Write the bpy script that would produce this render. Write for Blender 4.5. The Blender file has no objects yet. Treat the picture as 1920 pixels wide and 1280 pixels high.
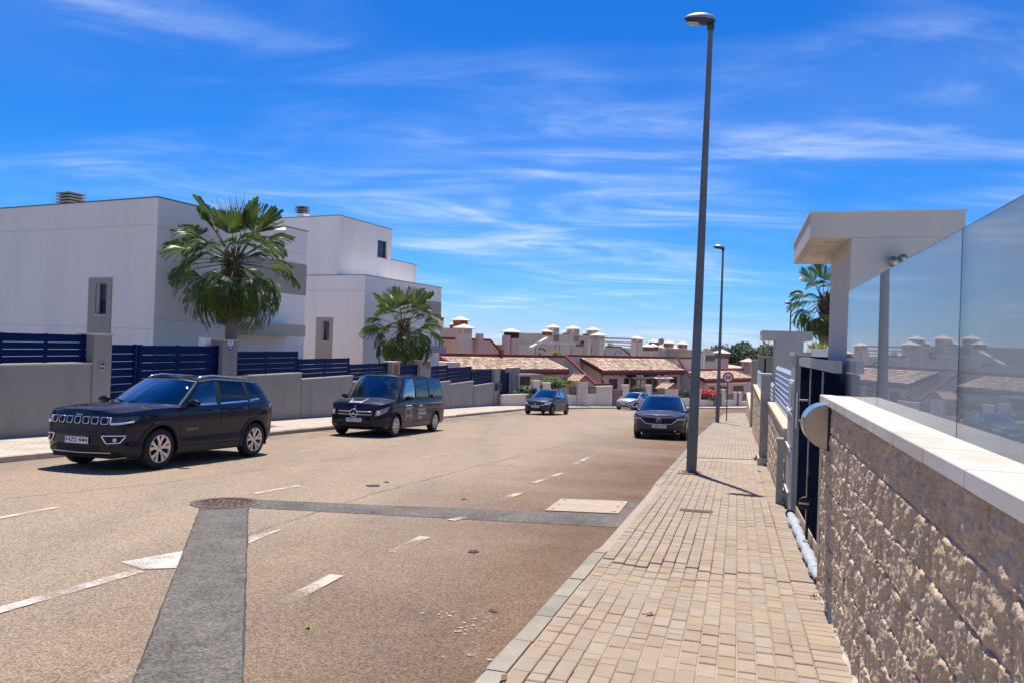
import bpy, bmesh, math, random
import numpy as np
from mathutils import Vector, Matrix, Euler
rad = math.radians
SC = bpy.context.scene
COL = SC.collection

# ---------------------------------------------------------------- camera
EYE = 1.66
cam_d = bpy.data.cameras.new('camera'); cam = bpy.data.objects.new('camera', cam_d); COL.objects.link(cam)
cam_d.sensor_width = 36.0; cam_d.lens = 1370 / 1920 * 36
cam_d.clip_start = 0.05; cam_d.clip_end = 9000
cam.matrix_world = Matrix.Translation((0, 0, EYE)) @ Matrix.Rotation(rad(90.21), 4, 'X') @ Matrix.Rotation(rad(2.0), 4, 'Z')
SC.camera = cam

# ---------------------------------------------------------------- world: clear sky with thin cirrus
SUN_EL, SUN_AZ = 71.0, -4.5          # azimuth measured from +Y towards +X
W = bpy.data.worlds.new('World'); SC.world = W; W.use_nodes = True
nt = W.node_tree; nt.nodes.clear(); N = nt.nodes.new; LK = nt.links.new
out = N('ShaderNodeOutputWorld'); bg = N('ShaderNodeBackground'); bg.inputs['Strength'].default_value = 0.083
sky = N('ShaderNodeTexSky'); sky.sky_type = 'NISHITA'; sky.sun_disc = False
sky.sun_elevation = rad(SUN_EL); sky.sun_rotation = rad(SUN_AZ)
sky.altitude = 60; sky.air_density = 1.0; sky.dust_density = 0.0; sky.ozone_density = 1.0
sc_ = N('ShaderNodeSeparateColor'); LK(sky.outputs[0], sc_.inputs[0]); cc_ = N('ShaderNodeCombineColor')
for i_, (g_, p_) in enumerate(((0.54, 2.1), (0.75, 1.22), (1.33, 1.0))):   # clear, deep southern blue: air with little dust
    n1 = N('ShaderNodeMath'); n1.operation = 'MULTIPLY'; n1.inputs[1].default_value = 0.1; LK(sc_.outputs[i_], n1.inputs[0])
    n2 = N('ShaderNodeMath'); n2.operation = 'POWER'; n2.inputs[1].default_value = p_; LK(n1.outputs[0], n2.inputs[0])
    n3 = N('ShaderNodeMath'); n3.operation = 'MULTIPLY'; n3.inputs[1].default_value = g_ * 10; LK(n2.outputs[0], n3.inputs[0]); LK(n3.outputs[0], cc_.inputs[i_])
gm = N('ShaderNodeGamma'); gm.inputs['Gamma'].default_value = 1.0
tc = N('ShaderNodeTexCoord'); sep = N('ShaderNodeSeparateXYZ'); LK(tc.outputs['Generated'], sep.inputs[0])
def wm(op, a, b=None, c=None):
    n = N('ShaderNodeMath'); n.operation = op
    for i, v in enumerate((a, b, c)):
        if v is None: continue
        if isinstance(v, (int, float)): n.inputs[i].default_value = v
        else: LK(v, n.inputs[i])
    return n.outputs[0]
# project the view direction on a flat cloud deck so that wisps flatten towards the horizon
den = wm('ADD', wm('MAXIMUM', sep.outputs['Z'], 0.0), 0.10)
cx = wm('DIVIDE', sep.outputs['X'], den); cy = wm('DIVIDE', sep.outputs['Y'], den)
cmb = N('ShaderNodeCombineXYZ'); LK(cx, cmb.inputs[0]); LK(cy, cmb.inputs[1])
def mapped(scale, rot, loc):
    m = N('ShaderNodeMapping'); m.inputs['Scale'].default_value = scale; m.inputs['Rotation'].default_value = rot
    m.inputs['Location'].default_value = loc; LK(cmb.outputs[0], m.inputs[0]); return m.outputs[0]
def wnoise(vec, scale, detail, rough, dist):
    n = N('ShaderNodeTexNoise'); n.inputs['Scale'].default_value = scale; n.inputs['Detail'].default_value = detail
    n.inputs['Roughness'].default_value = rough; n.inputs['Distortion'].default_value = dist
    LK(vec, n.inputs['Vector']); return n.outputs[0]
def ramp(v, lo, hi):
    n = N('ShaderNodeMapRange'); n.interpolation_type = 'SMOOTHSTEP'
    n.inputs['From Min'].default_value = lo; n.inputs['From Max'].default_value = hi; LK(v, n.inputs[0]); return n.outputs[0]
wisp = ramp(wnoise(mapped((0.8, 1.75, 1), (0, 0, rad(-20)), (9.1, 3.3, 0)), 1.0, 11, 0.60, 1.3), 0.40, 0.84)
fil = ramp(wnoise(mapped((1.3, 4.2, 1), (0, 0, rad(-24)), (3.3, 9.1, 0)), 1.3, 9, 0.66, 0.8), 0.30, 0.80)
patch = ramp(wnoise(mapped((0.42, 0.62, 1), (0, 0, 0), (5.5, 3.1, 0)), 1.0, 3, 0.5, 0.4), 0.36, 0.64)
cl = wm('MULTIPLY', wm('MULTIPLY', wisp, wm('ADD', wm('MULTIPLY', fil, 0.6), 0.42)), patch)
veil = wm('MULTIPLY', patch, 0.07)
cl = wm('MINIMUM', wm('ADD', wm('MULTIPLY', cl, 1.12), veil), 0.6)
mix = N('ShaderNodeMix'); mix.data_type = 'RGBA'
LK(cl, mix.inputs['Factor']); LK(cc_.outputs[0], mix.inputs['A']); mix.inputs['B'].default_value = (7.8, 9.0, 11.0, 1)
LK(mix.outputs['Result'], gm.inputs[0]); LK(gm.outputs[0], bg.inputs['Color']); LK(bg.outputs[0], out.inputs[0])

# ---------------------------------------------------------------- sun
sd = bpy.data.lights.new('sun', 'SUN'); sd.energy = 5.0; sd.angle = rad(0.53); sd.color = (1.0, 0.94, 0.85)
sun = bpy.data.objects.new('sun', sd); COL.objects.link(sun)
sv = Vector((math.sin(rad(SUN_AZ)) * math.cos(rad(SUN_EL)), math.cos(rad(SUN_AZ)) * math.cos(rad(SUN_EL)), math.sin(rad(SUN_EL))))
sun.rotation_euler = sv.to_track_quat('Z', 'Y').to_euler(); sun.location = (0, 0, 60)

vs = SC.view_settings
vs.view_transform = 'Standard'; vs.look = 'None'; vs.exposure = 0.4; vs.gamma = 1.0; vs.use_curve_mapping = False
SC.render.engine = 'CYCLES'
SC.cycles.use_adaptive_sampling = True; SC.cycles.adaptive_threshold = 0.02; SC.cycles.max_bounces = 5; SC.cycles.diffuse_bounces = 3; SC.cycles.transparent_max_bounces = 16; SC.cycles.glossy_bounces = 4

# ---------------------------------------------------------------- survey: the photograph's sight lines met with the slope of the place
FPX = 1370.0; RL = rad(2.0); HZ = 645.0; GR = 0.056; KERB = 0.12
def ray(x, y):
    u, v = x - 960, y - HZ
    return (u * math.cos(RL) + v * math.sin(RL)) / FPX, (-u * math.sin(RL) + v * math.cos(RL)) / FPX
def gz(y):                      # height of the road surface
    if y < -25: return GR * 25
    if y < 74: return -GR * y
    if y < 110: k = (y - 74) / 36; return -GR * 74 - GR * 36 * (k - k * k / 2)
    return -GR * 74 - GR * 18
def road_pt(x, y, up=0.0):
    r, d = ray(x, y); Y = (EYE - up) / (d - GR); return Vector((r * Y, Y, up - GR * Y))
def pave_pt(x, y): return road_pt(x, y, KERB)
def at(x, y, Y):
    r, d = ray(x, y); return Vector((r * Y, Y, EYE - d * Y))
def on_line(x, y, a, b):        # where the sight line crosses the vertical plane X = a + b*Y
    r, d = ray(x, y); Y = a / (r - b); return Vector((r * Y, Y, EYE - d * Y))

# ---------------------------------------------------------------- materials
MATS = {}
def mat(name, base, rough=0.8, var=0.0, scale=3.0, bump=0.0, bscale=40.0, metal=0.0, coat=0.0, spec=0.5,
        rnd=0.0, island=0.0, col2=None, mixscale=None, mixlo=0.45, mixhi=0.65, stretch=None, trans=0.0, grain=0.0, gscale=300.0,
        emit=None, sheen=0.0, rnd_hue=0.0, coat_rough=0.03):
    if name in MATS: return MATS[name]
    m = bpy.data.materials.new(name); m.use_nodes = True; MATS[name] = m
    t = m.node_tree; P = t.nodes['Principled BSDF']; nn = t.nodes.new; lk = t.links.new
    P.inputs['Roughness'].default_value = rough; P.inputs['Metallic'].default_value = metal
    P.inputs['Specular IOR Level'].default_value = spec
    P.inputs['Coat Weight'].default_value = coat; P.inputs['Coat Roughness'].default_value = coat_rough
    P.inputs['Base Color'].default_value = (*base, 1)
    if emit: P.inputs['Emission Color'].default_value = (*emit[0], 1); P.inputs['Emission Strength'].default_value = emit[1]
    geo = nn('ShaderNodeNewGeometry'); vec = geo.outputs['Position']
    if stretch:
        mp = nn('ShaderNodeMapping'); mp.inputs['Scale'].default_value = stretch; lk(vec, mp.inputs[0]); vec = mp.outputs[0]
    def noise(sc, det=5, ro=0.6, v=None):
        n = nn('ShaderNodeTexNoise'); n.inputs['Scale'].default_value = sc; n.inputs['Detail'].default_value = det
        n.inputs['Roughness'].default_value = ro; lk(v or vec, n.inputs['Vector']); return n.outputs[0]
    def mathn(op, a, b):
        n = nn('ShaderNodeMath'); n.operation = op
        for i, q in enumerate((a, b)):
            if isinstance(q, (int, float)): n.inputs[i].default_value = q
            else: lk(q, n.inputs[i])
        return n.outputs[0]
    colour = None
    if col2 is not None:
        mr = nn('ShaderNodeMapRange'); mr.inputs['From Min'].default_value = mixlo; mr.inputs['From Max'].default_value = mixhi
        lk(noise(mixscale or scale, 6, 0.62), mr.inputs[0])
        mx = nn('ShaderNodeMix'); mx.data_type = 'RGBA'; mx.inputs['A'].default_value = (*base, 1); mx.inputs['B'].default_value = (*col2, 1)
        lk(mr.outputs[0], mx.inputs['Factor']); colour = mx.outputs['Result']
    val = None
    def addv(x):
        nonlocal val
        val = x if val is None else mathn('MULTIPLY', val, x)
    if var:
        addv(mathn('ADD', mathn('MULTIPLY', noise(scale), 2 * var), 1 - var))
    if grain:
        addv(mathn('ADD', mathn('MULTIPLY', noise(gscale, 2, 0.7), 2 * grain), 1 - grain))
    rv = None
    if rnd:
        oi = nn('ShaderNodeObjectInfo'); rv = oi.outputs['Random']
        if island: rv = mathn('FRACT', mathn('ADD', rv, geo.outputs['Random Per Island']), 0)
        addv(mathn('ADD', mathn('MULTIPLY', rv, 2 * rnd), 1 - rnd))
    elif island:
        rv = geo.outputs['Random Per Island']
        addv(mathn('ADD', mathn('MULTIPLY', rv, 2 * island), 1 - island))
    if val is not None or rnd_hue:
        hv = nn('ShaderNodeHueSaturation')
        if colour is None: hv.inputs['Color'].default_value = (*base, 1)
        else: lk(colour, hv.inputs['Color'])
        if val is not None: lk(val, hv.inputs['Value'])
        if rnd_hue and rv is not None:
            r2 = mathn('FRACT', mathn('MULTIPLY', rv, 7.31), 0)
            lk(mathn('ADD', mathn('MULTIPLY', r2, 2 * rnd_hue), 0.5 - rnd_hue), hv.inputs['Hue'])
            lk(mathn('ADD', mathn('MULTIPLY', mathn('FRACT', mathn('MULTIPLY', rv, 13.7), 0), 0.3), 0.85), hv.inputs['Saturation'])
        colour = hv.outputs[0]
    if colour is not None: lk(colour, P.inputs['Base Color'])
    if bump:
        b = nn('ShaderNodeBump'); b.inputs['Strength'].default_value = min(1.0, bump); b.inputs['Distance'].default_value = 0.01 * max(1, bump)
        lk(noise(bscale, 6, 0.65), b.inputs['Height']); lk(b.outputs[0], P.inputs['Normal'])
    if trans:
        tr = nn('ShaderNodeBsdfTranslucent'); ms = nn('ShaderNodeMixShader'); ms.inputs[0].default_value = trans
        if colour is not None: lk(colour, tr.inputs[0])
        else: tr.inputs[0].default_value = (*base, 1)
        lk(P.outputs[0], ms.inputs[1]); lk(tr.outputs[0], ms.inputs[2]); lk(ms.outputs[0], t.nodes['Material Output'].inputs[0])
    return m
def glass(name, tint=(0.8, 0.9, 0.9), ior=1.5, rough=0.0, boost=1.0, dust=0.0):
    if name in MATS: return MATS[name]
    m = bpy.data.materials.new(name); m.use_nodes = True; MATS[name] = m
    t = m.node_tree; t.nodes.clear(); nn = t.nodes.new; lk = t.links.new
    o = nn('ShaderNodeOutputMaterial'); fr = nn('ShaderNodeFresnel'); fr.inputs['IOR'].default_value = ior
    tr = nn('ShaderNodeBsdfTransparent'); tr.inputs[0].default_value = (*tint, 1)
    gl = nn('ShaderNodeBsdfGlossy'); gl.inputs['Roughness'].default_value = rough
    mx = nn('ShaderNodeMixShader'); f = fr.outputs[0]
    # the back of a pane meets the eye like its front: one Fresnel law for both sides
    if boost != 1.0:
        mm = nn('ShaderNodeMath'); mm.operation = 'MULTIPLY'; mm.use_clamp = True; mm.inputs[1].default_value = boost; lk(f, mm.inputs[0]); f = mm.outputs[0]
    lk(f, mx.inputs[0]); lk(tr.outputs[0], mx.inputs[1]); lk(gl.outputs[0], mx.inputs[2])
    if dust:
        df = nn('ShaderNodeBsdfDiffuse'); df.inputs[0].default_value = (.7, .72, .72, 1); tl = nn('ShaderNodeBsdfTranslucent'); tl.inputs[0].default_value = (.7, .72, .72, 1)
        a1 = nn('ShaderNodeMixShader'); lk(df.outputs[0], a1.inputs[1]); lk(tl.outputs[0], a1.inputs[2]); a2 = nn('ShaderNodeMixShader'); a2.inputs[0].default_value = dust
        lk(mx.outputs[0], a2.inputs[1]); lk(a1.outputs[0], a2.inputs[2]); lk(a2.outputs[0], o.inputs[0])
    else: lk(mx.outputs[0], o.inputs[0])
    return m

# ---------------------------------------------------------------- mesh helpers
class MB:
    def __init__(s): s.v = []; s.f = []; s.m = []; s.cur = 0
    def add(s, vs, fs):
        o = len(s.v); s.v += [tuple(p) for p in vs]; s.f += [tuple(i + o for i in f) for f in fs]; s.m += [s.cur] * len(fs); return s
    def box(s, x0, x1, y0, y1, z0, z1, M=None):
        vs = [Vector(p) for p in ((x0,y0,z0),(x1,y0,z0),(x1,y1,z0),(x0,y1,z0),(x0,y0,z1),(x1,y0,z1),(x1,y1,z1),(x0,y1,z1))]
        if M is not None: vs = [M @ p for p in vs]
        return s.add(vs, [(0,3,2,1),(4,5,6,7),(0,1,5,4),(1,2,6,5),(2,3,7,6),(3,0,4,7)])
    def bevbox(s, x0, x1, y0, y1, z0, z1, b, M=None):      # box with chamfered upper edges
        vs = [(x0,y0,z0),(x1,y0,z0),(x1,y1,z0),(x0,y1,z0),(x0,y0,z1-b),(x1,y0,z1-b),(x1,y1,z1-b),(x0,y1,z1-b),
              (x0+b,y0+b,z1),(x1-b,y0+b,z1),(x1-b,y1-b,z1),(x0+b,y1-b,z1)]
        vs = [Vector(p) for p in vs]
        if M is not None: vs = [M @ p for p in vs]
        return s.add(vs, [(0,1,5,4),(1,2,6,5),(2,3,7,6),(3,0,4,7),(4,5,9,8),(5,6,10,9),(6,7,11,10),(7,4,8,11),(8,9,10,11),(0,3,2,1)])
    def hexa(s, p): return s.add(p, [(0,3,2,1),(4,5,6,7),(0,1,5,4),(1,2,6,5),(2,3,7,6),(3,0,4,7)])
    def prism(s, poly, axis, a, b):                        # polygon (2 coords) pushed along an axis from a to b
        n = len(poly)
        def P(q, c): return {'x': (c, q[0], q[1]), 'y': (q[0], c, q[1]), 'z': (q[0], q[1], c)}[axis]
        vs = [P(q, a) for q in poly] + [P(q, b) for q in poly]
        fs = [tuple(range(n))[::-1], tuple(range(n, 2 * n))] + [(i, (i + 1) % n, n + (i + 1) % n, n + i) for i in range(n)]
        return s.add(vs, fs)
    def tube(s, pts, r, n=8, caps=True):
        pts = [Vector(p) for p in pts]; k = len(pts)
        rs = r if isinstance(r, (list, tuple)) else [r] * k
        up = None; rings = []
        for i, p in enumerate(pts):
            t = (pts[min(i + 1, k - 1)] - pts[max(i - 1, 0)]).normalized()
            if up is None: up = Vector((0, 0, 1)) if abs(t.z) < 0.9 else Vector((1, 0, 0))
            a = t.cross(up).normalized(); b = a.cross(t).normalized(); up = b
            rings.append([p + (a * math.cos(2*math.pi*j/n) + b * math.sin(2*math.pi*j/n)) * rs[i] for j in range(n)])
        vs = [q for R in rings for q in R]; fs = []
        for i in range(k - 1):
            for j in range(n): fs.append((i*n+j, i*n+(j+1)%n, (i+1)*n+(j+1)%n, (i+1)*n+j))
        if caps: fs += [tuple(range(n))[::-1], tuple(range((k-1)*n, k*n))]
        return s.add(vs, fs)
    def lathe(s, prof, n=24, M=None, axis='z', caps=True):            # prof: (r, h) list
        vs = []; k = len(prof)
        for r, h in prof:
            for j in range(n):
                a = 2 * math.pi * j / n; c, d = r * math.cos(a), r * math.sin(a)
                vs.append(Vector({'z': (c, d, h), 'y': (c, h, d), 'x': (h, c, d)}[axis]))
        if M is not None: vs = [M @ p for p in vs]
        fs = [(i*n+j, i*n+(j+1)%n, (i+1)*n+(j+1)%n, (i+1)*n+j) for i in range(k-1) for j in range(n)]
        if caps and prof[0][0] > 1e-4: fs.append(tuple(range(n))[::-1])
        if caps and prof[-1][0] > 1e-4: fs.append(tuple(range((k-1)*n, k*n)))
        return s.add(vs, fs)
    def grid(s, rows, closed=False):                       # rows of equally many points
        n = len(rows[0]); vs = [p for R in rows for p in R]
        fs = [(i*n+j, i*n+j+1, (i+1)*n+j+1, (i+1)*n+j) for i in range(len(rows)-1) for j in range(n-1)]
        if closed: fs += [(i*n+n-1, i*n, (i+1)*n, (i+1)*n+n-1) for i in range(len(rows)-1)]
        return s.add(vs, fs)
    def mesh(s, name, smooth=False):
        me = bpy.data.meshes.new(name); me.from_pydata(s.v, [], s.f)
        if any(s.m): me.polygons.foreach_set('material_index', s.m)
        if smooth: me.polygons.foreach_set('use_smooth', [True] * len(me.polygons))
        me.update(); return me
    def build(s, name, m, parent=None, smooth=False, fix=True, loc=None):
        me = s.mesh(name, smooth)
        if fix:
            bm = bmesh.new(); bm.from_mesh(me); bmesh.ops.recalc_face_normals(bm, faces=bm.faces); bm.to_mesh(me); bm.free()
        for q in (m if isinstance(m, (list, tuple)) else [m]): me.materials.append(q)
        return link(name, me, parent, loc)
def link(name, me, parent=None, loc=None, rot=None):
    o = bpy.data.objects.new(name, me); COL.objects.link(o)
    if parent is not None: o.parent = parent
    if loc is not None: o.location = loc
    if rot is not None: o.rotation_euler = rot
    return o
def thing(name, label, cat, loc=(0, 0, 0), rz=0.0, group=None):
    o = bpy.data.objects.new(name, None); COL.objects.link(o); o.empty_display_size = 0.2
    o.location = loc; o.rotation_euler = (0, 0, rz)
    return tag(o, label, cat, group)
def tag(o, label, cat, group=None):
    o['label'] = label; o['category'] = cat
    if group: o['group'] = group
    return o
def struct(o): o['kind'] = 'structure'; return o
def stuff(o): o['kind'] = 'stuff'; return o
def smooth_angle(o, deg=35):
    me = o.data; me.polygons.foreach_set('use_smooth', [True] * len(me.polygons))
    try: me.set_sharp_from_angle(angle=rad(deg))
    except Exception: pass
    return o
def text_obj(s, size, m, parent, M, width=None, extrude=0.001, name='lettering', align='CENTER', bold=0.0):
    cu = bpy.data.curves.new(name, 'FONT'); cu.body = s; cu.size = size; cu.align_x = align; cu.align_y = 'CENTER'; cu.extrude = extrude; cu.offset = bold
    cu.resolution_u = 3
    tmp = bpy.data.objects.new('tmp', cu); COL.objects.link(tmp)
    dg = bpy.context.evaluated_depsgraph_get(); me = bpy.data.meshes.new_from_object(tmp.evaluated_get(dg))
    bpy.data.objects.remove(tmp); bpy.data.curves.remove(cu)
    if width:
        xs = [v.co.x for v in me.vertices]; k = width / (max(xs) - min(xs))
        for v in me.vertices: v.co.x *= k
    me.materials.clear(); me.materials.append(m)
    o = link(name, me, parent); o.matrix_local = M
    return o
random.seed(7)
# ================================================================ SETTING: ground, road, pavements
ST = math.atan(0.31)                                   # heading of the street on the right-hand side
CS, SN = math.cos(ST), math.sin(ST)
WALL_A = 0.72                                          # right garden wall: X = WALL_A + 0.31*Y
KERB_A = -1.33                                         # right kerb face
def kerbx(y): return KERB_A + 0.31 * y + (0.0 if y < 26 else 0.013 * (y - 26))
def leftx(y): return -12.2 + 0.265 * y                 # left kerb face
LW_A, LW_B = -15.02, 0.256                             # left garden wall: X = LW_A + LW_B*Y

m_soil = mat('dry_soil', (0.30, 0.22, 0.14), 0.95, var=0.35, scale=0.15, col2=(0.12, 0.14, 0.06), mixscale=0.02)
mb = MB(); xs = [-3000, -1200, -500, -200, -90, -40, -15, 0, 15, 40, 90, 200, 500, 1200, 3000]
ys = [-300, -60, -25, 0, 20, 40, 60, 74, 80, 86, 92, 98, 104, 110, 140, 200, 300, 420, 600, 900, 1400, 3000, 6000]
rows = []
rg = random.Random(3)
def hill(x, y):
    z = gz(y) - 0.30
    if y > 150:
        k = min(1, (y - 150) / 700)
        z += k * (4.5 + 1.5 * math.sin(x * 0.004 + 1))
    return z
for y in ys: rows.append([(x, y, hill(x, y)) for x in xs])
g = struct(mb.grid(rows).build('ground', m_soil, fix=False))

# ---- road: one sheet of worn pinkish asphalt that follows the bend to the right
def road_material():
    m = bpy.data.materials.new('worn_asphalt'); m.use_nodes = True; t = m.node_tree; nn = t.nodes.new; lk = t.links.new
    P = t.nodes['Principled BSDF']; P.inputs['Roughness'].default_value = 0.9; P.inputs['Specular IOR Level'].default_value = 0.25
    geo = nn('ShaderNodeNewGeometry'); pos = geo.outputs['Position']
    def noise(sc, det, ro, v=pos, dist=0.0):
        n = nn('ShaderNodeTexNoise'); n.inputs['Scale'].default_value = sc; n.inputs['Detail'].default_value = det
        n.inputs['Roughness'].default_value = ro; n.inputs['Distortion'].default_value = dist; lk(v, n.inputs['Vector']); return n.outputs[0]
    def rng(v, a, b, c=0.0, d=1.0):
        n = nn('ShaderNodeMapRange'); n.inputs[1].default_value = a; n.inputs[2].default_value = b; n.inputs[3].default_value = c; n.inputs[4].default_value = d
        lk(v, n.inputs[0]); return n.outputs[0]
    def mixc(f, a, b, mode='MIX'):
        n = nn('ShaderNodeMix'); n.data_type = 'RGBA'; n.blend_type = mode
        if isinstance(f, float): n.inputs['Factor'].default_value = f
        else: lk(f, n.inputs['Factor'])
        for k, q in (('A', a), ('B', b)):
            if isinstance(q, tuple): n.inputs[k].default_value = (*q, 1)
            else: lk(q, n.inputs[k])
        return n.outputs['Result']
    def mth(op, a, b):
        n = nn('ShaderNodeMath'); n.operation = op
        for i, q in enumerate((a, b)):
            if isinstance(q, (int, float)): n.inputs[i].default_value = q
            else: lk(q, n.inputs[i])
        return n.outputs[0]
    # across-street coordinate: the right-hand lane keeps an orange-brown dust, the middle is paler
    sp = nn('ShaderNodeSeparateXYZ'); lk(pos, sp.inputs[0])
    lat = mth('SUBTRACT', mth('MULTIPLY', sp.outputs[0], CS), mth('MULTIPLY', sp.outputs[1], SN))
    latn = mth('ADD', lat, mth('MULTIPLY', mth('SUBTRACT', noise(0.35, 4, 0.6), 0.5), 3.0))
    dusty = rng(latn, -5.2, -1.6)
    base = mixc(dusty, (0.375, 0.285, 0.198), (0.168, 0.103, 0.060))
    mp = nn('ShaderNodeMapping'); mp.inputs['Rotation'].default_value = (0, 0, ST); mp.inputs['Scale'].default_value = (1.0, 0.09, 1); lk(pos, mp.inputs[0])
    base = mixc(rng(noise(0.8, 5, 0.6, mp.outputs[0]), 0.42, 0.72, 0.0, 0.38), base, (0.20, 0.155, 0.13))
    base = mixc(rng(noise(0.28, 6, 0.65, dist=0.5), 0.45, 0.75, 0.0, 0.42), base, (0.46, 0.335, 0.225))
    base = mixc(rng(noise(0.9, 6, 0.7), 0.55, 0.8, 0.0, 0.34), base, (0.15, 0.105, 0.08))
    # oil darkening in the parking lane gutter
    base = mixc(mth('MULTIPLY', rng(lat, -10.6, -12.6), rng(noise(0.7, 5, 0.7), 0.35, 0.65, 0.0, 0.75)), base, (0.12, 0.10, 0.085))
    # chippings
    vo = nn('ShaderNodeTexVoronoi'); vo.inputs['Scale'].default_value = 80; lk(pos, vo.inputs['Vector'])
    st = nn('ShaderNodeSeparateXYZ'); lk(vo.outputs['Color'], st.inputs[0])
    hv = nn('ShaderNodeHueSaturation'); lk(base, hv.inputs['Color']); lk(mth('MULTIPLY', rng(st.outputs[0], 0, 1, 0.60, 1.32), rng(vo.outputs['Distance'], 0.25, 0.75, 1.05, 0.72)), hv.inputs['Value'])
    lk(hv.outputs[0], P.inputs['Base Color'])
    b = nn('ShaderNodeBump'); b.inputs['Strength'].default_value = 0.8; b.inputs['Distance'].default_value = 0.006
    lk(mth('SUBTRACT', noise(55, 4, 0.7), mth('MULTIPLY', vo.outputs['Distance'], 0.7)), b.inputs['Height']); lk(b.outputs[0], P.inputs['Normal'])
    return m
m_road = road_material()
FK = [(leftx(50), 50.0), (2.9, 54.3), (6.2, 59.0), (12.2, 65.4), (18.4, 71.6), (24.6, 77.8), (34, 87.2), (48, 101.2)]   # the left kerb beyond the bend
left_line = [(leftx(y), y) for y in (-20, -5, 5, 12, 18, 24, 32, 38, 44)] + FK
mb = MB(); rows = []
for (x, y) in left_line:
    xr = max(x + 16, 40) if y < 50 else x + 60
    rows.append([(x - 0.02 + (xr - x) * k, y, gz(y)) for k in (0, 0.1, 0.3, 0.6, 1.0)])
struct(mb.grid(rows).build('road', m_road, fix=False))

# ---- dark patches of fresh asphalt (trench repairs)
def patch_material():
    m = bpy.data.materials.new('trench_asphalt'); m.use_nodes = True; t = m.node_tree; nn = t.nodes.new; lk = t.links.new
    P = t.nodes['Principled BSDF']; P.inputs['Roughness'].default_value = 0.95; P.inputs['Specular IOR Level'].default_value = 0.2
    geo = nn('ShaderNodeNewGeometry'); pos = geo.outputs['Position']
    vo = nn('ShaderNodeTexVoronoi'); vo.inputs['Scale'].default_value = 62; lk(pos, vo.inputs['Vector']); sp = nn('ShaderNodeSeparateXYZ'); lk(vo.outputs['Color'], sp.inputs[0])
    r1 = nn('ShaderNodeMapRange'); r1.inputs[3].default_value = .62; r1.inputs[4].default_value = 1.38; lk(sp.outputs[0], r1.inputs[0])
    n = nn('ShaderNodeTexNoise'); n.inputs['Scale'].default_value = 1.6; n.inputs['Detail'].default_value = 8; n.inputs['Roughness'].default_value = .7; lk(pos, n.inputs['Vector'])
    r2 = nn('ShaderNodeMapRange'); r2.inputs[1].default_value = .3; r2.inputs[2].default_value = .7; r2.inputs[3].default_value = .7; r2.inputs[4].default_value = 1.35; lk(n.outputs[0], r2.inputs[0])
    mu = nn('ShaderNodeMath'); mu.operation = 'MULTIPLY'; lk(r1.outputs[0], mu.inputs[0]); lk(r2.outputs[0], mu.inputs[1])
    hv = nn('ShaderNodeHueSaturation'); hv.inputs['Color'].default_value = (.140, .126, .109, 1); lk(mu.outputs[0], hv.inputs['Value']); lk(hv.outputs[0], P.inputs['Base Color'])
    b = nn('ShaderNodeBump'); b.inputs['Strength'].default_value = .9; b.inputs['Distance'].default_value = .008; lk(vo.outputs['Distance'], b.inputs['Height']); lk(b.outputs[0], P.inputs['Normal']); return m
m_patch = patch_material()
def sheet(name, pts, m, up, sub=8, parent=None, kind=True):
    mb = MB(); (a, b, c, d) = pts; rows = []
    for i in range(sub + 1):
        k = i / sub; p = Vector(a).lerp(Vector(d), k); q = Vector(b).lerp(Vector(c), k)
        rows.append([(v.x, v.y, gz(v.y) + up) for v in (p, p.lerp(q, .5), q)])
    o = mb.grid(rows).build(name, m, parent, fix=False)
    if kind and parent is None: struct(o)
    return o
def rp(x, y): p = road_pt(x, y); return (p.x, p.y, 0)
def wavy_patch(name, A, B, n, amp, up, seed):
    r = random.Random(seed); mb = MB(); rows = []
    for i in range(n + 1):
        k = i / n; p = Vector(A[0]).lerp(Vector(A[1]), k); q = Vector(B[0]).lerp(Vector(B[1]), k)
        d = (q - p).normalized(); p = p + d * r.uniform(-amp, amp); q = q + d * r.uniform(-amp, amp)
        rows.append([(v.x, v.y, gz(v.y) + up) for v in (p, p.lerp(q, .33), p.lerp(q, .67), q)])
    o = mb.grid(rows).build(name, m_patch, fix=False); return struct(o)
wavy_patch('road_patch', (rp(377, 948), rp(235, 1320)), (rp(466, 948), rp(455, 1320)), 90, 0.005, 0.004, 1)
wavy_patch('road_patch', (rp(478, 936), rp(1188, 966)), (rp(470, 951), rp(1160, 988)), 90, 0.007, 0.0045, 2)
wavy_patch('road_patch', (rp(1182, 936), rp(1165, 966)), (rp(1206, 939), rp(1190, 966)), 10, 0.02, 0.005, 3)
m_seam = mat('tar_seam', (0.035, 0.032, 0.03), 0.7, var=0.3, scale=6)
def seam(A, B, w, seed):
    r = random.Random(seed); mb = MB(); rows = []; p, q = Vector(A), Vector(B); d = (q - p).normalized(); nrm = Vector((-d.y, d.x, 0)); n = 50; o = 0
    for i in range(n + 1):
        c = p.lerp(q, i / n) + nrm * r.uniform(-.004, .004); ww = w * r.uniform(.2, .8)
        rows.append([(v.x, v.y, gz(v.y) + 0.0065) for v in (c - nrm * ww, c + nrm * ww)])
    return struct(mb.grid(rows).build('tar_seam', m_seam, fix=False))
m_joint2 = mat('old_joint', (0.17, 0.115, 0.08), 0.9, var=0.4, scale=3)
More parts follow.
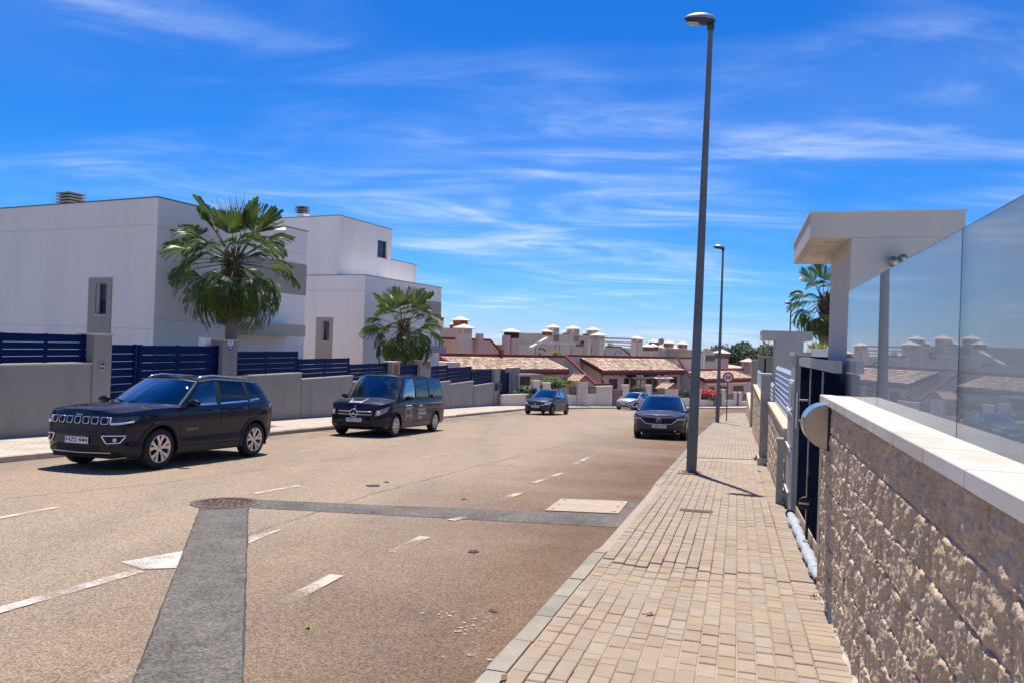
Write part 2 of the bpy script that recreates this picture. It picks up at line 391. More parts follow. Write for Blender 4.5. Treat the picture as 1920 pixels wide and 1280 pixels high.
def crack(pts, w, seed, m):
    r = random.Random(seed); P_ = [Vector(rp(*q)) for q in pts]; rows = []; n = 60; L = len(P_) - 1
    for i in range(n + 1):
        f = i / n * L; k = min(int(f), L - 1); c = P_[k].lerp(P_[k + 1], f - k); d = (P_[k + 1] - P_[k]).normalized(); nr_ = Vector((-d.y, d.x, 0))
        c = c + nr_ * (r.gauss(0, .012)); ww = w * r.uniform(.15, 1.0); rows.append([(v.x, v.y, gz(v.y) + .006) for v in (c - nr_ * ww, c + nr_ * ww)])
    return struct(MB().grid(rows).build('road_crack', m, fix=False))
crack([(470, 1000), (700, 925), (900, 872), (1120, 818)], .007, 21, m_joint2); crack([(0, 935), (300, 905), (620, 862), (900, 822), (1080, 796)], .008, 22, m_joint2)
crack([(1000, 1010), (1090, 1002), (1150, 985)], .004, 25, m_joint2)
seam(rp(377, 948), rp(235, 1320), 0.010, 4); seam(rp(466, 948), rp(455, 1320), 0.012, 5)

# ---- painted markings, worn
def worn_paint(name='worn_road_paint', lo=.82, hi=1.05, col=(0.54, 0.455, 0.36)):
    m = bpy.data.materials.new(name); m.use_nodes = True; t = m.node_tree; nn = t.nodes.new; lk = t.links.new
    P = t.nodes['Principled BSDF']; P.inputs['Base Color'].default_value = (*col, 1); P.inputs['Roughness'].default_value = 0.8
    geo = nn('ShaderNodeNewGeometry'); n = nn('ShaderNodeTexNoise'); n.inputs['Scale'].default_value = 38; n.inputs['Detail'].default_value = 6; n.inputs['Roughness'].default_value = 0.8
    n2 = nn('ShaderNodeTexNoise'); n2.inputs['Scale'].default_value = 2.0
    lk(geo.outputs['Position'], n.inputs['Vector']); lk(geo.outputs['Position'], n2.inputs['Vector'])
    ad = nn('ShaderNodeMath'); ad.operation = 'ADD'; lk(n.outputs[0], ad.inputs[0]); lk(n2.outputs[0], ad.inputs[1])
    mr = nn('ShaderNodeMapRange'); mr.inputs[1].default_value = lo; mr.inputs[2].default_value = hi; lk(ad.outputs[0], mr.inputs[0])
    tr = nn('ShaderNodeBsdfTransparent'); ms = nn('ShaderNodeMixShader'); lk(mr.outputs[0], ms.inputs[0]); lk(P.outputs[0], ms.inputs[1]); lk(tr.outputs[0], ms.inputs[2])
    inv = nn('ShaderNodeMath'); inv.operation = 'MULTIPLY'; inv.inputs[1].default_value = 0.9; lk(mr.outputs[0], inv.inputs[0]); lk(inv.outputs[0], ms.inputs[0])
    lk(ms.outputs[0], t.nodes['Material Output'].inputs[0]); return m
m_paint = worn_paint(); m_paint2 = worn_paint('road_paint', .89, 1.13, (.60, .53, .45))
def mark(pts, sub=3, m=None):
    return sheet('road_marking', pts, m or m_paint, 0.009, sub)
def dash(a, b, w, m=None):                                     # a dash between two road points along its centre line
    p, q = Vector(rp(*a)), Vector(rp(*b)); d = (q - p).normalized(); n = Vector((-d.y, d.x, 0)) * w / 2
    return mark([p + n, p - n, q - n, q + n], 3, m)
dash((532, 1131), (632, 1078), 0.13); dash((738, 1036), (798, 1006), 0.13); dash((845, 975), (875, 968), 0.12)
dash((935, 938), (985, 920), 0.12); dash((1000, 905), (1055, 886), 0.10); dash((1078, 870), (1105, 856), 0.10)
dash((-60, 982), (108, 951), 0.10, m_paint2); dash((478, 925), (562, 910), 0.11, m_paint2); dash((790, 859), (850, 848), 0.11); dash((950, 824), (985, 819), 0.11); dash((1075, 800), (1095, 797), 0.11)
dash((560, 848), (650, 833), 0.10); dash((700, 838), (760, 830), 0.1)
# direction arrow cut by the trench repair: shaft, head tip on one side, point beyond
dash((-300, 1229), (262, 1070), 0.13, m_paint2)
mark([rp(228, 1054), rp(268, 1067), rp(332, 1065), rp(344, 1033)], 3, m_paint2)
mark([rp(467, 1006), rp(467, 1019), rp(526, 994), rp(526, 993)], 3, m_paint2)
dash((190, 1283), (252, 1254), 0.13)
r = random.Random(77)
for (x, y, s, k) in ((915, 1160, .06, 16), (890, 1178, .06, 14), (868, 1183, .05, 8), (862, 1228, .12, 10), (830, 1150, .06, 9), (570, 1178, .04, 4), (1150, 843, .3, 10)):   # paint and plaster flecks
    c = Vector(rp(x, y)); mb = MB()
    for i in range(k):
        q0 = c + Vector((r.gauss(0, s), r.gauss(0, s * .8), 0)); n = 7; w = r.uniform(.004, .022) * (s / .1) ** .5; ring = []
        for i2 in range(n):
            a = 2 * math.pi * i2 / n; q = q0 + Vector((math.cos(a) * w * r.uniform(.4, 1.5), math.sin(a) * w * r.uniform(.4, 1.3), 0)); ring.append((q.x, q.y, gz(q.y) + 0.008))
        mb.add(ring, [tuple(range(n))])
    stuff(mb.build('paint_flecks', m_paint, bpy.data.objects['road'], fix=False))

# ---- pavement slabs: sheets with a real kerb step
def brick_mat(name, c1, c2, cm, scale, w, h, rot, mortar=0.012):
    m = bpy.data.materials.new(name); m.use_nodes = True; t = m.node_tree; nn = t.nodes.new; lk = t.links.new
    P = t.nodes['Principled BSDF']; P.inputs['Roughness'].default_value = 0.85
    geo = nn('ShaderNodeNewGeometry'); mp = nn('ShaderNodeMapping'); mp.inputs['Rotation'].default_value = (0, 0, rot); lk(geo.outputs['Position'], mp.inputs[0])
    b = nn('ShaderNodeTexBrick'); b.inputs['Scale'].default_value = scale; b.inputs['Brick Width'].default_value = w; b.inputs['Row Height'].default_value = h
    b.inputs['Mortar Size'].default_value = mortar; b.inputs['Color1'].default_value = (*c1, 1); b.inputs['Color2'].default_value = (*c2, 1); b.inputs['Mortar'].default_value = (*cm, 1)
    lk(mp.outputs[0], b.inputs[0]); n = nn('ShaderNodeTexNoise'); n.inputs['Scale'].default_value = 1.6; n.inputs['Detail'].default_value = 6; lk(geo.outputs['Position'], n.inputs['Vector'])
    mr = nn('ShaderNodeMapRange'); mr.inputs[1].default_value = .3; mr.inputs[2].default_value = .7; mr.inputs[3].default_value = .82; mr.inputs[4].default_value = 1.15; lk(n.outputs[0], mr.inputs[0])
    hv = nn('ShaderNodeHueSaturation'); lk(b.outputs[0], hv.inputs['Color']); lk(mr.outputs[0], hv.inputs['Value']); lk(hv.outputs[0], P.inputs['Base Color'])
    bu = nn('ShaderNodeBump'); bu.inputs['Strength'].default_value = .4; bu.inputs['Distance'].default_value = .006; lk(b.outputs['Fac'], bu.inputs['Height']); bu.invert = True; lk(bu.outputs[0], P.inputs['Normal'])
    return m
def strip_slab(name, inner, outer, m, top=KERB):
    """pavement between two polylines of (x, y), with a vertical face to the road"""
    mb = MB(); rows = []
    for (a, b) in zip(inner, outer):
        rows.append([(b[0], b[1], gz(b[1]) + top)] + [(b[0] + (a[0] - b[0]) * k, b[1] + (a[1] - b[1]) * k, gz(b[1] + (a[1] - b[1]) * k) + top) for k in (.33, .66, 1)])
    o = mb.grid(rows).build(name, m, fix=False); return struct(o)
m_joint = mat('joint_sand', (0.36, 0.29, 0.21), 0.95, var=0.3, scale=9, bump=0.3, bscale=90)
m_farpav = brick_mat('far_pavers', (0.345, 0.278, 0.20), (0.315, 0.252, 0.182), (0.24, 0.19, 0.138), 1.0, 0.2, 0.1, ST - math.pi / 2)
m_leftpav = brick_mat('pale_pavers', (0.52, 0.44, 0.345), (0.48, 0.405, 0.32), (0.36, 0.30, 0.23), 1.0, 0.2, 0.1, ST - math.pi / 2)
# right pavement: near stretch laid paver by paver, farther stretch with the pattern in its material
PAV_END = 17.2
yy = [-8, -2, 2, 4, 6, 8, 10, 12, 14, PAV_END]
right_pavement = strip_slab('pavement_right', [(WALL_A + .10 + .31 * y, y) for y in yy], [(kerbx(y) + .05, y) for y in yy], m_joint, KERB - 0.012)
yy = [PAV_END, 20, 24, 28, 34, 40, 48, 54]
endc = [(kerbx(56) + .4, 56.5), (kerbx(58) + 1.4, 58.3), (kerbx(60) + 3.4, 60.5)]
strip_slab('pavement_right_far', [(WALL_A + .10 + .31 * y, y) for y in yy] + [(WALL_A + .31 * 55, 55.2), (WALL_A + .31 * 56, 55.8), (WALL_A + .31 * 57 + .5, 56.5)], [(kerbx(y) + .13, y) for y in yy] + endc, m_farpav)
# left pavement and the one in front of the far houses
def offset_line(line, d):
    outp = []
    for i, p in enumerate(line):
        a = Vector(line[max(i - 1, 0)]); b = Vector(line[min(i + 1, len(line) - 1)]); t = (b - a).normalized(); n = Vector((-t.y, t.x))
        outp.append((p[0] + n.x * d, p[1] + n.y * d))
    return outp
LLs = [(x, y) for (x, y) in left_line if y >= -5]
lw_line = [(LW_A + LW_B * y + .15 if y < 47 else None, y) for (x, y) in LLs]
inner = []
for (x, y), (ox, oy) in zip(LLs, offset_line(LLs, 3.0)):
    inner.append((LW_A + LW_B * y - .2, y) if y <= 50 else (ox, oy))
strip_slab('pavement_left', inner, [(p[0], p[1]) for p in offset_line(LLs, .14)], m_leftpav)

# ---- kerb stones
m_kerb = mat('kerb_concrete', (0.305, 0.27, 0.21), 0.9, var=0.25, scale=4, bump=0.35, bscale=60, rnd=0.13, col2=(0.245, 0.22, 0.17), mixscale=1.6, grain=0.2, gscale=160)
m_kerbw = mat('pale_kerb', (0.55, 0.49, 0.40), 0.9, var=0.2, scale=4, bump=0.3, bscale=60, rnd=0.07)
def kerb_run(parent, line, length, m_of, top_of, depth=0.14, seed=1, in_side=1):
    r = random.Random(seed); d = 0.0; pts = [Vector((p[0], p[1])) for p in line]; seg = []
    for a, b in zip(pts[:-1], pts[1:]):
        n = max(1, round((b - a).length / length))
        for i in range(n): seg.append((a.lerp(b, i / n), a.lerp(b, (i + 1) / n)))
    for a, b in seg:
        t = (b - a).normalized(); n = Vector((-t.y, t.x)) * in_side; gap = t * 0.006; a2, b2 = a + gap, b - gap
        ta, tb = top_of(a.y), top_of(b.y); j = r.uniform(-.004, .004); c = 0.025
        P = lambda q, z: (q.x, q.y, gz(q.y) + z)
        o = n * r.uniform(-.004, .004); a2 = a2 + o; b2 = b2 + o
        vs = [P(a2, -.1), P(b2, -.1), P(b2 + n*depth, -.1), P(a2 + n*depth, -.1), P(a2, ta - c + j), P(b2, tb - c + j), P(b2 + n*c, tb + j), P(a2 + n*c, ta + j), P(b2 + n*depth, tb + j), P(a2 + n*depth, ta + j)]
        mb = MB().add(vs, [(0,1,5,4),(4,5,6,7),(7,6,8,9),(3,9,8,2),(0,4,7,9,3),(1,2,8,6,5)])
        mb.build('kerb_stone', m_of(a.y), parent)
def rtop(y):                                           # dropped kerb in front of the gate
    if 7.7 < y < 11.2: return 0.035
    if 7.0 < y <= 7.7: return KERB - (y - 7.0) / .7 * (KERB - .035)
    if 11.2 <= y < 12.0: return .035 + (y - 11.2) / .8 * (KERB - .035)
    return KERB
kerb_run(right_pavement, [(kerbx(y), y) for y in (-2, 2.5, 6.9, 7.75, 11.1, 12.0, PAV_END + .1)], 0.50, lambda y: m_kerbw if 7.0 < y < 11.3 else m_kerb, rtop, in_side=-1, seed=4)
rf = bpy.data.objects['pavement_right_far']
kerb_run(rf, [(kerbx(y), y) for y in (PAV_END + .1, 26, 40, 55)], 1.0, lambda y: m_kerb, lambda y: KERB, in_side=-1, seed=5)
lp = bpy.data.objects['pavement_left']
drops = [(18.6, 20.6), (33.6, 36.2)]
def ltop(y):
    return .122
kerb_run(lp, [(leftx(y), y) for y in (-5, 8, 18.0, 20.6, 31, 32.0, 36.2, 44)] + FK[:-1], 0.9, lambda y: m_kerbw if y < 20 or 31.8 < y < 35.5 else m_kerb, ltop, in_side=1, seed=6)

# ---- pavers of the right pavement: stretcher columns along the street and a soldier course against the wall
m_paver = mat('paver', (0.325, 0.252, 0.182), 0.9, var=0.20, scale=6, rnd=0.075, island=0.075, rnd_hue=0.004, bump=0.30, bscale=150, grain=0.16, gscale=220)
def paver_mesh(L, Wd, seed):
    r = random.Random(seed); hx, hy = Wd / 2 - .0035, L / 2 - .0035; c = .005
    j = lambda: r.uniform(-.0015, .0015)
    vs = [(-hx, -hy, -.02), (hx, -hy, -.02), (hx, hy, -.02), (-hx, hy, -.02)]
    vs += [(-hx + j(), -hy + j(), -c), (hx + j(), -hy + j(), -c), (hx + j(), hy + j(), -c), (-hx + j(), hy + j(), -c)]
    vs += [(-hx + c, -hy + c, 0), (hx - c, -hy + c, 0), (hx - c, hy - c, 0), (-hx + c, hy - c, 0)]
    me = bpy.data.meshes.new('paver')
    me.from_pydata(vs, [], [(0,1,5,4),(1,2,6,5),(2,3,7,6),(3,0,4,7),(4,5,9,8),(5,6,10,9),(6,7,11,10),(7,4,8,11),(8,9,10,11)]); me.materials.append(m_paver); return me, vs
PV = [paver_mesh(.2, .1, i) for i in range(6)]; PH = [paver_mesh(.1, .2, 20 + i) for i in range(4)]; HALF = [paver_mesh(.1, .1, 40 + i) for i in range(3)]
def sx(t, s): return (t * CS + s * SN, -t * SN + s * CS)      # street frame (t to the right, s along) to world
T0 = KERB_A * CS + .15 + .003; T1 = WALL_A * CS - .015
ncol = int((T1 - .2 - T0) / .1); cw = (T1 - .2 - T0) / ncol
cells = []; r = random.Random(11)
for c in range(ncol):
    s = 2.6 - r.uniform(0, .2) + c * .02
    while s < PAV_END / CS - 1.0:
        half = r.random() < 0.28
        L = .1 if half else .2
        cells.append((T0 + (c + .5) * cw, s + L / 2, 1 if half else 0, cw / .1)); s += L
s = 2.6
while s < PAV_END / CS - .6: cells.append((T1 - .1, s + .05, 2, 1.0)); s += .1
def slope_rot():                                       # lie flat on the sloping pavement, aligned with the street
    up = Vector((0, GR, 1)).normalized(); f = Vector((SN, CS, -GR * CS)).normalized(); rt = f.cross(up).normalized(); f = up.cross(rt)
    return Matrix((rt, f, up)).transposed()
SR = slope_rot(); EU = SR.to_euler()
def seen(t, s):
    x, y = sx(t, s)
    if y < 2.9: return 9
    z = gz(y) + KERB - EYE; dn = -z / y * FPX + 0; px = 960 + x / y * FPX
    return 9 if dn < -700 or px > 2000 else y
cells.sort(key=lambda c: (sx(c[0], c[1])[1] if sx(c[0], c[1])[1] > 3.55 else 99))
rest = MB(); cnt = 0
sag = lambda t, s: 0.004 * math.sin(t * 3.1 + s * 1.3) + 0.003 * math.sin(s * 4.1 + t) + (0.009 if s > 6.55 + .08 * math.sin(t * 9) and s < 11 else 0)
for (t, s, k, wf) in cells:
    x, y = sx(t, s); z = gz(y) + KERB + sag(t, s) + r.uniform(-.002, .002)
    lib = (PV, HALF, PH)[k]; me, vs = lib[r.randrange(len(lib))]
    tilt = Matrix.Rotation(r.uniform(-.012, .012), 3, 'X') @ Matrix.Rotation(r.uniform(-.012, .012), 3, 'Y') @ Matrix.Rotation(r.uniform(-.01, .01), 3, 'Z')
    if cnt < 300 and y > 3.5:
        o = link('paver', me, right_pavement, (x, y, z), (SR @ tilt).to_euler()); o.scale = (wf, 1, 1); cnt += 1
    else:
        R = SR @ tilt; rest.add([Vector((x, y, z)) + R @ Vector((v[0] * wf, v[1], v[2])) for v in vs], [(0,1,5,4),(1,2,6,5),(2,3,7,6),(3,0,4,7),(4,5,9,8),(5,6,10,9),(6,7,11,10),(7,4,8,11),(8,9,10,11)])
stuff(rest.build('paver_field', m_paver, right_pavement, fix=False))

# ---- covers set in the ground
m_iron = mat('rusty_iron', (0.11, 0.065, 0.05), 0.75, var=0.35, scale=14, bump=0.4, bscale=60, metal=0.3, col2=(0.20, 0.115, 0.075), mixscale=9)
m_conc = mat('cover_concrete', (0.40, 0.325, 0.235), 0.9, var=0.28, scale=5, bump=0.3, bscale=80, grain=.15)
m_black = mat('matt_black', (0.012, 0.012, 0.013), 0.6)
mc = thing('manhole_cover', 'round cast iron manhole cover at the head of the asphalt trench patch', 'manhole', road_pt(425, 942)); mc.rotation_euler = EU
MB().lathe([(.44, -.02), (.44, .010), (.372, .012), (.362, -.01)], 40).build('asphalt_collar', m_patch, mc)
MB().lathe([(.362, -.02), (.362, .013), (.325, .013), (.325, .004), (0.0, .004)], 40).build('frame_ring', m_iron, mc)
r = random.Random(5)
for i in range(46):
    a = i * 2.399; q = .305 * math.sqrt((i + .6) / 46); M = Matrix.Translation((q * math.cos(a), q * math.sin(a), 0)) @ Matrix.Rotation(a, 4, 'Z')
    MB().bevbox(-.022, .022, -.015, .015, .003, .013, .004, M).build('stud', m_iron, mc)
dc = thing('drain_slab', 'square pale concrete drain slab in the road beside the kerb', 'drain cover', road_pt(1102, 949)); dc.rotation_euler = EU
p = [road_pt(1052, 935), road_pt(1178, 940), road_pt(1160, 963), road_pt(1022, 957)]
q = [dc.matrix_basis.inverted() @ v for v in p]
MB().hexa([(v.x, v.y, -.03) for v in q] + [(v.x, v.y, .014) for v in q]).build('slab', m_conc, dc)
for k1 in (.08, .92):
    for k2 in (.12, .5, .88):
        c = q[0].lerp(q[1], k1).lerp(q[3].lerp(q[2], k1), k2); MB().lathe([(.022, .01), (.022, .0165), (0, .0165)], 10, Matrix.Translation((c.x, c.y, 0))).build('lift_hole', m_iron, dc)
hatch = thing('hatch_cover', 'small rusty rectangular hatch cover in the pavement nearer the camera', 'hatch cover', pave_pt(1305, 958)); hatch.rotation_euler = EU
MB().bevbox(-.21, .21, -.11, .11, -.02, .012, .006).build('frame', m_iron, hatch); MB().bevbox(-.185, .185, -.085, .085, .0, .016, .005).build('lid', m_iron, hatch)
for k in (-.09, 0, .09): MB().box(k - .012, k + .012, -.06, .06, .015, .019).build('rib', m_iron, hatch)
hatch2 = thing('hatch_cover', 'narrow rusty hatch at the foot of the nearest lamp post', 'hatch cover', pave_pt(1291, 888)); hatch2.rotation_euler = EU
MB().bevbox(-.19, .19, -.06, .12, -.02, .010, .006).build('lid', m_iron, hatch2); MB().bevbox(-.16, .16, -.035, .09, .0, .014, .004).build('plate', m_iron, hatch2)
for (x, y, s) in ((700, 910, .10), (725, 903, .04), (870, 935, .035), (888, 1033, .055), (700, 960, .03)):   # oil spots
    p = Vector(rp(x, y)); mb = MB(); n = 10; ring = []
    for i in range(n):
        a = 2 * math.pi * i / n; q = p + Vector((math.cos(a) * s * r.uniform(.7, 1.3), math.sin(a) * s * r.uniform(.9, 1.6), 0)); ring.append((q.x, q.y, gz(q.y) + 0.008))
    struct(mb.add(ring, [tuple(range(n))]).build('tar_spot', m_seam, fix=False))
# ================================================================ LEFT SIDE: garden walls, fences, gates, white houses, palms
m_stucco = mat('grey_stucco', (0.29, 0.265, 0.235), 0.92, var=0.10, scale=0.9, bump=0.25, bscale=90, grain=0.05, gscale=60, stretch=(1, 1, .35), col2=(0.235, 0.212, 0.185), mixscale=0.9)
m_sill = mat('stone_sill', (0.50, 0.455, 0.39), 0.85, var=0.12, scale=4, bump=0.2, bscale=60)
m_blue = mat('blue_lacquer', (0.0015, 0.0125, 0.066), 0.55, var=0.12, scale=2, spec=0.06)
m_white = mat('white_render', (0.88, 0.815, 0.745), 0.9, var=0.06, scale=0.7, bump=0.15, bscale=70, stretch=(2.2, 2.2, .22), col2=(0.83, 0.765, 0.70), mixscale=0.55)
m_taupe = mat('taupe_render', (0.36, 0.325, 0.28), 0.9, var=0.06, scale=1.2, bump=0.15, bscale=70)
m_taupe2 = mat('warm_taupe', (0.40, 0.375, 0.31), 0.9, var=0.06, scale=1.2, bump=0.15, bscale=70)
m_cap = mat('parapet_metal', (0.16, 0.15, 0.145), 0.5, metal=0.4)
m_blind = mat('blue_blind', (0.025, 0.055, 0.11), 0.35)
m_pane = mat('dark_pane', (0.012, 0.024, 0.045), 0.06, spec=0.7)
m_vent = mat('vent_grey', (0.19, 0.185, 0.17), 0.8, var=.15)
m_steel = mat('brushed_steel', (0.60, 0.60, 0.58), 0.28, metal=1.0, var=.06, scale=30)
m_plastic_w = mat('white_plastic', (0.72, 0.72, 0.72), 0.4)
LWA = math.atan2(1.0, LW_B)
def lws(x, y):
    p = on_line(x, y, LW_A, LW_B); return Vector((p.x - LW_A, p.y)).length, p.z
def lw_world(s): k = s / math.hypot(1, LW_B); return Vector((LW_A + LW_B * k, k))
def lw_base(s): w = lw_world(s); return gz(w.y) + KERB
def lw_thing(name, label, cat, s0, group=None):
    w = lw_world(s0); return thing(name, label, cat, (w.x, w.y, gz(w.y) + KERB), LWA, group)
def slat_panel(root, s0, z0, a, b, lo, hi, n, yoff, th=0.028, gap=0.014, posts=(), top_tall=1.25):
    """horizontal boards between a and b (distance along the wall), from lo to hi"""
    hs_ = [1.0] * (n - 1) + [top_tall]; tot = hi - lo - gap * (n - 1); u = tot / sum(hs_); z = lo
    for h in hs_:
        MB().box(a - s0, b - s0, yoff - th / 2, yoff + th / 2, z - z0, z + h * u - z0).build('slat', m_blue, root); z += h * u + gap
    for p in posts: MB().box(p - s0 - .035, p - s0 + .035, yoff + th / 2 + .002, yoff + th / 2 + .05, lo - z0 - .01, hi - z0 + .01).build('post', m_blue, root)
def wall_run(label, a, b, top, th=0.28, extra=None):
    s0 = a; root = lw_thing('garden_wall', label, 'wall', s0); z0 = lw_base(s0)
    n = max(2, int((b - a) / 1.5)); rows = []
    for i in range(n + 1):
        s = a + (b - a) * i / n; zb = lw_base(s) - .15
        rows.append([(s - s0, 0, zb - z0), (s - s0, 0, top - z0), (s - s0, th, top - z0), (s - s0, th, zb - z0)])
    mb = MB().grid(rows); q = len(rows[0]); mb.add(rows[0], [(0, 1, 2, 3)]); mb.add(rows[-1], [(3, 2, 1, 0)])
    mb.build('wall', m_stucco, root)
    MB().box(a - s0 - .01, b - s0 + .01, -.025, th + .02, top - z0 + .002, top - z0 + .042).build('coping', m_sill, root)
    return root, s0, z0
def pillar(label, a, b, top, d0=-.04, d1=.42, face=m_stucco):
    root = lw_thing('gate_pillar', label, 'pillar', a); z0 = lw_base(a)
    MB().box(0, b - a, d0, d1, -.4, top - z0).build('shaft', face, root)
    MB().box(-.03, b - a + .03, d0 - .03, d1 + .03, top - z0 + .002, top - z0 + .045).build('cap', m_sill, root)
    return root, z0
S = lambda x, y: lws(x, y)[0]
Zp = lambda x, y: lws(x, y)[1]
# -- nearest wall with fence
a, b, top = S(-330, 760), S(172, 750), Zp(90, 684)
_, s0, z0 = wall_run('taupe rendered garden wall at the left edge under a blue slatted fence', a, b, top)
fr = lw_thing('slatted_fence', 'blue slatted fence at the left edge on the nearest garden wall', 'fence', a)
slat_panel(fr, a, lw_base(a), a, b - .02, top + .05, Zp(85, 626), 4, .20, posts=[a + .05] + [a + i * (b - a) / 5 for i in range(1, 5)] + [b - .1])
# -- pillar with intercom
pa, pb = S(172, 700), S(206, 700)
p1, pz = pillar('taupe gate pillar with an intercom left of the double blue gate', pa, pb, Zp(190, 629))
ic = lw_thing('intercom', 'small grey intercom box with two dark windows on the taupe gate pillar', 'intercom', pa)
k = (S(183, 685) - pa, S(193, 685) - pa); zz = (Zp(188, 693) - pz, Zp(188, 677) - pz)
MB().bevbox(0, k[1] - k[0], 0, zz[1] - zz[0], 0, .03, .008).build('housing', m_steel, ic)
MB().box(.02, k[1] - k[0] - .02, (zz[1]-zz[0])*.62, (zz[1]-zz[0])*.86, .02, .0325).build('camera_window', m_pane, ic)
MB().box(.03, k[1] - k[0] - .03, (zz[1]-zz[0])*.16, (zz[1]-zz[0])*.36, .02, .0325).build('button', m_pane, ic)
w0 = lw_world(pa + k[0]); nrm = Vector((math.sin(LWA), -math.cos(LWA)))
ic.location = (w0.x + nrm.x * .042, w0.y + nrm.y * .042, lw_base(pa) + zz[0]); ic.rotation_euler = (math.pi / 2, 0, LWA)
# -- double gate: pedestrian leaf and vehicle leaf
g0, g1, g2, g3 = S(207, 700), S(261, 700), S(268, 700), S(415, 700); gt = Zp(310, 647)
gate = lw_thing('slatted_gate', 'narrow blue slatted pedestrian gate beside the intercom pillar', 'gate', g0); z0 = lw_base(g0)
slat_panel(gate, g0, z0, g0 + .03, g1, lw_base(g1) + .06, gt, 11, .16)
for s in (g0 + .04, g1 - .04): MB().box(s - g0 - .04, s - g0 + .04, .10, .144, lw_base(g1) + .04 - z0, gt - z0 + .02).build('stile', m_blue, gate)
gate = lw_thing('slatted_gate', 'wide blue slatted sliding gate behind the black SUV', 'gate', g2); z0 = lw_base(g2)
slat_panel(gate, g2, z0, g2 + .03, g3, lw_base(g3) + .06, gt - .015, 11, .16)
for s in (g2 + .05, (g2 * 1.15 + g3) / 2.15, (g2 + g3 * .9) / 1.9, g3 - .05): MB().box(s - g2 - .05, s - g2 + .05, .176, .22, lw_base(g3) + .04 - z0, gt - z0).build('stile', m_blue, gate)
for s in (g2 + .02, g3 - .04): MB().box(s - g2 - .045, s - g2 + .045, .09, .144, lw_base(g3) + .04 - z0, gt - z0 + .01).build('frame_post', m_blue, gate)
# -- pillar with the little sign
pa, pb = S(414, 700), S(442, 700)
p2, pz = pillar('taupe gate pillar with a small purple and white sign beside the near palm', pa, pb, Zp(428, 639), d1=.55)
sg = lw_thing('alarm_sign', 'small white and purple alarm sign on the pillar below the near palm', 'sign', pa)
kx = (S(425.5, 650) - pa, S(434.5, 650) - pa); w0 = lw_world(pa + kx[0])
sg.location = (w0.x + nrm.x * .0425, w0.y + nrm.y * .0425, Zp(430, 656)); sg.rotation_euler = (math.pi / 2, 0, LWA)
hh = Zp(430, 638.5) - Zp(430, 656); ww = kx[1] - kx[0]
m_purple = mat('sign_purple', (0.07, 0.03, 0.20), 0.4)
MB().box(0, ww, hh * .5, hh, 0, .006).build('upper_panel', m_plastic_w, sg); MB().box(0, ww, 0, hh * .497, 0, .006).build('lower_panel', m_purple, sg)
MB().lathe([(.035, .0065), (.035, .009), (0, .009)], 14, Matrix.Translation((ww / 2, hh * .84, 0))).build('emblem', m_purple, sg)
for i, (q, mm) in enumerate(((.66, m_purple), (.59, m_purple), (.36, m_plastic_w), (.26, m_plastic_w), (.16, m_plastic_w))): MB().box(ww * .2, ww * .8, hh * q, hh * (q + .035), .006, .008).build('print_line', mm, sg)
wb = lw_thing('meter_box', 'small white meter box behind the pillar beside the near palm', 'meter box', S(401, 700))
w0 = lw_world(S(401, 650)); wb.location = (w0.x - nrm.x * .30, w0.y - nrm.y * .30, lw_base(S(401, 650)))
MB().box(0, .26, 0, .25, 0, Zp(405, 634) - lw_base(S(401, 650))).build('body', m_white, wb); MB().box(-.01, .27, -.01, .26, Zp(405, 634) - wb.location.z + .002, Zp(405, 634) - wb.location.z + .03).build('lid', m_sill, wb)
# -- stepped walls and fences towards the far end
steps = [  # x0, x1, wall-top (x, y), fence-top (x, y), slats, label bits
    (442, 566, (500, 701), (500, 659), 4, 'directly behind the tail of the black SUV', 'first stepped'),
    (567, 662, (615, 706), (615, 672), 4, 'between the SUV and the black van, lower right corner of first white house', 'second stepped'),
    (663, 733, (700, 711), (700, 681.5), 4, 'rising over the windscreen of the black van', 'third stepped'),
    (806, 844.5, (826, 715), (826, 685.5), 4, 'above the rear end of the black van', 'fourth stepped'),
    (845, 888, (866, 716.0), (866, 688), 4, 'in the middle of the wall beyond the black van', 'fifth stepped'),
    (889, 926, (908, 719.0), (908, 694.5), 4, 'at the last step before the far blue pedestrian gate', 'last stepped')]
for (x0, x1, wt, ft, n, where, nth) in steps:
    a, b, top = S(x0, wt[1]), S(x1, wt[1]), Zp(*wt)
    wall_run('taupe garden wall section ' + where, a, b, top - .045)
    fr = lw_thing('slatted_fence', 'blue slatted fence, %s panel, %s' % (nth, where.split(',')[0]), 'fence', a)
    mid = (a + b) / 2
    slat_panel(fr, a, lw_base(a), a + .01, b - .01, top + .005, Zp(*ft), n, .19, posts=[a + .06, a + (b - a) * .5, b - .06])
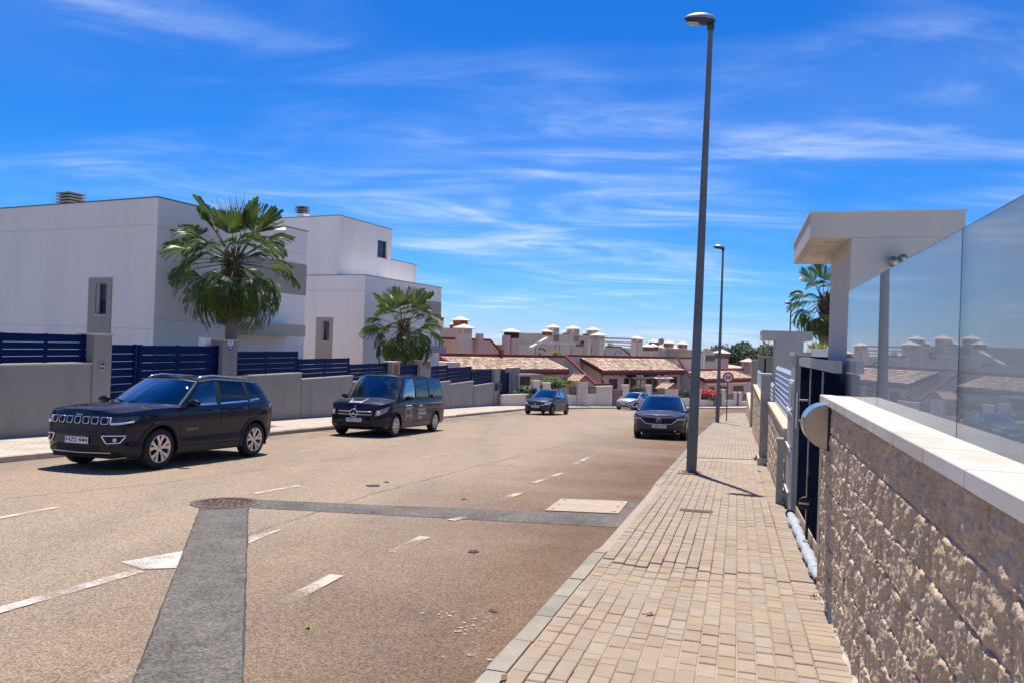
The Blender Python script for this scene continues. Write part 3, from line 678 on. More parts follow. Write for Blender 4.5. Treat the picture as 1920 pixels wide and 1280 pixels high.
for (x0, x1, ty, lab) in ((733, 747, 679, 'taupe pillar with a red notice left of the gate over the van roof'), (786, 805, 676, 'taupe pillar right of the gate over the van roof'),
                          (925.5, 936, 691, 'taupe pillar with a dark letter box before the last blue gate'), (957.5, 973, 689, 'last taupe pillar at the far end of the left garden wall')):
    a, b = S(x0, 740), S(x1, 740); pr, pz = pillar(lab, a, b, Zp((x0 + x1) / 2, ty), d1=.5)
    if x0 == 733: MB().box(.22 * (b - a), .75 * (b - a), -.06, -.042, Zp(740, 712) - pz, Zp(740, 683) - pz).build('notice', mat('red_notice', (.22, .05, .035), .6, var=.3, scale=20), pr)
    if x0 == 786: MB().box(.55 * (b - a), .85 * (b - a), -.06, -.042, Zp(797, 690) - pz, Zp(797, 679) - pz).build('notice', mat('red_notice', (.22, .05, .035), .6), pr)
    if x0 == 925.5:
        lb = lw_thing('letter_box', 'dark grey letter box on the pillar before the last blue gate', 'letter box', a)
        w0 = lw_world(a + .12 * (b - a)); lb.location = (w0.x + nrm.x * .043, w0.y + nrm.y * .043, Zp(930, 731)); wd = .9 * (b - a); ht = Zp(930, 720) - Zp(930, 731)
        m_lb = mat('charcoal_box', (.03, .032, .04), .5)
        MB().box(0, wd, -.16, 0, 0, ht).build('body', m_lb, lb); MB().box(-.01, wd + .01, -.18, 0, ht + .002, ht + .03).build('lid', m_lb, lb); MB().box(.06, wd - .06, -.166, -.1605, ht * .7, ht * .8).build('slot', m_black, lb)
# gate leaf behind the van between two pillars, and the last pedestrian gate
a, b = S(748, 720), S(785.5, 720); gate = lw_thing('slatted_gate', 'blue slatted gate between two pillars above the van roof', 'gate', a)
slat_panel(gate, a, lw_base(a), a + .03, b - .03, lw_base(b) + .06, Zp(767, 684.5), 11, .16)
for s in (a + .07, b - .07): MB().box(s - a - .05, s - a + .05, .10, .144, lw_base(b) + .05 - lw_base(a), Zp(767, 684) - lw_base(a)).build('stile', m_blue, gate)
a, b = S(936.5, 720), S(957, 720); gate = lw_thing('slatted_gate', 'last blue slatted pedestrian gate near the dark hatchback', 'gate', a)
slat_panel(gate, a, lw_base(a), a + .03, b - .03, lw_base(b) + .08, Zp(947, 699), 11, .16)
for s in (a + .09, b - .09): MB().box(s - a - .06, s - a + .06, .10, .144, lw_base(b) + .06 - lw_base(a), Zp(947, 698.5) - lw_base(a)).build('stile', m_blue, gate)
# house number on the last pillar face is out of sight; a small bell instead is visible as a dark dot

# ---------------------------------------------------------------- white houses
HA = rad(24.5)
class House:
    """local x runs along the street face (away from the camera), local y runs back along the gable face"""
    def __init__(s, name, label, px, Y):
        p = at(px, 640, Y); s.o = Vector((p.x, p.y)); s.base = gz(p.y) + KERB
        s.dx = Vector((math.sin(HA), math.cos(HA))); s.dy = Vector((-math.cos(HA), math.sin(HA)))
        s.root = thing(name, label, 'house', (p.x, p.y, s.base), math.pi / 2 - HA)
    def street(s, x, y, yy=0.0):                           # sight line on the plane local y = yy -> (local x, local z)
        r, d = ray(x, y); o = s.o + s.dy * yy              # o + dx*k = (rY, Y)
        k = (r * o.y - o.x) / (s.dx.x - r * s.dx.y); Y = o.y + s.dx.y * k; return k, EYE - d * Y - s.base
    def gable(s, x, y, xx=0.0):
        r, d = ray(x, y); o = s.o + s.dx * xx; k = (r * o.y - o.x) / (s.dy.x - r * s.dy.y); Y = o.y + s.dy.y * k; return k, EYE - d * Y - s.base
def holed(mb, u0, u1, z0, z1, holes, P, depth):
    """wall face with real openings: P(u, z, d) gives the local point, d into the wall"""
    us = sorted({u0, u1, *[h[0] for h in holes], *[h[1] for h in holes]}); zs = sorted({z0, z1, *[h[2] for h in holes], *[h[3] for h in holes]})
    for a, b in zip(us[:-1], us[1:]):
        for c, d in zip(zs[:-1], zs[1:]):
            if any(h[0] <= a and b <= h[1] and h[2] <= c and d <= h[3] for h in holes): continue
            mb.add([P(a, c, 0), P(b, c, 0), P(b, d, 0), P(a, d, 0)], [(0, 1, 2, 3)])
    for (a, b, c, d) in holes:
        for (p, q) in (((a, c), (b, c)), ((b, c), (b, d)), ((b, d), (a, d)), ((a, d), (a, c))):
            mb.add([P(*p, 0), P(*q, 0), P(*q, depth), P(*p, depth)], [(0, 1, 2, 3)])
def block(H, name, x0, x1, y0, y1, z0, z1, m, gh=(), sh=(), depth=.22, cap=True):
    mb = MB()
    holed(mb, y0, y1, z0, z1, gh, lambda u, z, d: (x0 + d, u, z), depth)
    holed(mb, x0, x1, z0, z1, sh, lambda u, z, d: (u, y0 + d, z), depth)
    mb.add([(x1, y0, z0), (x1, y1, z0), (x1, y1, z1), (x1, y0, z1)], [(0, 1, 2, 3)]); mb.add([(x0, y1, z0), (x1, y1, z0), (x1, y1, z1), (x0, y1, z1)], [(0, 1, 2, 3)])
    mb.add([(x0, y0, z1), (x1, y0, z1), (x1, y1, z1), (x0, y1, z1)], [(0, 1, 2, 3)])
    o = mb.build(name, m, H.root, fix=False)
    if cap:
        c = MB(); t = .035; w = .03
        c.box(x0 - w, x1 + w, y0 - w, y0 + .2, z1 + .002, z1 + t); c.box(x0 - w, x0 + .2, y0 + .2, y1 + w, z1 + .002, z1 + t); c.box(x1 - .2, x1 + w, y0 + .2, y1 + w, z1 + .002, z1 + t)
        c.build('parapet_cap', m_cap, o)
    return o
def gwin(H, parent, x, u0, u1, z0, z1, su, m_s, depth=.22, blind=True):
    """window in the gable face: raised surround, sill, pane, blind slats"""
    mb = MB(); a, b, c, d = su; t = .03
    for (p, q, r_, s_) in ((a, u0, c, d), (u1, b, c, d), (u0, u1, z1, d), (u0, u1, c, z0)): mb.box(x - t, x + .01, p, q, r_, s_)
    sr = mb.build('window_surround', m_s, parent)
    win = MB().box(x + depth - .05, x + depth, u0, u1, z0, z1).build('window', m_pane, parent)
    MB().box(x - t - .02, x + depth - .052, u0 - .02, u1 + .02, z0 - .05, z0 + .004).build('sill', m_sill, sr)
    fw = .05; f = MB(); X0, X1 = x + depth - .10, x + depth - .052
    f.box(X0, X1, u0, u0 + fw, z0 + .006, z1); f.box(X0, X1, u1 - fw, u1, z0 + .006, z1); f.box(X0, X1, u0 + fw, u1 - fw, z0 + .006, z0 + fw); f.box(X0, X1, u0 + fw, u1 - fw, z1 - fw, z1)
    f.build('frame', m_cap, win)
    if blind:
        n = int((z1 - z0) / .075); k = .5
        for i in range(int(n * k)):
            zt = z1 - fw - i * .075; MB().box(x + depth - .085, x + depth - .06, u0 + fw, u1 - fw, zt - .066, zt).build('blind_slat', m_blind, win)
def louvre_stack(H, x0, x1, y0, y1, z0, n, h, base_h=0.0, m=m_white):
    if base_h: MB().box(x0, x1, y0, y1, z0 - 1.2, z0 + base_h).build('chimney', m, H.root)
    top = z0 + base_h; ch = MB().box(x0 + .08, x1 - .08, y0 + .08, y1 - .08, top, top + n * h).build('flue', m_black, H.root)
    for i in range(n):
        e = .03; MB().box(x0 - e, x1 + e, y0 - e, y1 + e, top + i * h + h * .45, top + i * h + h * .92).build('louvre', m_vent, ch)
# -- first house
H1 = House('white_house', 'first cubic white house behind the near palm and the black SUV', 287, 24.0)
zt = H1.gable(287, 371)[1]; xe = H1.street(577, 432)[0]
u0, _ = H1.gable(201, 560); u1, _ = H1.gable(180.5, 560); z0w, z1w = H1.gable(190, 590)[1], H1.gable(190, 531)[1]
b1 = block(H1, 'wall', 0, xe, 0, 15, -.6, zt, m_white, gh=[(u0, u1, z0w, z1w)])
su = (H1.gable(210, 560)[0], H1.gable(166.5, 560)[0], H1.gable(190, 640)[1], H1.gable(190, 521)[1])
gwin(H1, b1, 0, u0, u1, z0w, z1w, su, m_taupe)
# grey band, canopy slab, vent and shadow joints of the street face
bx0 = xe - 4.6; zb0, zb1 = H1.street(577, 555)[1], H1.street(577, 498)[1]
MB().box(bx0, xe + .001, -.025, .02, zb0, zb1).build('grey_band', m_taupe, b1)
cx0, cx1 = H1.street(430, 620)[0], H1.street(538, 618)[0]; cz0, cz1 = H1.street(520, 630)[1], H1.street(520, 608)[1]
MB().box(cx0, cx1, -.95, .05, cz0, cz1).build('canopy', m_taupe2, b1)
m_groove = mat('render_joint', (0.55, 0.52, 0.49), 0.9)
for (px, py) in ((577, 478), (577, 614)):
    z = H1.street(px, py)[1]; MB().box(.0, xe, -.004, .01, z - .008, z + .008).build('joint', m_groove, b1)
for (px, py) in ((287, 421), (287, 617)):
    z = H1.gable(px, py)[1]; MB().box(-.004, .01, 0, 15, z - .008, z + .008).build('joint', m_groove, b1)
vx = H1.street(527, 463); MB().box(vx[0] - .14, vx[0] + .14, -.06, .02, vx[1] - .12, vx[1] + .12).build('wall_vent', m_vent, b1)
ly0 = H1.gable(150, 378, 1.2)[0]; ly1 = H1.gable(106, 380, 1.2)[0]; zl_ = H1.gable(128, 359, 1.2)[1]; louvre_stack(H1, 1.2, 1.8, ly0 + .45 * (ly1 - ly0), ly1, zl_ - .56, 5, .112)
# -- second house
H2 = House('white_house', 'second stepped white house with a tower behind the far palm', 681, 41.5)
zl = H2.gable(684, 516)[1]; xe = H2.street(826, 600)[0]; yu = H2.gable(635, 470)[0]; zu = H2.gable(637, 404)[1]
u0, u1 = H2.gable(618, 620)[0], H2.gable(604.5, 620)[0]; z0w, z1w = H2.gable(610, 639)[1], H2.gable(610, 602)[1]
b2 = block(H2, 'wall', 0, xe, 0, 12, -.8, zl, m_white, gh=[(u0, u1, z0w, z1w)])
su = (H2.gable(624, 620)[0], H2.gable(593, 620)[0], H2.gable(610, 690)[1], H2.gable(610, 595)[1])
gwin(H2, b2, 0, u0, u1, z0w, z1w, su, m_taupe)
xt = H2.street(734.5, 460, yu)[0]; xl = H2.street(780.5, 510, yu)[0]; zlo = H2.street(780, 497, yu)[1]
sw = (H2.street(708, 466, yu)[0], H2.street(726, 466, yu)[0], H2.street(717, 484, yu)[1], H2.street(717, 451, yu)[1])
t2 = block(H2, 'tower_wall', .002, xt, yu, 9.0, zl - .02, zu, m_white, sh=[sw])
MB().box(sw[0], sw[1], yu + .16, yu + .20, sw[2], sw[3]).build('window', m_pane, t2)
f = MB(); f.box(sw[0], sw[0] + .06, yu + .10, yu + .155, sw[2], sw[3]); f.box(sw[1] - .06, sw[1], yu + .10, yu + .155, sw[2], sw[3]); f.box(sw[0] + .06, sw[1] - .06, yu + .10, yu + .155, sw[2], sw[2] + .06); f.build('window_frame', m_cap, t2)
MB().box(sw[0] - .05, sw[1] + .05, yu - .05, yu + .155, sw[2] - .05, sw[2] - .003).build('sill', m_sill, t2)
block(H2, 'terrace_wall', xt + .002, xl, yu, 9.0, zl - .02, zlo, m_white)
z = H2.gable(660, 545)[1]; MB().box(-.004, .01, 0, 12, z - .012, z + .012).build('joint', m_groove, b2)
gb0, gb1 = H2.street(815, 594)[1], H2.street(815, 566)[1]
MB().box(xe - 3.6, xe + .001, -.03, .02, gb0, gb1).build('grey_band', m_taupe, b2)
cx0, cx1 = H2.street(742, 655)[0], H2.street(812, 655)[0]; cz0, cz1 = H2.street(800, 660)[1], H2.street(800, 647)[1]
MB().box(cx0, cx1, -1.0, .05, cz0, cz1).build('canopy', m_taupe, b2)
vx = H2.street(708, 662); MB().box(vx[0] - .14, vx[0] + .14, -.06, .02, vx[1] - .14, vx[1] + .14).build('wall_vent', m_vent, b2)
ly0, ly1 = H2.gable(580, 395, .5)[0], H2.gable(554, 395, .5)[0]; zl_ = H2.gable(566, 386, .5)[1]; ly0 = ly0 + .4 * (ly1 - ly0); louvre_stack(H2, .5, 1.0, ly0, ly1, zl_ - .45, 3, .15, .0); MB().box(.5, 1.0, ly0, ly1, zu - .2, zl_ - .452).build('chimney', m_white, H2.root)

# ---------------------------------------------------------------- fan palms
m_frond = mat('palm_frond', (0.105, 0.155, 0.036), 0.36, var=0.30, scale=3, trans=0.40, rnd=0.22, spec=0.5, col2=(0.080, 0.125, 0.028), mixscale=2.5)
m_dead = mat('dead_frond', (0.16, 0.115, 0.06), 0.8, var=0.3, scale=4, rnd=0.25)
m_trunk = mat('palm_trunk', (0.20, 0.165, 0.125), 0.95, var=0.3, scale=5, bump=0.9, bscale=14, stretch=(1, 1, 6))
m_boot = mat('palm_boot', (0.085, 0.045, 0.028), 0.9, var=0.4, scale=10, rnd=0.2)
def frond_mesh(name, Lp, R, spread, droop, seed, m, nl=34, sag=0.12):
    r = random.Random(seed); mb = MB()
    pts = [(Lp * k, 0, -sag * Lp * k * k) for k in (0, .25, .5, .75, 1)]
    # petiole
    mb.tube(pts, [.026, .02, .016, .013, .011], 5)
    hub = Vector(pts[-1]); dirx = Vector((1, 0, -2 * sag)).normalized()
    side = Vector((0, 1, 0)); up = dirx.cross(side)
    if up.z < 0: up = -up
    rows_prev = None
    for i in range(nl):
        a = -spread + 2 * spread * (i + .5) / nl; da = spread / nl
        Ln = R * (0.72 + .28 * math.cos(a * .55)) * r.uniform(.9, 1.08); cup = .10 * abs(math.sin(a))
        dr = droop * r.uniform(.6, 1.5); tw = r.uniform(-.05, .05)
        quad = []
        for k in (0.03, .24, .45, .74, 1.0):
            wid = Ln * k * math.tan(da) * .98 if k <= .45 else Ln * .45 * math.tan(da) * (.74 - (k - .45) / .55 * .70)
            c = dirx * (math.cos(a) * Ln * k) + side * (math.sin(a) * Ln * k) + up * (cup * Ln * k)
            g = max(0, k - .38); c = c + Vector((0, 0, -1)) * (dr * g * g * Ln * 2.2) * 1.0
            if k > .6: c = c - (dirx * math.cos(a) + side * math.sin(a)) * (dr * g * g * Ln * .7)
            pd = (-dirx * math.sin(a) + side * math.cos(a))
            fold = up * (wid * .55) if k > .1 else Vector((0, 0, 0))
            tz = up * tw * k
            quad.append([hub + c - pd * wid + tz, hub + c - fold, hub + c + pd * wid - tz])
        mb.grid(quad)
    me = mb.mesh(name, True); me.materials.append(m); return me
FR = [frond_mesh('frond', 1.15, .74, 1.6, .40, i, m_frond, nl=34) for i in range(4)] + [frond_mesh('frond', 1.02, .82, 1.65, .66, 10 + i, m_frond, nl=32, sag=.22) for i in range(3)]
FY = [frond_mesh('frond', .85, .9, 1.2, .06, 30 + i, m_frond, sag=.02) for i in range(2)]
FS = [frond_mesh('spear', .55, 1.05, .26, .02, 40, m_frond, nl=10, sag=0)]
FD = [frond_mesh('dead_frond', .9, .85, .8, .5, 20 + i, m_dead, nl=16, sag=.5) for i in range(3)]
def palm(label, loc, height, tr, size, seed, n=34, dead=14, spear=True, lean=(0, 0), low=-62):
    r = random.Random(seed); root = thing('fan_palm', label, 'palm', loc, r.uniform(0, 6))
    prof = []; mb = MB(); k = 26; h = height
    for i in range(k + 1):
        f = i / k; rr = tr * (1.12 - .30 * f + (.18 * (1 - f) ** 6)) * (1 + .045 * ((i % 2) * 2 - 1)); prof.append((rr, -.3 + (h + .3) * f))
    tr_o = mb.lathe(prof + [(0.02, h + .25)], 18).build('trunk', m_trunk, root, smooth=True)
    for i in range(26):                                    # old leaf bases under the crown
        a = i * 2.4; z = h - .75 + .9 * i / 26; q = tr * .8
        M = Matrix.Translation((q * math.cos(a), q * math.sin(a), z)) @ Matrix.Rotation(a, 4, 'Z') @ Matrix.Rotation(rad(-58), 4, 'Y')
        MB().hexa([M @ Vector(p) for p in ((0, -.07, -.02), (.30, -.03, 0), (.30, .03, 0), (0, .07, -.02), (0, -.06, .03), (.30, -.02, .025), (.30, .02, .025), (0, .06, .03))]).build('leaf_base', m_boot, tr_o)
    for i in range(n):
        f = (i + .5) / n; az = i * 2.39996 + r.uniform(-.25, .25)
        el = 80 - (80 - low) * (f ** .80) + r.uniform(-9, 9)
        if f < .16: me = FY[i % 2]; sc = size * r.uniform(1.0, 1.2)
        else: me = FR[r.randrange(4)] if el > -8 else FR[4 + r.randrange(3)]; sc = size * r.uniform(.82, 1.08)
        o = link('frond', me, root, (.10 * math.cos(az), .10 * math.sin(az), h + .10 - .35 * f))
        o.rotation_euler = (Matrix.Rotation(az, 3, 'Z') @ Matrix.Rotation(-rad(el), 3, 'Y') @ Matrix.Rotation(r.uniform(-.5, .5), 3, 'X')).to_euler(); o.scale = (sc, sc, sc)
    if spear:
        o = link('spear', FS[0], root, (0, 0, h + .1)); o.rotation_euler = (0, rad(-88), .4); o.scale = (size * 1.3, size, size)
    for i in range(dead):
        az = i * 2.39996 + 1; o = link('dead_frond', FD[i % 3], root, (.14 * math.cos(az), .14 * math.sin(az), h - .32))
        o.rotation_euler = (Matrix.Rotation(az, 3, 'Z') @ Matrix.Rotation(rad(74 + r.uniform(-8, 8)), 3, 'Y')).to_euler(); q = size * r.uniform(.62, .86); o.scale = (q, q, q)
    return root
p = at(434, 640, 24.2); c = at(438, 490, 24.2); palm('tall fan palm with a full crown beside the first white house', (p.x, p.y, gz(p.y) + KERB), c.z - gz(p.y) - KERB, .21, 1.10, 3, n=50, dead=18, low=-68)
p = at(754, 690, 40.0); c = at(757, 612, 40.0); palm('shorter fan palm in front of the second stepped white house', (p.x, p.y, gz(p.y) + KERB), c.z - gz(p.y) - KERB, .29, 1.16, 8, n=46, dead=4, spear=False, low=-55)
# ================================================================ RIGHT SIDE: block walls, glass, gates, portals, lamp posts
from mathutils import noise as mnoise
TW = WALL_A * CS                                       # lateral place of the wall face in the street frame
def s_of(Y, a=WALL_A): return (a + .31 * Y) * SN + Y * CS
def y_of(t, s): return -t * SN + s * CS
def st_thing(name, label, cat, t, s, z=None, group=None):
    x, y = sx(t, s); return thing(name, label, cat, (x, y, gz(y) + KERB if z is None else z), -ST, group)
m_block = mat('split_face_block', (0.56, 0.42, 0.285), 0.95, var=0.16, scale=9, bump=0.9, bscale=60, rnd=0.07, grain=0.3, gscale=110, col2=(0.52, 0.375, 0.24), mixscale=5)
m_mortar = mat('block_mortar', (0.46, 0.325, 0.205), 0.95, var=0.15, scale=6, bump=.4)
m_coping = mat('white_coping', (0.55, 0.505, 0.45), 0.85, var=0.10, scale=3, bump=0.12, bscale=60, rnd=.04, col2=(0.43, 0.38, 0.31), mixscale=2.2, mixlo=.5, mixhi=.75)
m_cream = mat('cream_coping', (0.58, 0.46, 0.31), 0.8, var=0.15, scale=3, bump=.2)
m_portal = mat('portal_render', (0.50, 0.465, 0.41), 0.9, var=0.06, scale=0.9, bump=0.3, bscale=80, col2=(0.45, 0.42, 0.37), mixscale=0.8)
m_greyp = mat('grey_powder_coat', (0.34, 0.33, 0.30), 0.5, spec=.4)
m_darkp = mat('dark_gate_panel', (0.006, 0.010, 0.020), 0.9, spec=.0)
def block_mesh(L, Hh, nx, ny, seed, amp):
    """rock-faced block: local x along the wall (0..L), y out of the wall (negative), z up"""
    rows = []; off = Vector((seed * 7.3, seed * 3.1, 0)); e = .009
    for j in range(ny + 1):
        row = []
        for i in range(nx + 1):
            x = .004 + (L - .008) * i / nx; z = .005 + (Hh - .010) * j / ny
            d = min(x, L - x, z, Hh - z); edge = min(1.0, d / .012)
            p = Vector((x * 1.3, z * .8, 0)) * 7.5 + off
            h = .42 + .45 * mnoise.fractal(p, .65, 2.3, 5) + .30 * mnoise.noise(p * 2.9) + .34 * abs(mnoise.noise(p * 5.5)) + .22 * abs(mnoise.noise(p * 12)) + .10 * mnoise.noise(p * 24)
            h = max(.0, h) * amp * (.55 + .45 * edge ** .6) + .004 * edge
            row.append((x, -h, z))
        rows.append(row)
    mb = MB().grid(rows)
    # returns to the mortar bed
    rim = [(rows[0], 0)]
    def skirt(line): mb.grid([line, [(p[0], .02, p[2]) for p in line]])
    skirt(rows[0]); skirt(rows[-1]); skirt([r_[0] for r_ in rows]); skirt([r_[-1] for r_ in rows])
    me = mb.mesh('block', True); bm = bmesh.new(); bm.from_mesh(me); bmesh.ops.remove_doubles(bm, verts=bm.verts, dist=1e-5); bmesh.ops.recalc_face_normals(bm, faces=bm.faces)
    bm.to_mesh(me); bm.free(); me.materials.append(m_block); return me
BL = [block_mesh(.4, .2, 56, 28, i, .033) for i in range(9)]; BH = [block_mesh(.2, .2, 28, 28, 20 + i, .033) for i in range(3)]
BF = [block_mesh(.4, .2, 12, 6, 40 + i, .034) for i in range(5)]; BFH = [block_mesh(.2, .2, 6, 6, 60 + i, .034) for i in range(2)]
def block_wall(root, t, s0, s1, top, ground_lo, full, half, seed, core=.16):
    """blocks are laid along +s; the wall face looks to the left (street)"""
    r = random.Random(seed); ry = math.pi / 2
    y0, y1 = y_of(t, s0), y_of(t, s1); z0 = root.location.z
    zb0, zb1 = gz(y0) + KERB - .1 - z0, gz(y1) + KERB - .1 - z0
    L = s1 - s0
    MB().hexa([(-.015, 0, zb0), (core, 0, zb0), (core, L, zb1), (-.015, L, zb1), (-.015, 0, top - z0), (core, 0, top - z0), (core, L, top - z0), (-.015, L, top - z0)]).build('core', m_mortar, root)
    n = int(math.ceil((top - ground_lo) / .2))
    for j in range(n):
        z = top - .2 * (j + 1); s = 0.0; first = True
        while s < L - .05:
            if first and j % 2: me, w = half[r.randrange(len(half))], .2
            else: me, w = full[r.randrange(len(full))], .4
            first = False
            if s + w > L + .01: me, w2 = half[r.randrange(len(half))], .2; sc = (L - s) / .2 if L - s < .2 else 1.0; w = .2
            else: sc = 1.0
            yg = y_of(t, s0 + s); 
            if z + .2 > gz(yg + .1) + KERB - .05:
                # local x of the block -> local y of the wall (along the street), block depth -> local -x
                o = link('block', me, root, (0, s, z - z0)); o.rotation_euler = (0, 0, math.pi / 2)
                o.scale = (sc, -1, 1) if True else (1, 1, 1)
                if r.random() < .5: o.rotation_euler = (0, 0, -math.pi / 2); o.scale = (sc, 1, 1); o.location = (0, s + w * sc, z - z0)
            s += w
S_END = s_of(5.80); TOP1 = 1.288
wall1 = st_thing('block_garden_wall', 'near garden wall of split-face tan blocks at the right edge', 'wall', TW, .7)
block_wall(wall1, TW, .7, S_END, TOP1, -.35, BL, BH, 3)
# end post of the wall beside the gate jamb: plain rendered return
MB().box(-.03, .17, S_END - .7 + .002, S_END - .7 + .06, -.45, TOP1 - wall1.location.z).build('end_return', m_mortar, wall1)
# coping stones
zc = TOP1 + .002 - wall1.location.z; s = 0.0; r = random.Random(9)
joints = [.02, .62, 1.22, 1.72, 2.22, 2.72, 3.22, 3.72, 4.22, 4.72, 5.17, S_END - .7 + .07]
for a, b in zip(joints[:-1], joints[1:]):
    MB().bevbox(-.050, .34, a + .003, b - .003, zc + r.uniform(0, .0015), zc + .055, .004).build('coping_stone', m_coping, wall1)
MB().box(-.040, .33, .02, S_END - .7 + .06, zc - .002, zc + .05).build('coping_bed', m_mortar, wall1)
# white mortar smeared along the foot of the wall
mb = MB(); rows = []; r = random.Random(2)
m_smear = mat('white_mortar', (0.56, 0.47, 0.37), 0.95, var=.2, scale=14, bump=.6)
n = 150
for i in range(n + 1):
    s = .7 + (S_END - .75) * i / n; yg = y_of(TW, s); zg = gz(yg) + KERB + .008 - wall1.location.z
    w = .018 + .024 * abs(mnoise.noise(Vector((s * 5, 0, 0)))) + r.uniform(0, .02)
    rows.append([(-w, s - .7, zg - .004), (-w * .6, s - .7, zg + .012 + r.uniform(-.003, .003)), (-.012, s - .7, zg + .03 + r.uniform(-.008, .008)), (.0, s - .7, zg + .035)])
mb.grid(rows).build('mortar_fillet', m_smear, wall1, smooth=True, fix=False)

# ---- frameless glass panels on the coping
m_glass = glass('balustrade_glass', (0.80, 0.885, 0.90), 1.52, boost=1.55, dust=0.24)
m_gedge = mat('glass_edge', (0.03, 0.10, 0.10), 0.15)
TG = .9 * CS                                           # lateral place of the glass
def sg_of(Y): return s_of(Y, .9)
gl_j = [sg_of(-.05), sg_of(1.27), sg_of(2.96), sg_of(4.66), sg_of(6.03)]
zg0, zg1 = TOP1 + .057, 2.19
names = ['glass panel outside the right edge of the near wall', 'widest glass panel on the near wall at the right edge', 'middle glass panel on the near wall reflecting the far houses', 'last narrow glass panel on the near wall against the white portal']
for a, b, lab in zip(gl_j[:-1], gl_j[1:], names):
    if lab.startswith('glass panel outside'): lab = 'nearest glass panel on the near wall running out of the right edge'
    root = st_thing('glass_panel', lab, 'glass panel', TG, a, zg0)
    MB().box(-.006, .006, .004, b - a - .004, 0, zg1 - zg0).build('pane', m_glass, root)
    for q in (.004, b - a - .004): MB().box(-.0065, .0065, q - .0015, q + .0015, 0, zg1 - zg0).build('edge', m_gedge, root)
    MB().box(-.0065, .0065, .006, b - a - .006, zg1 - zg0 + .0005, zg1 - zg0 + .003).build('top_edge', m_gedge, root)
# terrace floor behind the glass
m_tile = brick_mat('terrace_tile', (0.60, 0.59, 0.56), (0.57, 0.56, 0.53), (0.42, 0.41, 0.39), 1.0, .6, .6, ST, .006)
tf = MB(); c = [sx(TW + .17, -6), sx(14, -6), sx(14, S_END + .02), sx(TW + .17, S_END + .02)]
struct(tf.add([(*q, 1.05) for q in c] + [(*q, -1.2) for q in c], [(0, 1, 2, 3), (2, 3, 7, 6), (1, 2, 6, 5)]).build('terrace', m_tile, fix=False))

# ---- white entrance portals (pillar with cantilevered slab)
def portal(label, s_off, zoff):
    x, y = sx(.887, 6.765 + s_off); root = st_thing('entrance_portal', label, 'portal', .887, 6.765 + s_off, gz(y) + KERB)
    z = -root.location.z + zoff
    MB().box(0, .645, 0, 1.42, -.5, 2.66 + z).build('pillar', m_portal, root)
    MB().box(-.33, .845, -.003, 1.965, 2.662 + z, 2.87 + z).build('slab', m_portal, root)
    MB().box(-.27, -.06, .28, 1.70, 2.654 + z, 2.6615 + z).build('soffit_panel', m_coping, root)
    MB().box(-.34, .855, -.012, 1.975, 2.8705 + z, 2.885 + z).build('drip_cap', m_coping, root)
    return root
por = portal('near white entrance portal with cantilevered slab above the right-hand wall', 0, 0)
por2 = portal('farther white entrance portal beyond the slatted fence on the right', 12.55, -.665)
MB().box(-.24, -.20, .5, .54, 1.45, 2.0 - (gz(18.5) + KERB) * 0 + .42).build('lamp_rod', m_darkp, por2)
q = bpy.data.objects['lamp_rod']; q.location.z = 0.0
lf = st_thing('wall_light', 'small round metal spotlight on the near white portal', 'wall light', .887, 6.765)
hit = at(1655, 499, 6.25); lz = hit.z - lf.location.z; lx = .33
m_brass = mat('dull_brass', (.34, .32, .25), .35, metal=.9)
MB().lathe([(.03, 0), (.03, -.03), (.012, -.035), (.012, -.06)], 14, Matrix.Translation((lx, 0, lz)), 'y').build('wall_plate', m_brass, lf)
MB().lathe([(.0, -.05), (.03, -.055), (.045, -.08), (.045, -.11), (.03, -.13), (0, -.135)], 16, Matrix.Translation((lx - .02, 0, lz + .01)), 'y').build('head', m_brass, lf, smooth=True)
MB().lathe([(.0, -.05), (.024, -.055), (.034, -.075), (.034, -.10), (.02, -.115), (0, -.12)], 16, Matrix.Translation((lx + .05, 0, lz + .04)), 'y').build('head', m_brass, lf, smooth=True)

# ---- the dark entrance gate with grey profiles
SG0, SG1 = S_END + .065, s_of(9.38)
gt = st_thing('entrance_gate', 'tall dark entrance gate with grey vertical profiles right of the pavement', 'gate', TW + .085, SG0)
gz0 = gt.location.z; GL = SG1 - SG0; ztop = 1.62 - gz0; drop = GR * CS * GL
zlo = lambda s: -GR * CS * s + .05
MB().box(-.085, .03, .0, .05, -.3, ztop - .30).build('jamb', m_greyp, gt)
MB().box(-.03, .03, GL - .06, GL, -.55, ztop).build('jamb', m_greyp, gt)
MB().box(-.03, .03, .062, GL - .062, ztop - .10, ztop).build('top_rail', m_greyp, gt)
xs_ = [.06, 1.0, 2.2, GL - .062]
for a, b in zip(xs_[:-1], xs_[1:]):
    MB().hexa([(-.008, a + .03, zlo(a)), (.012, a + .03, zlo(a)), (.012, b - .03, zlo(b)), (-.008, b - .03, zlo(b)), (-.008, a + .03, ztop - .112), (.012, a + .03, ztop - .112), (.012, b - .03, ztop - .112), (-.008, b - .03, ztop - .112)]).build('panel', m_darkp, gt)
    if b < GL - .1: MB().box(-.018, .03, b - .03, b + .03, zlo(b) - .02, ztop - .112).build('profile', m_greyp, gt)
    MB().hexa([(-.02, a + .03, zlo(a) - .04), (.02, a + .03, zlo(a) - .04), (.02, b - .03, zlo(b) - .04), (-.02, b - .03, zlo(b) - .04), (-.02, a + .03, zlo(a) + .10), (.02, a + .03, zlo(a) + .10), (.02, b - .03, zlo(b) + .10), (-.02, b - .03, zlo(b) + .10)]).build('kick_plate', m_mortar, gt)
hb = 2.32; hz0, hz1 = at(1513, 800, 8.2).z - gz0, at(1513, 735, 8.2).z - gz0
MB().tube([(-.13, hb, hz0), (-.13, hb, hz1)], .017, 10).build('pull_handle', m_steel, gt)
hd = [o for o in gt.children if o.name.startswith('pull_handle')][0]
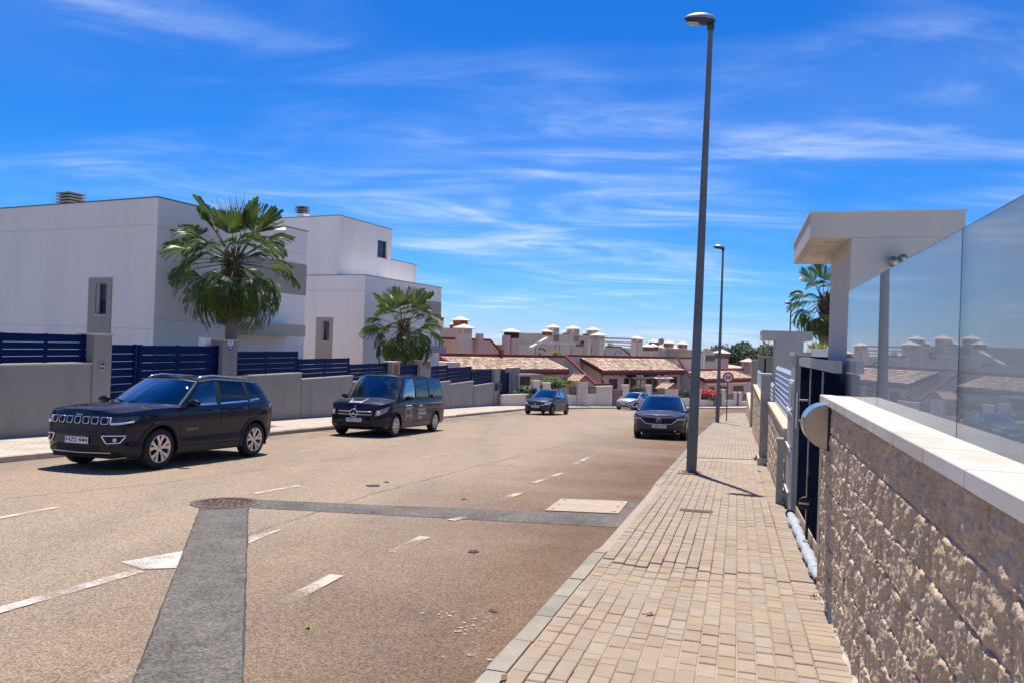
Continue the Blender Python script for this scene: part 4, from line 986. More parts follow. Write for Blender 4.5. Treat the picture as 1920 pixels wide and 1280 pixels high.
for zz in (hz0 + .08, hz1 - .08): MB().tube([(-.13, hb, zz), (-.02, hb, zz)], .011, 8).build('standoff', m_steel, hd)
# drop bolt with round black knob
bs = 1.55; zk = at(1510, 940, 7.4).z - gz0
MB().tube([(-.06, bs, zlo(bs) - .03), (-.06, bs, zk + .30)], .013, 8).build('drop_bolt', m_black, gt)
kn = MB().lathe([(0, -.014), (.06, -.012), (.066, 0), (.06, .012), (0, .014)], 20, Matrix.Translation((-.085, bs, zk)), 'y').build('bolt_knob', m_black, gt)
MB().box(-.145, -.05, bs - .018, bs - .0145, zk - .010, zk + .008).build('knob_bar', m_steel, gt)
# folded plastic flood tube along the threshold
m_tarp = mat('pale_plastic_tube', (0.40, 0.43, 0.44), 0.5, var=.35, scale=14, bump=1.0, bscale=16)
ft = st_thing('flood_barrier', 'pale blue-grey plastic flood tube lying along the foot of the dark gate', 'flood barrier', TW + .0, SG0)
mb = MB(); rows = []; n = 64; r = random.Random(6); L2 = GL * .92
for i in range(n + 1):
    f = i / n; s = .05 + L2 * f; rr = (.032 + .018 * abs(math.sin(f * 17)) + .014 * r.random()) * (1 - .5 * (abs(2 * f - 1) ** 9)) * (1.25 if f > .78 else 1)
    zc_ = -GR * CS * s + .05; rows.append([(math.cos(a) * rr * 1.0, s, zc_ + math.sin(a) * rr * .85 + (.01 * r.random())) for a in [2 * math.pi * k / 12 for k in range(12)]])
mb.grid(rows, closed=True).build('tube', m_tarp, ft, smooth=True, fix=True)
for s in (.35, 1.5, 2.7, 3.5):
    MB().lathe([(.054, -.012), (.057, 0), (.054, .012)], 16, Matrix.Translation((0, s, -GR * CS * s + .05)), 'y').build('strap', m_black, ft)
MB().lathe([(.0, -.03), (.05, -.026), (.054, 0), (.04, .03)], 16, Matrix.Translation((.01, .02, .05)), 'y').build('end_cap', m_black, ft)

# ---- half-round steel mailbox on the wall end
mbx = st_thing('mailbox', 'half-round polished steel mailbox on the end of the near block wall', 'mailbox', TW - .045, s_of(5.35), 0)
zc0 = (at(1556, 838, 5.45).z + at(1556, 757, 5.45).z) / 2; R_ = (at(1556, 757, 5.45).z - at(1556, 838, 5.45).z) / 2; mbx.location.z = zc0
arc = [(-.16 * math.sin(a), R_ * math.cos(a)) for a in [math.pi * k / 18 for k in range(19)]]
d = .30
m_side = mat('satin_steel', (.50, .45, .38), .30, metal=1.0)
MB().add([(p, -.01, z) for p, z in arc] + [(p, .004, z) for p, z in arc], [tuple(range(19))[::-1], tuple(range(19, 38))] + [(i, i + 1, 20 + i, 19 + i) for i in range(18)]).build('side_plate', m_side, mbx)
sh = MB(); sh.grid([[(p * 1.02, y, z * 1.01) for p, z in arc] for y in (-.004, d)]); sh.build('curved_front', m_steel, mbx, smooth=True, fix=False)
MB().add([(p, d, z) for p, z in arc], [tuple(range(19))]).build('side_plate', m_side, mbx)
MB().box(0, .02, -.012, d + .006, -R_ - .015, R_ + .015).build('back_plate', m_black, mbx)
MB().lathe([(.012, 0), (.012, .014), (0, .016)], 10, Matrix.Translation((-.155, .06, .05)) @ Matrix.Rotation(rad(-90), 4, 'Y')).build('lock', m_brass, mbx)
MB().box(-.10, -.085, .05, d - .05, R_ * .80, R_ * .83).build('slot_lip', m_steel, mbx)

# ---- meter pillar with little doors
mp_ = st_thing('meter_pillar', 'pale grey meter pillar with three white framed doors beyond the dark gate', 'pillar', TW + .02, SG1 + .02)
z0 = mp_.location.z; mt = 1.64 - z0
MB().box(0, .165, 0, .80, -.3, mt).build('shaft', m_greyp, mp_); MB().box(-.02, .185, -.02, .82, mt + .002, mt + .05).build('cap', m_portal, mp_)
m_wf = mat('white_door', (.70, .70, .70), .45)
for (a, b) in ((.28, .82), (.86, 1.30), (1.34, 1.72)):
    dr = MB().box(-.022, -.001, .05, .75, a, b).build('meter_door', m_wf, mp_); MB().box(-.03, -.0225, .09, .71, a + .04, b - .04).build('door_panel', m_greyp, dr)
    MB().box(-.05, -.031, .05, .75, a - .012, a + .002).build('door_lip', m_wf, dr)

# ---- second garden wall with grey slats, stone post, third wall
A2 = .72; T2 = A2 * CS
def slat_run(label, t, s0, s1, z0, z1, n, m, gap=.45):
    root = st_thing('slatted_screen', label, 'fence', t, s0, z0); L = s1 - s0; p = (z1 - z0) / n
    for i in range(n):
        zc_ = p * (i + .5); MB().hexa([(-.02, 0, zc_ - p * .34), (-.012, 0, zc_ - p * .34), (-.012, L, zc_ - p * .34), (-.02, L, zc_ - p * .34), (.012, 0, zc_ + p * .34), (.020, 0, zc_ + p * .34), (.020, L, zc_ + p * .34), (.012, L, zc_ + p * .34)]).build('slat', m, root)
    k = max(2, int(L / 1.2))
    for i in range(k + 1): y = .03 + (L - .06) * i / k; MB().box(.022, .06, y - .025, y + .025, 0, z1 - z0).build('post', m, root)
    return root
def garden_wall(label, a, Y0, Y1, top, full, half, seed, m_c):
    t = a * CS; s0, s1 = s_of(Y0, a), s_of(Y1, a)
    w = st_thing('block_garden_wall', label, 'wall', t, s0); block_wall(w, t, s0, s1, top, gz(Y1) + KERB - .1, full, half, seed)
    n = max(1, round((s1 - s0) / 1.0)); L = (s1 - s0) / n
    for i in range(n): MB().bevbox(-.05, .30, i * L + .002, (i + 1) * L - .002, top - w.location.z + .002, top - w.location.z + .05, .004).build('coping_stone', m_c, w)
    return w, t, s0, s1
m_slat = mat('silver_slat', (0.50, 0.49, 0.46), 0.45, spec=.4)
w2, t, s0, s1 = garden_wall('second block wall with cream coping under silver slats, beyond the meter pillar', A2, 10.25, 15.95, .57, BF, BFH, 21, m_cream)
slat_run('silver slatted screen on the second block wall', t + .12, s0, s1, .625, 1.41, 8, m_slat)
gp = st_thing('stone_post', 'slim grey stone post between two stretches of slatted screen', 'post', .53 * CS, s_of(16.0, .53))
ptop = at(1434, 703, 16.1).z - gp.location.z; m_stone = mat('grey_stone', (.36, .34, .29), .9, var=.25, scale=5, bump=.4)
MB().box(0, .19, 0, .40, -.2, ptop).build('shaft', m_stone, gp); MB().box(-.025, .215, -.025, .425, ptop + .002, ptop + .045).build('cap', m_coping, gp)
MB().box(-.03, .20, -.10, .44, -.2, .16).build('plinth', m_portal, gp)
w3, t, s0, s1 = garden_wall('third block wall past the stone post, seen end on', .70, 16.48, 30.0, .33, BF, BFH, 31, m_cream)
slat_run('far silver slatted screen past the stone post', t + .12, s0, s1, .385, .98, 6, m_slat)
gw = st_thing('green_wall', 'plain pale green rendered wall below the farther portal slab', 'wall', 1.35, s_of(30.5, A2)); m_green = mat('green_render', (.30, .31, .20), .9, var=.08, scale=1)
gtop = at(1420, 668, 31.5).z - gw.location.z; MB().box(-.55, 3.2, 0, .25, -.5, gtop).build('wall', m_green, gw); MB().box(-.58, 3.2, -.03, .28, gtop + .002, gtop + .05).build('coping', m_cream, gw)
pp = st_thing('gate_pillar', 'pink rendered pillar at the far end of the right pavement', 'pillar', .62, s_of(34, A2)); m_pinkp = mat('pink_pillar', (.44, .32, .26), .9, var=.1)
pt = at(1407, 676, 34.2).z - pp.location.z; MB().box(0, .42, 0, .42, -.3, pt).build('shaft', m_pinkp, pp); MB().box(-.03, .45, -.03, .45, pt + .002, pt + .06).build('cap', m_cream, pp)
w4, t, s0, s1 = garden_wall('farthest low block wall at the end of the right pavement', .72, 34.8, 52.0, -1.2, BF, BFH, 41, m_cream)
# meter stele on the second wall
me_ = st_thing('meter_stele', 'slim grey pipe box standing against the second block wall', 'pipe', T2 - .12, s_of(10.28, .6)); zt_ = at(1479, 822, 10.3).z - me_.location.z
MB().box(0, .09, 0, .06, -.1, zt_ - .03).build('duct', m_greyp, me_); MB().bevbox(-.01, .10, -.01, .07, zt_ - .03, zt_ + .02, .02).build('cap', m_greyp, me_)
# driveway floor behind the gate
struct(MB().add([(*sx(TW + .08, s), gz(y_of(TW, s)) + KERB - .02) for s in (S_END + .06, 60)] + [(*sx(30, s), gz(y_of(TW, s)) + KERB - .02) for s in (60, S_END + .06)], [(0, 3, 2, 1)]).build('plot_ground', m_farpav, fix=True))
# planter with yellow-green plants over the gate, and the palm behind
m_yg = mat('yellow_leaf', (.24, .26, .03), .5, trans=.25, var=.3, scale=9, rnd=.2)
pl = st_thing('roof_planter', 'white planter with yellow-green leaves beside the near portal', 'planter', 1.18, s_of(12.6, .86)); c0 = at(1527, 668, 12.6); pz = c0.z - pl.location.z
MB().box(0, .40, 0, .8, pz, pz + .14).build('trough', m_white, pl); MB().box(.03, .37, .03, .77, -.2, pz - .002).build('stand', m_darkp, pl)
mb = MB(); r = random.Random(8)
for i in range(150):
    p = Vector((r.uniform(.02, .38), r.uniform(.05, .75), pz + .12)); a = r.uniform(0, 6.28); e = Vector((math.cos(a), math.sin(a), r.uniform(.4, 1.6))).normalized(); L = r.uniform(.08, .2); sd_ = e.cross(Vector((0, 0, 1))).normalized() * .02
    mb.add([p, p + e * L * .5 + sd_, p + e * L, p + e * L * .5 - sd_], [(0, 1, 2, 3)])
stuff(mb.build('leaves', m_yg, pl, fix=False))
p = at(1546, 640, 27); c = at(1548, 562, 27); palm('dark fan palm half hidden behind the near white portal', (p.x, p.y, gz(27)), c.z - gz(27), .2, .74, 15, n=40, dead=10, spear=False, low=-76)

# ---------------------------------------------------------------- lamp posts
m_pole = mat('galvanised_pole', (0.155, 0.165, 0.165), 0.62, var=0.15, scale=2, metal=0.2, col2=(0.125, 0.13, 0.12), mixscale=1.2)
m_head = mat('lamp_shell', (0.34, 0.35, 0.35), 0.4, metal=0.3)
m_hdark = mat('lamp_dark', (0.02, 0.025, 0.035), 0.45)
m_lens = mat('lamp_lens', (0.36, 0.37, 0.30), 0.15, spec=0.6)
def lamp_post(label, loc, h, r0=.098, r1=.046, group='street lamps'):
    root = thing('street_lamp', label, 'street lamp', loc, -ST, group); root.rotation_euler = (0, rad(.55 if h > 8.5 and loc[1] < 20 else 0), -ST)
    MB().lathe([(r0, -.2), (r0, .9), (r0 * .97, .92), (r1, h), (r1 * .5, h + .002)], 20).build('pole', m_pole, root, smooth=False); smooth_angle(bpy.data.objects[root.children[-1].name], 40)
    MB().lathe([(r0 * 1.9, -.02), (r0 * 1.9, .012), (r0 * 1.02, .016)], 20).build('base_plate', m_iron, root)
    MB().box(-r0 - .004, -r0 + .02, -.045, .045, .45, .75).build('service_door', m_pole, root)
    MB().lathe([(r1 * 1.35, h - .06), (r1 * 1.5, h + .02), (r1 * 1.3, h + .10)], 14).build('collar', m_hdark, root, smooth=True)
    # head: a shoe shape reaching over the road (local -x), nose tipped up a little
    def shell(x0, x1, wmax, hb, ht, part, n=16, k=14):
        rows = []
        for i in range(n + 1):
            f = i / n; x = x0 + (x1 - x0) * f; e = math.sin(math.pi * min(1, max(0, f)) ** .8) ** .55 if 0 < f < 1 else 0.0
            w = wmax * max(e, .02); row = []
            for j in range(k + 1):
                a = math.pi * j / k; row.append((x, w * math.cos(a), (ht * max(e, .02)) * math.sin(a) + .0) if part == 'top' else (x, w * math.cos(a), -(hb * max(e, .02)) * math.sin(a)))
            rows.append(row)
        return rows
    head = bpy.data.objects.new('lamp_head', MB().grid(shell(.12, -.66, .17, .05, .165, 'top')).mesh('lamp_head', True)); COL.objects.link(head); head.parent = root
    head.data.materials.append(m_head); head.location = (0, 0, h + .13); head.rotation_euler = (0, rad(9), 0); head.scale = (.8, .8, .8)
    low = MB().grid(shell(.11, -.65, .165, .12, .1, 'bot')).build('gear_tray', m_hdark, head, smooth=True, fix=False)
    MB().lathe([(0, -.128), (.10, -.122), (.13, -.10)], 20, Matrix.Translation((-.40, 0, 0)) @ Matrix.Diagonal((1.45, .95, 1, 1))).build('lens', m_lens, head, smooth=True)
    MB().tube([(0, 0, -.16), (-.02, 0, -.02)], [.05, .045], 10).build('spigot', m_hdark, head)
    return root
b = pave_pt(1296, 884); top = at(1333, 40, b.y); lamp_post('nearest tall grey street lamp beside the parked charcoal crossover', b, top.z - b.z - .12)
b = pave_pt(1345, 791); top = at(1352, 466, b.y); lamp_post('second grey street lamp beside the speed limit sign', b, top.z - b.z - .1)
p = at(1481, 640, 58); top = at(1481, 570, 58); lamp_post('distant street lamp rising above the farther white portal', (p.x, p.y, gz(58)), top.z - gz(58) - .1)
p = at(1363, 700, 118); top = at(1363, 646, 118); lamp_post('tiny street lamp top showing behind the far house chimney', (p.x, p.y, gz(118)), top.z - gz(118) - .1)

# ---------------------------------------------------------------- speed limit sign
b = pave_pt(1362, 789); c = at(1365.5, 707, b.y); sgn = thing('speed_sign', 'round red and white speed limit sign reading 50', 'road sign', b, rad(3)); zc_ = c.z - b.z; lx = 0.0
MB().tube([(0, 0, -.1), (0, 0, zc_ + .26)], .03, 10).build('post', m_pole, sgn)
m_red = mat('sign_red', (.42, .025, .02), .4); m_sw = mat('sign_white', (.78, .78, .76), .4); m_sb = mat('sign_black', (.01, .01, .01), .5)
MB().lathe([(.30, -.035), (.30, -.055), (.215, -.055), (.215, -.045)], 40, Matrix.Translation((0, 0, zc_)), 'y').build('red_ring', m_red, sgn)
MB().lathe([(.216, -.036), (.216, -.052), (0, -.052)], 40, Matrix.Translation((0, 0, zc_)), 'y').build('white_face', m_sw, sgn)
text_obj('50', .27, m_sb, sgn, Matrix.Translation((0, -.0535, zc_)) @ Matrix.Rotation(rad(90), 4, 'X'), width=.30, name='numerals', bold=.008)
for z in (-.12, .12): MB().box(-.05, .05, -.034, .03, zc_ + z - .02, zc_ + z + .02).build('clamp', m_steel, sgn)

# ---------------------------------------------------------------- weeds and litter on the pavement
m_weed = mat('weed_green', (.09, .12, .03), .7, trans=.2, var=.4, scale=20)
for i, (px, py, n, sz, lab) in enumerate(((1419, 862, 60, .17, 'tuft of weeds in the joints beside the second block wall'), (1424, 884, 16, .07, 'small weed sprouting below the larger tuft'), (1430, 905, 10, .05, 'tiny weed sprig lowest of the three near the meter pillar'), (1524, 1120, 12, .05, 'yellow weed sprig at the foot of the gate jamb'))):
    b = pave_pt(px, py); w = thing('weed', lab, 'plant', b); mb = MB(); r = random.Random(i)
    for k in range(n):
        a = r.uniform(0, 6.28); p = Vector((r.uniform(-.3, .3) * sz, r.uniform(-.3, .3) * sz, 0)); e = Vector((math.cos(a), math.sin(a), r.uniform(.3, 1.8))).normalized() * sz * r.uniform(.4, 1); s_ = Vector((-math.sin(a), math.cos(a), 0)) * sz * .07
        mb.add([p - s_ * .3, p + e * .55 + s_, p + e, p + e * .55 - s_], [(0, 1, 2, 3)])
    mb.build('blades', m_weed, w, fix=False)
m_leafl = mat('dry_leaf', (.17, .105, .045), .8, rnd=.5)
lits = [((578, 1175), .045, 'yellow dry leaf lying on the road in front of the dashes'), ((1190, 1116), .05, 'brown leaf on the kerb edge of the road'), ((925, 1145), .05, 'brown twig leaf beside the paint splashes'), ((1185, 1122), .06, 'brown leaf caught against the kerb'), ((1300, 925), .04, 'crumpled dry leaf on the shadow of the lamp'), ((1218, 1151), .04, 'dark leaf on the near pavers'), ((945, 1272), .05, 'orange leaf in the joint behind the nearest kerb stone')]
for i, ((px, py), sz, lab) in enumerate(lits):
    b = pave_pt(px, py) if px > 1195 or i == 6 else road_pt(px, py); b.z += .006; r = random.Random(i)
    o = thing('dry_leaf', lab, 'leaf', b, r.uniform(0, 6)); mb = MB()
    mb.add([(-sz, 0, .0), (-sz * .3, sz * .35, .012), (sz * .5, sz * .25, .006), (sz, 0, .015), (sz * .4, -sz * .3, .0), (-sz * .4, -sz * .28, .010), (0, 0, .002)], [(0, 6, 1), (1, 6, 2), (2, 6, 3), (3, 6, 4), (4, 6, 5), (5, 6, 0)]); mb.build('blade', m_leafl if i else m_yg, o, fix=False)
# ================================================================ FAR HOUSES along the bend
RE = rad(47.0); RO = Vector((1.4, 63.8)); REX = Vector((math.cos(RE), math.sin(RE))); REB = Vector((-math.sin(RE), math.cos(RE)))
def row(x, y, b=0.0):                                  # sight line on the vertical plane at depth b behind the fronts -> (a, z)
    r, d = ray(x, y); o = RO + REB * b; k = (r * o.y - o.x) / (REX.x - r * REX.y); Y = o.y + REX.y * k; return k, EYE - d * Y
def row_w(a, b): p = RO + REX * a + REB * b; return p
m_pink = mat('pink_render', (0.68, 0.47, 0.365), 0.92, var=0.08, scale=0.5, bump=0.1, bscale=40)
m_crm = mat('cream_render', (0.67, 0.56, 0.44), 0.92, var=0.08, scale=0.5, bump=0.1, bscale=40)
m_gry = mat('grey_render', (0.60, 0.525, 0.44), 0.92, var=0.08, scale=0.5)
m_trim = mat('dark_red_trim', (0.20, 0.026, 0.026), 0.8, var=0.12, scale=2)
m_tiles = mat('roof_tiles', (0.58, 0.405, 0.28), 0.9, var=0.18, scale=1.2, island=0.55, rnd_hue=0.02, col2=(0.56, 0.45, 0.33), mixscale=.9)
m_capw = mat('chimney_cap', (0.76, 0.67, 0.57), 0.9, var=.1)
m_brick = mat('vent_brick', (0.34, 0.15, 0.085), 0.9, var=.2, scale=5)
m_dark = mat('dark_opening', (0.018, 0.016, 0.02), 0.3)
m_awn = mat('dark_awning', (0.02, 0.018, 0.035), 0.8)
m_awn2 = mat('cream_awning', (0.45, 0.30, 0.26), 0.8)
class Row:
    def __init__(s, name, label, cat, a0, b0=0.0, zg=None):
        p = row_w(a0, b0); s.a0, s.b0 = a0, b0; s.z0 = gz(p.y) + KERB if zg is None else zg
        s.root = thing(name, label, cat, (p.x, p.y, s.z0), RE)
    def bx(s, mb, a0, a1, b0, b1, z0, z1): return mb.box(a0 - s.a0, a1 - s.a0, b0 - s.b0, b1 - s.b0, z0 - s.z0, z1 - s.z0)
    def box(s, name, m, a0, a1, b0, b1, z0, z1, parent=None): return s.bx(MB(), min(a0, a1), max(a0, a1), b0, b1, z0, z1).build(name, m, parent or s.root)
    def pbox(s, name, m, x0, x1, y0, y1, b, depth, parent=None, zlow=None):   # front rectangle by sight lines at depth b
        a0, zt = row(x0, y0, b); a1, _ = row(x1, y0, b); _, zb = row((x0 + x1) / 2, y1, b); _, zt = row((x0 + x1) / 2, y0, b)
        return s.box(name, m, a0, a1, b, b + depth, zb if zlow is None else zlow, zt, parent)
    def hexa(s, name, m, pts, parent=None): return MB().hexa([(p[0] - s.a0, p[1] - s.b0, p[2] - s.z0) for p in pts]).build(name, m, parent or s.root)
    def window(s, x0, x1, y0, y1, b=0.0, frame=m_trim, mull=1, parent=None):
        a0, zt = row(x0, y0, b); a1, _ = row(x1, y0, b); zb = row((x0 + x1) / 2, y1, b)[1]; zt = row((x0 + x1) / 2, y0, b)[1]
        w = s.box('window', m_dark, a0, a1, b - .02, b + .01, zb, zt, parent); f = MB(); t = .09
        s.bx(f, a0 - t, a0, b - .05, b + .01, zb - t, zt + t); s.bx(f, a1, a1 + t, b - .05, b + .01, zb - t, zt + t); s.bx(f, a0, a1, b - .05, b + .01, zt, zt + t); s.bx(f, a0, a1, b - .05, b + .01, zb - t, zb)
        for i in range(mull): c = a0 + (a1 - a0) * (i + 1) / (mull + 1); s.bx(f, c - .03, c + .03, b - .035, b - .021, zb, zt)
        f.build('frame', frame, w); s.box('sill', m_crm, a0 - .14, a1 + .14, b - .12, b - .051, zb - t - .06, zb - t, w); return w
    def door(s, x0, x1, y0, y1, b=0.0):
        a0, _ = row(x0, y0, b); a1, _ = row(x1, y0, b); zb = row((x0 + x1) / 2, y1, b)[1]; zt = row((x0 + x1) / 2, y0, b)[1]
        w = s.box('door', m_dark, a0, a1, b - .02, b + .01, zb, zt); f = MB(); t = .10
        s.bx(f, a0 - t, a0, b - .05, b + .01, zb, zt + t); s.bx(f, a1, a1 + t, b - .05, b + .01, zb, zt + t); s.bx(f, a0, a1, b - .05, b + .01, zt, zt + t); s.bx(f, (a0 + a1) / 2 - .04, (a0 + a1) / 2 + .04, b - .035, b - .021, zb, zt)
        f.build('frame', m_trim, w); return w
    def chimney(s, xc, ytop, ybase, wpx, b, m=m_crm, band=m_brick, capm=m_capw, zlow=None):
        a, zt = row(xc, ytop, b); _, zb = row(xc, ybase, b); w = abs(row(xc + wpx / 2, ytop, b)[0] - row(xc - wpx / 2, ytop, b)[0]) * .82; w = min(w, 1.7)
        cap_h = w * .34; band_h = w * .42; h = w / 2; zb = zb if zlow is None else zlow
        c = s.box('chimney', m, a - h * .80, a + h * .80, b, b + w * .80, zb, zt - cap_h - band_h)
        v = MB(); n = 4; bw = w * .80 / n
        y0, y1, x0, x1 = b, b + w * .8, a - h * .8, a + h * .8; zb1, zt1 = zt - cap_h - band_h, zt - cap_h
        s.bx(v, x0 + .02, x1 - .02, y0 + .02, y1 - .02, zb1, zb1 + band_h * .18); 
        for i in range(n + 1):
            q = x0 + (x1 - x0) * i / n; tt = w * .05
            for yy in (y0 + tt, y1 - tt): s.bx(v, max(x0, q - tt), min(x1, q + tt), yy - tt, yy + tt, zb1 + band_h * .18, zt1 - band_h * .12)
            q = y0 + (y1 - y0) * i / n
            if 0 < i < n:
                for xx in (x0 + tt, x1 - tt): s.bx(v, xx - tt, xx + tt, q - tt, q + tt, zb1 + band_h * .18, zt1 - band_h * .12)
        s.bx(v, x0, x1, y0, y1, zt1 - band_h * .12, zt1)
        v.build('vent_band', band, c)
        s.box('flue', m_dark, a - h * .45, a + h * .45, b + w * .2, b + w * .6, zb1, zt1 - .01, c)
        e = h * 1.12; cy = b + w * .4; P = lambda q: (q[0] - s.a0, q[1] - s.b0, q[2] - s.z0)
        MB().add([P(q) for q in ((a - e, cy - e, zt1 + .002), (a + e, cy - e, zt1 + .002), (a + e, cy + e, zt1 + .002), (a - e, cy + e, zt1 + .002), (a - e, cy - e, zt1 + .06), (a + e, cy - e, zt1 + .06), (a + e, cy + e, zt1 + .06), (a - e, cy + e, zt1 + .06), (a, cy, zt))],
                 [(0, 3, 2, 1), (0, 1, 5, 4), (1, 2, 6, 5), (2, 3, 7, 6), (3, 0, 4, 7), (4, 5, 8), (5, 6, 8), (6, 7, 8), (7, 4, 8)]).build('cap', capm, c)
        return c
    def tile_roof(s, a0, a1, b0, b1, z0, z1, seed=1, pitch=.24):
        """barrel tiles laid in rows from the eave (b0, z0) to the ridge (b1, z1)"""
        r = random.Random(seed); L = math.hypot(b1 - b0, z1 - z0); n = int(L / .34); m = int((a1 - a0) / pitch); mb = MB(); ub, uz = (b1 - b0) / L, (z1 - z0) / L
        for i in range(n):
            for j in range(m):
                a = a0 + (j + .5) * (a1 - a0) / m + r.uniform(-.008, .008); l0 = i * L / n - .04; l1 = (i + 1) * L / n + .03; lift0 = .065 + r.uniform(0, .012); lift1 = .0
                vs = []
                for (l, lift, w) in ((l0, lift0, .56), (l1, lift1, .46)):
                    for q in (-1, -.55, 0, .55, 1):
                        h_ = .085 * (1 - q * q) + lift; aa = a + q * w * pitch; vs.append((aa - s.a0, b0 + ub * l - uz * h_ - s.b0, z0 + uz * l + ub * h_ - s.z0))
                mb.add(vs, [(k, k + 1, k + 6, k + 5) for k in range(4)])
                mb.add([vs[0], vs[2], vs[4]], [(0, 1, 2)])
        o = mb.build('roof_tiles', m_tiles, s.root, fix=False); stuff(o)
        s.hexa('roof_deck', m_brick, [(a0, b0, z0 - .12), (a1, b0, z0 - .12), (a1, b1, z1 - .12), (a0, b1, z1 - .12), (a0, b0, z0 - .01), (a1, b0, z0 - .01), (a1, b1, z1 - .01), (a0, b1, z1 - .01)])
        s.box('eave_fascia', m_trim, a0 - .05, a1 + .05, b0 + .02, b0 + .14, z0 - .42, z0 - .02)
        for (aa, dn) in ((a0, -1), (a1, 1)):
            q0, q1 = (aa - .10, aa) if dn < 0 else (aa, aa + .10)
            s.hexa('verge_trim', m_trim, [(q0, b0, z0 - .30), (q1, b0, z0 - .30), (q1, b1, z1 - .30), (q0, b1, z1 - .30), (q0, b0, z0 + .10), (q1, b0, z0 + .10), (q1, b1, z1 + .10), (q0, b1, z1 + .10)])
        return o
BR = 2.3
def house_front(H, xl, xr, ey, xm, ridge_px, wallm, seed, zlow):
    """main storey with the tiled pent roof and red parapet behind it"""
    al, _ = row(xl, ey, -.4); ar, _ = row(xr, ey, -.4); ze = row(xm, ey, -.4)[1] + .12; zr = row(*ridge_px, BR)[1]
    H.box('front_wall', wallm, al + .35, ar - .35, 0, BR + .2, zlow, ze - .12)
    H.tile_roof(al, ar, -.4, BR, ze, zr, seed); return al, ar, ze, zr
# ---- house A (left of the dark hatchback)
A = Row('terrace_house', 'far pink house with a long tiled roof behind the last blue gate', 'house', row(900, 697)[0])
al, ar, ze, zr = house_front(A, 868, 1066, 695.5, 1000, (930, 671), m_pink, 1, gz(62) - .4)
a9 = row(1062, 669, BR + .3)[0]; zp = row(940, 664.5, BR + .3)[1]
A.box('parapet', m_pink, al - 1.6, a9, BR + .22, BR + .45, ze - 1.5, zp - .16); A.box('parapet_trim', m_trim, al - 1.65, a9 + .05, BR + .15, BR + .52, zp - .158, zp + .04)
A.box('side_wall', m_crm, al - 1.6, al - .12, -.2, BR + .21, gz(62) - .5, row(850, 672, BR)[1] - .2)
bu = 6.0
au0, zu = row(822, 634.5, bu); au1 = row(919, 639, bu)[0]; au2, zu2 = row(942, 661, bu); zu = row(870, 637, bu)[1]; zf = zp - .1
A.box('upper_wall', m_pink, au0 - 2, au1, bu, bu + .25, zf - 1.5, zu)
A.box('upper_trim', m_trim, au0 - 2, au1 + .02, bu - .05, bu + .30, zu + .002, zu + .18)
A.hexa('sloping_wall', m_pink, [(au1 + .002, bu, zf - 1.5), (au2, bu, zf - 1.5), (au2, bu + .25, zf - 1.5), (au1 + .002, bu + .25, zf - 1.5), (au1 + .002, bu, zu), (au2, bu, zf), (au2, bu + .25, zf), (au1 + .002, bu + .25, zu)])
A.hexa('sloping_trim', m_trim, [(au1 + .02, bu - .05, zu + .002), (au2, bu - .05, zf + .002), (au2, bu + .30, zf + .002), (au1 + .02, bu + .30, zu + .002), (au1 + .02, bu - .05, zu + .18), (au2 + .12, bu - .05, zf + .18), (au2 + .12, bu + .30, zf + .18), (au1 + .02, bu + .30, zu + .18)])
A.pbox('trim_post', m_trim, 939.5, 944.5, 655, 671, BR - .1, .25)
A.pbox('stair_block', m_pink, 800, 868, 614.5, 645, 9.5, 4); A.pbox('roof_pier', m_pink, 899, 907, 625.5, 664, 5.4, .5)
A.chimney(878, 607, 663, 24, 4.6, m_crm, m_crm, m_capw); A.chimney(870.5, 593, 640, 22, 10, m_pink, m_brick); A.chimney(857.5, 604, 640, 15, 11, m_brick, m_brick); A.chimney(828, 590, 640, 14, 11, m_pink, m_brick)
A.chimney(967, 615, 668, 21, 5.0, m_pink, m_dark); A.pbox('roof_pier', m_pink, 949, 957.5, 628.5, 668, 5.0, .5)
A.window(975, 992, 707, 720, 0, m_trim, 0); A.window(1050, 1058, 709, 722, 0, m_trim, 0)
pg = A.pbox('pergola_beam', m_crm, 972, 1018, 701.5, 704.5, -1.8, .12)
for x in (974, 1016): A.pbox('pergola_post', m_crm, x - 1.2, x + 1.2, 704.6, 735, -1.8, .12, pg)
for x in range(976, 1016, 5): A.pbox('pergola_slat', m_crm, x - .7, x + .7, 700.2, 701.4, -1.8, 1.7, pg)
# ---- stair flank walls with the falling red line between the houses
def flank(label, xt, yt, xf, yf, xe, m, b_front, zlow):
    a, z1 = row(xf, yf, b_front); b1 = b_front; 
    # depth at which the same wall plane meets the upper sight line
    best = min(((abs(row(xt, yt, b_front + q * .05)[0] - a), b_front + q * .05) for q in range(0, 240)), key=lambda v: v[0])[1]
    z2 = row(xt, yt, best)[1]; F = Row('stair_wall', label, 'wall', a, b_front)
    F.hexa('wall', m, [(a - .12, b_front, zlow), (a + .12, b_front, zlow), (a + .12, best, zlow), (a - .12, best, zlow), (a - .12, b_front, z1), (a + .12, b_front, z1), (a + .12, best, z2), (a - .12, best, z2)])
    F.hexa('red_coping', m_trim, [(a - .18, b_front - .05, z1 + .003), (a + .18, b_front - .05, z1 + .003), (a + .18, best, z2 + .003), (a - .18, best, z2 + .003), (a - .18, b_front - .05, z1 + .17), (a + .18, b_front - .05, z1 + .17), (a + .18, best, z2 + .17), (a - .18, best, z2 + .17)])
    if xe:
        ae = row(xe, yf, b_front)[0]; F.box('front_wall', m, a + .13, ae, b_front, b_front + .2, zlow, z1); F.box('front_coping', m_trim, a + .19, ae, b_front - .05, b_front + .25, z1 + .003, z1 + .17)
    return a, best
flank('grey stair wall with falling red coping between the two tiled roofs', 1060, 668, 1117, 722, 1147, m_gry, -2.2, gz(66) - .4)
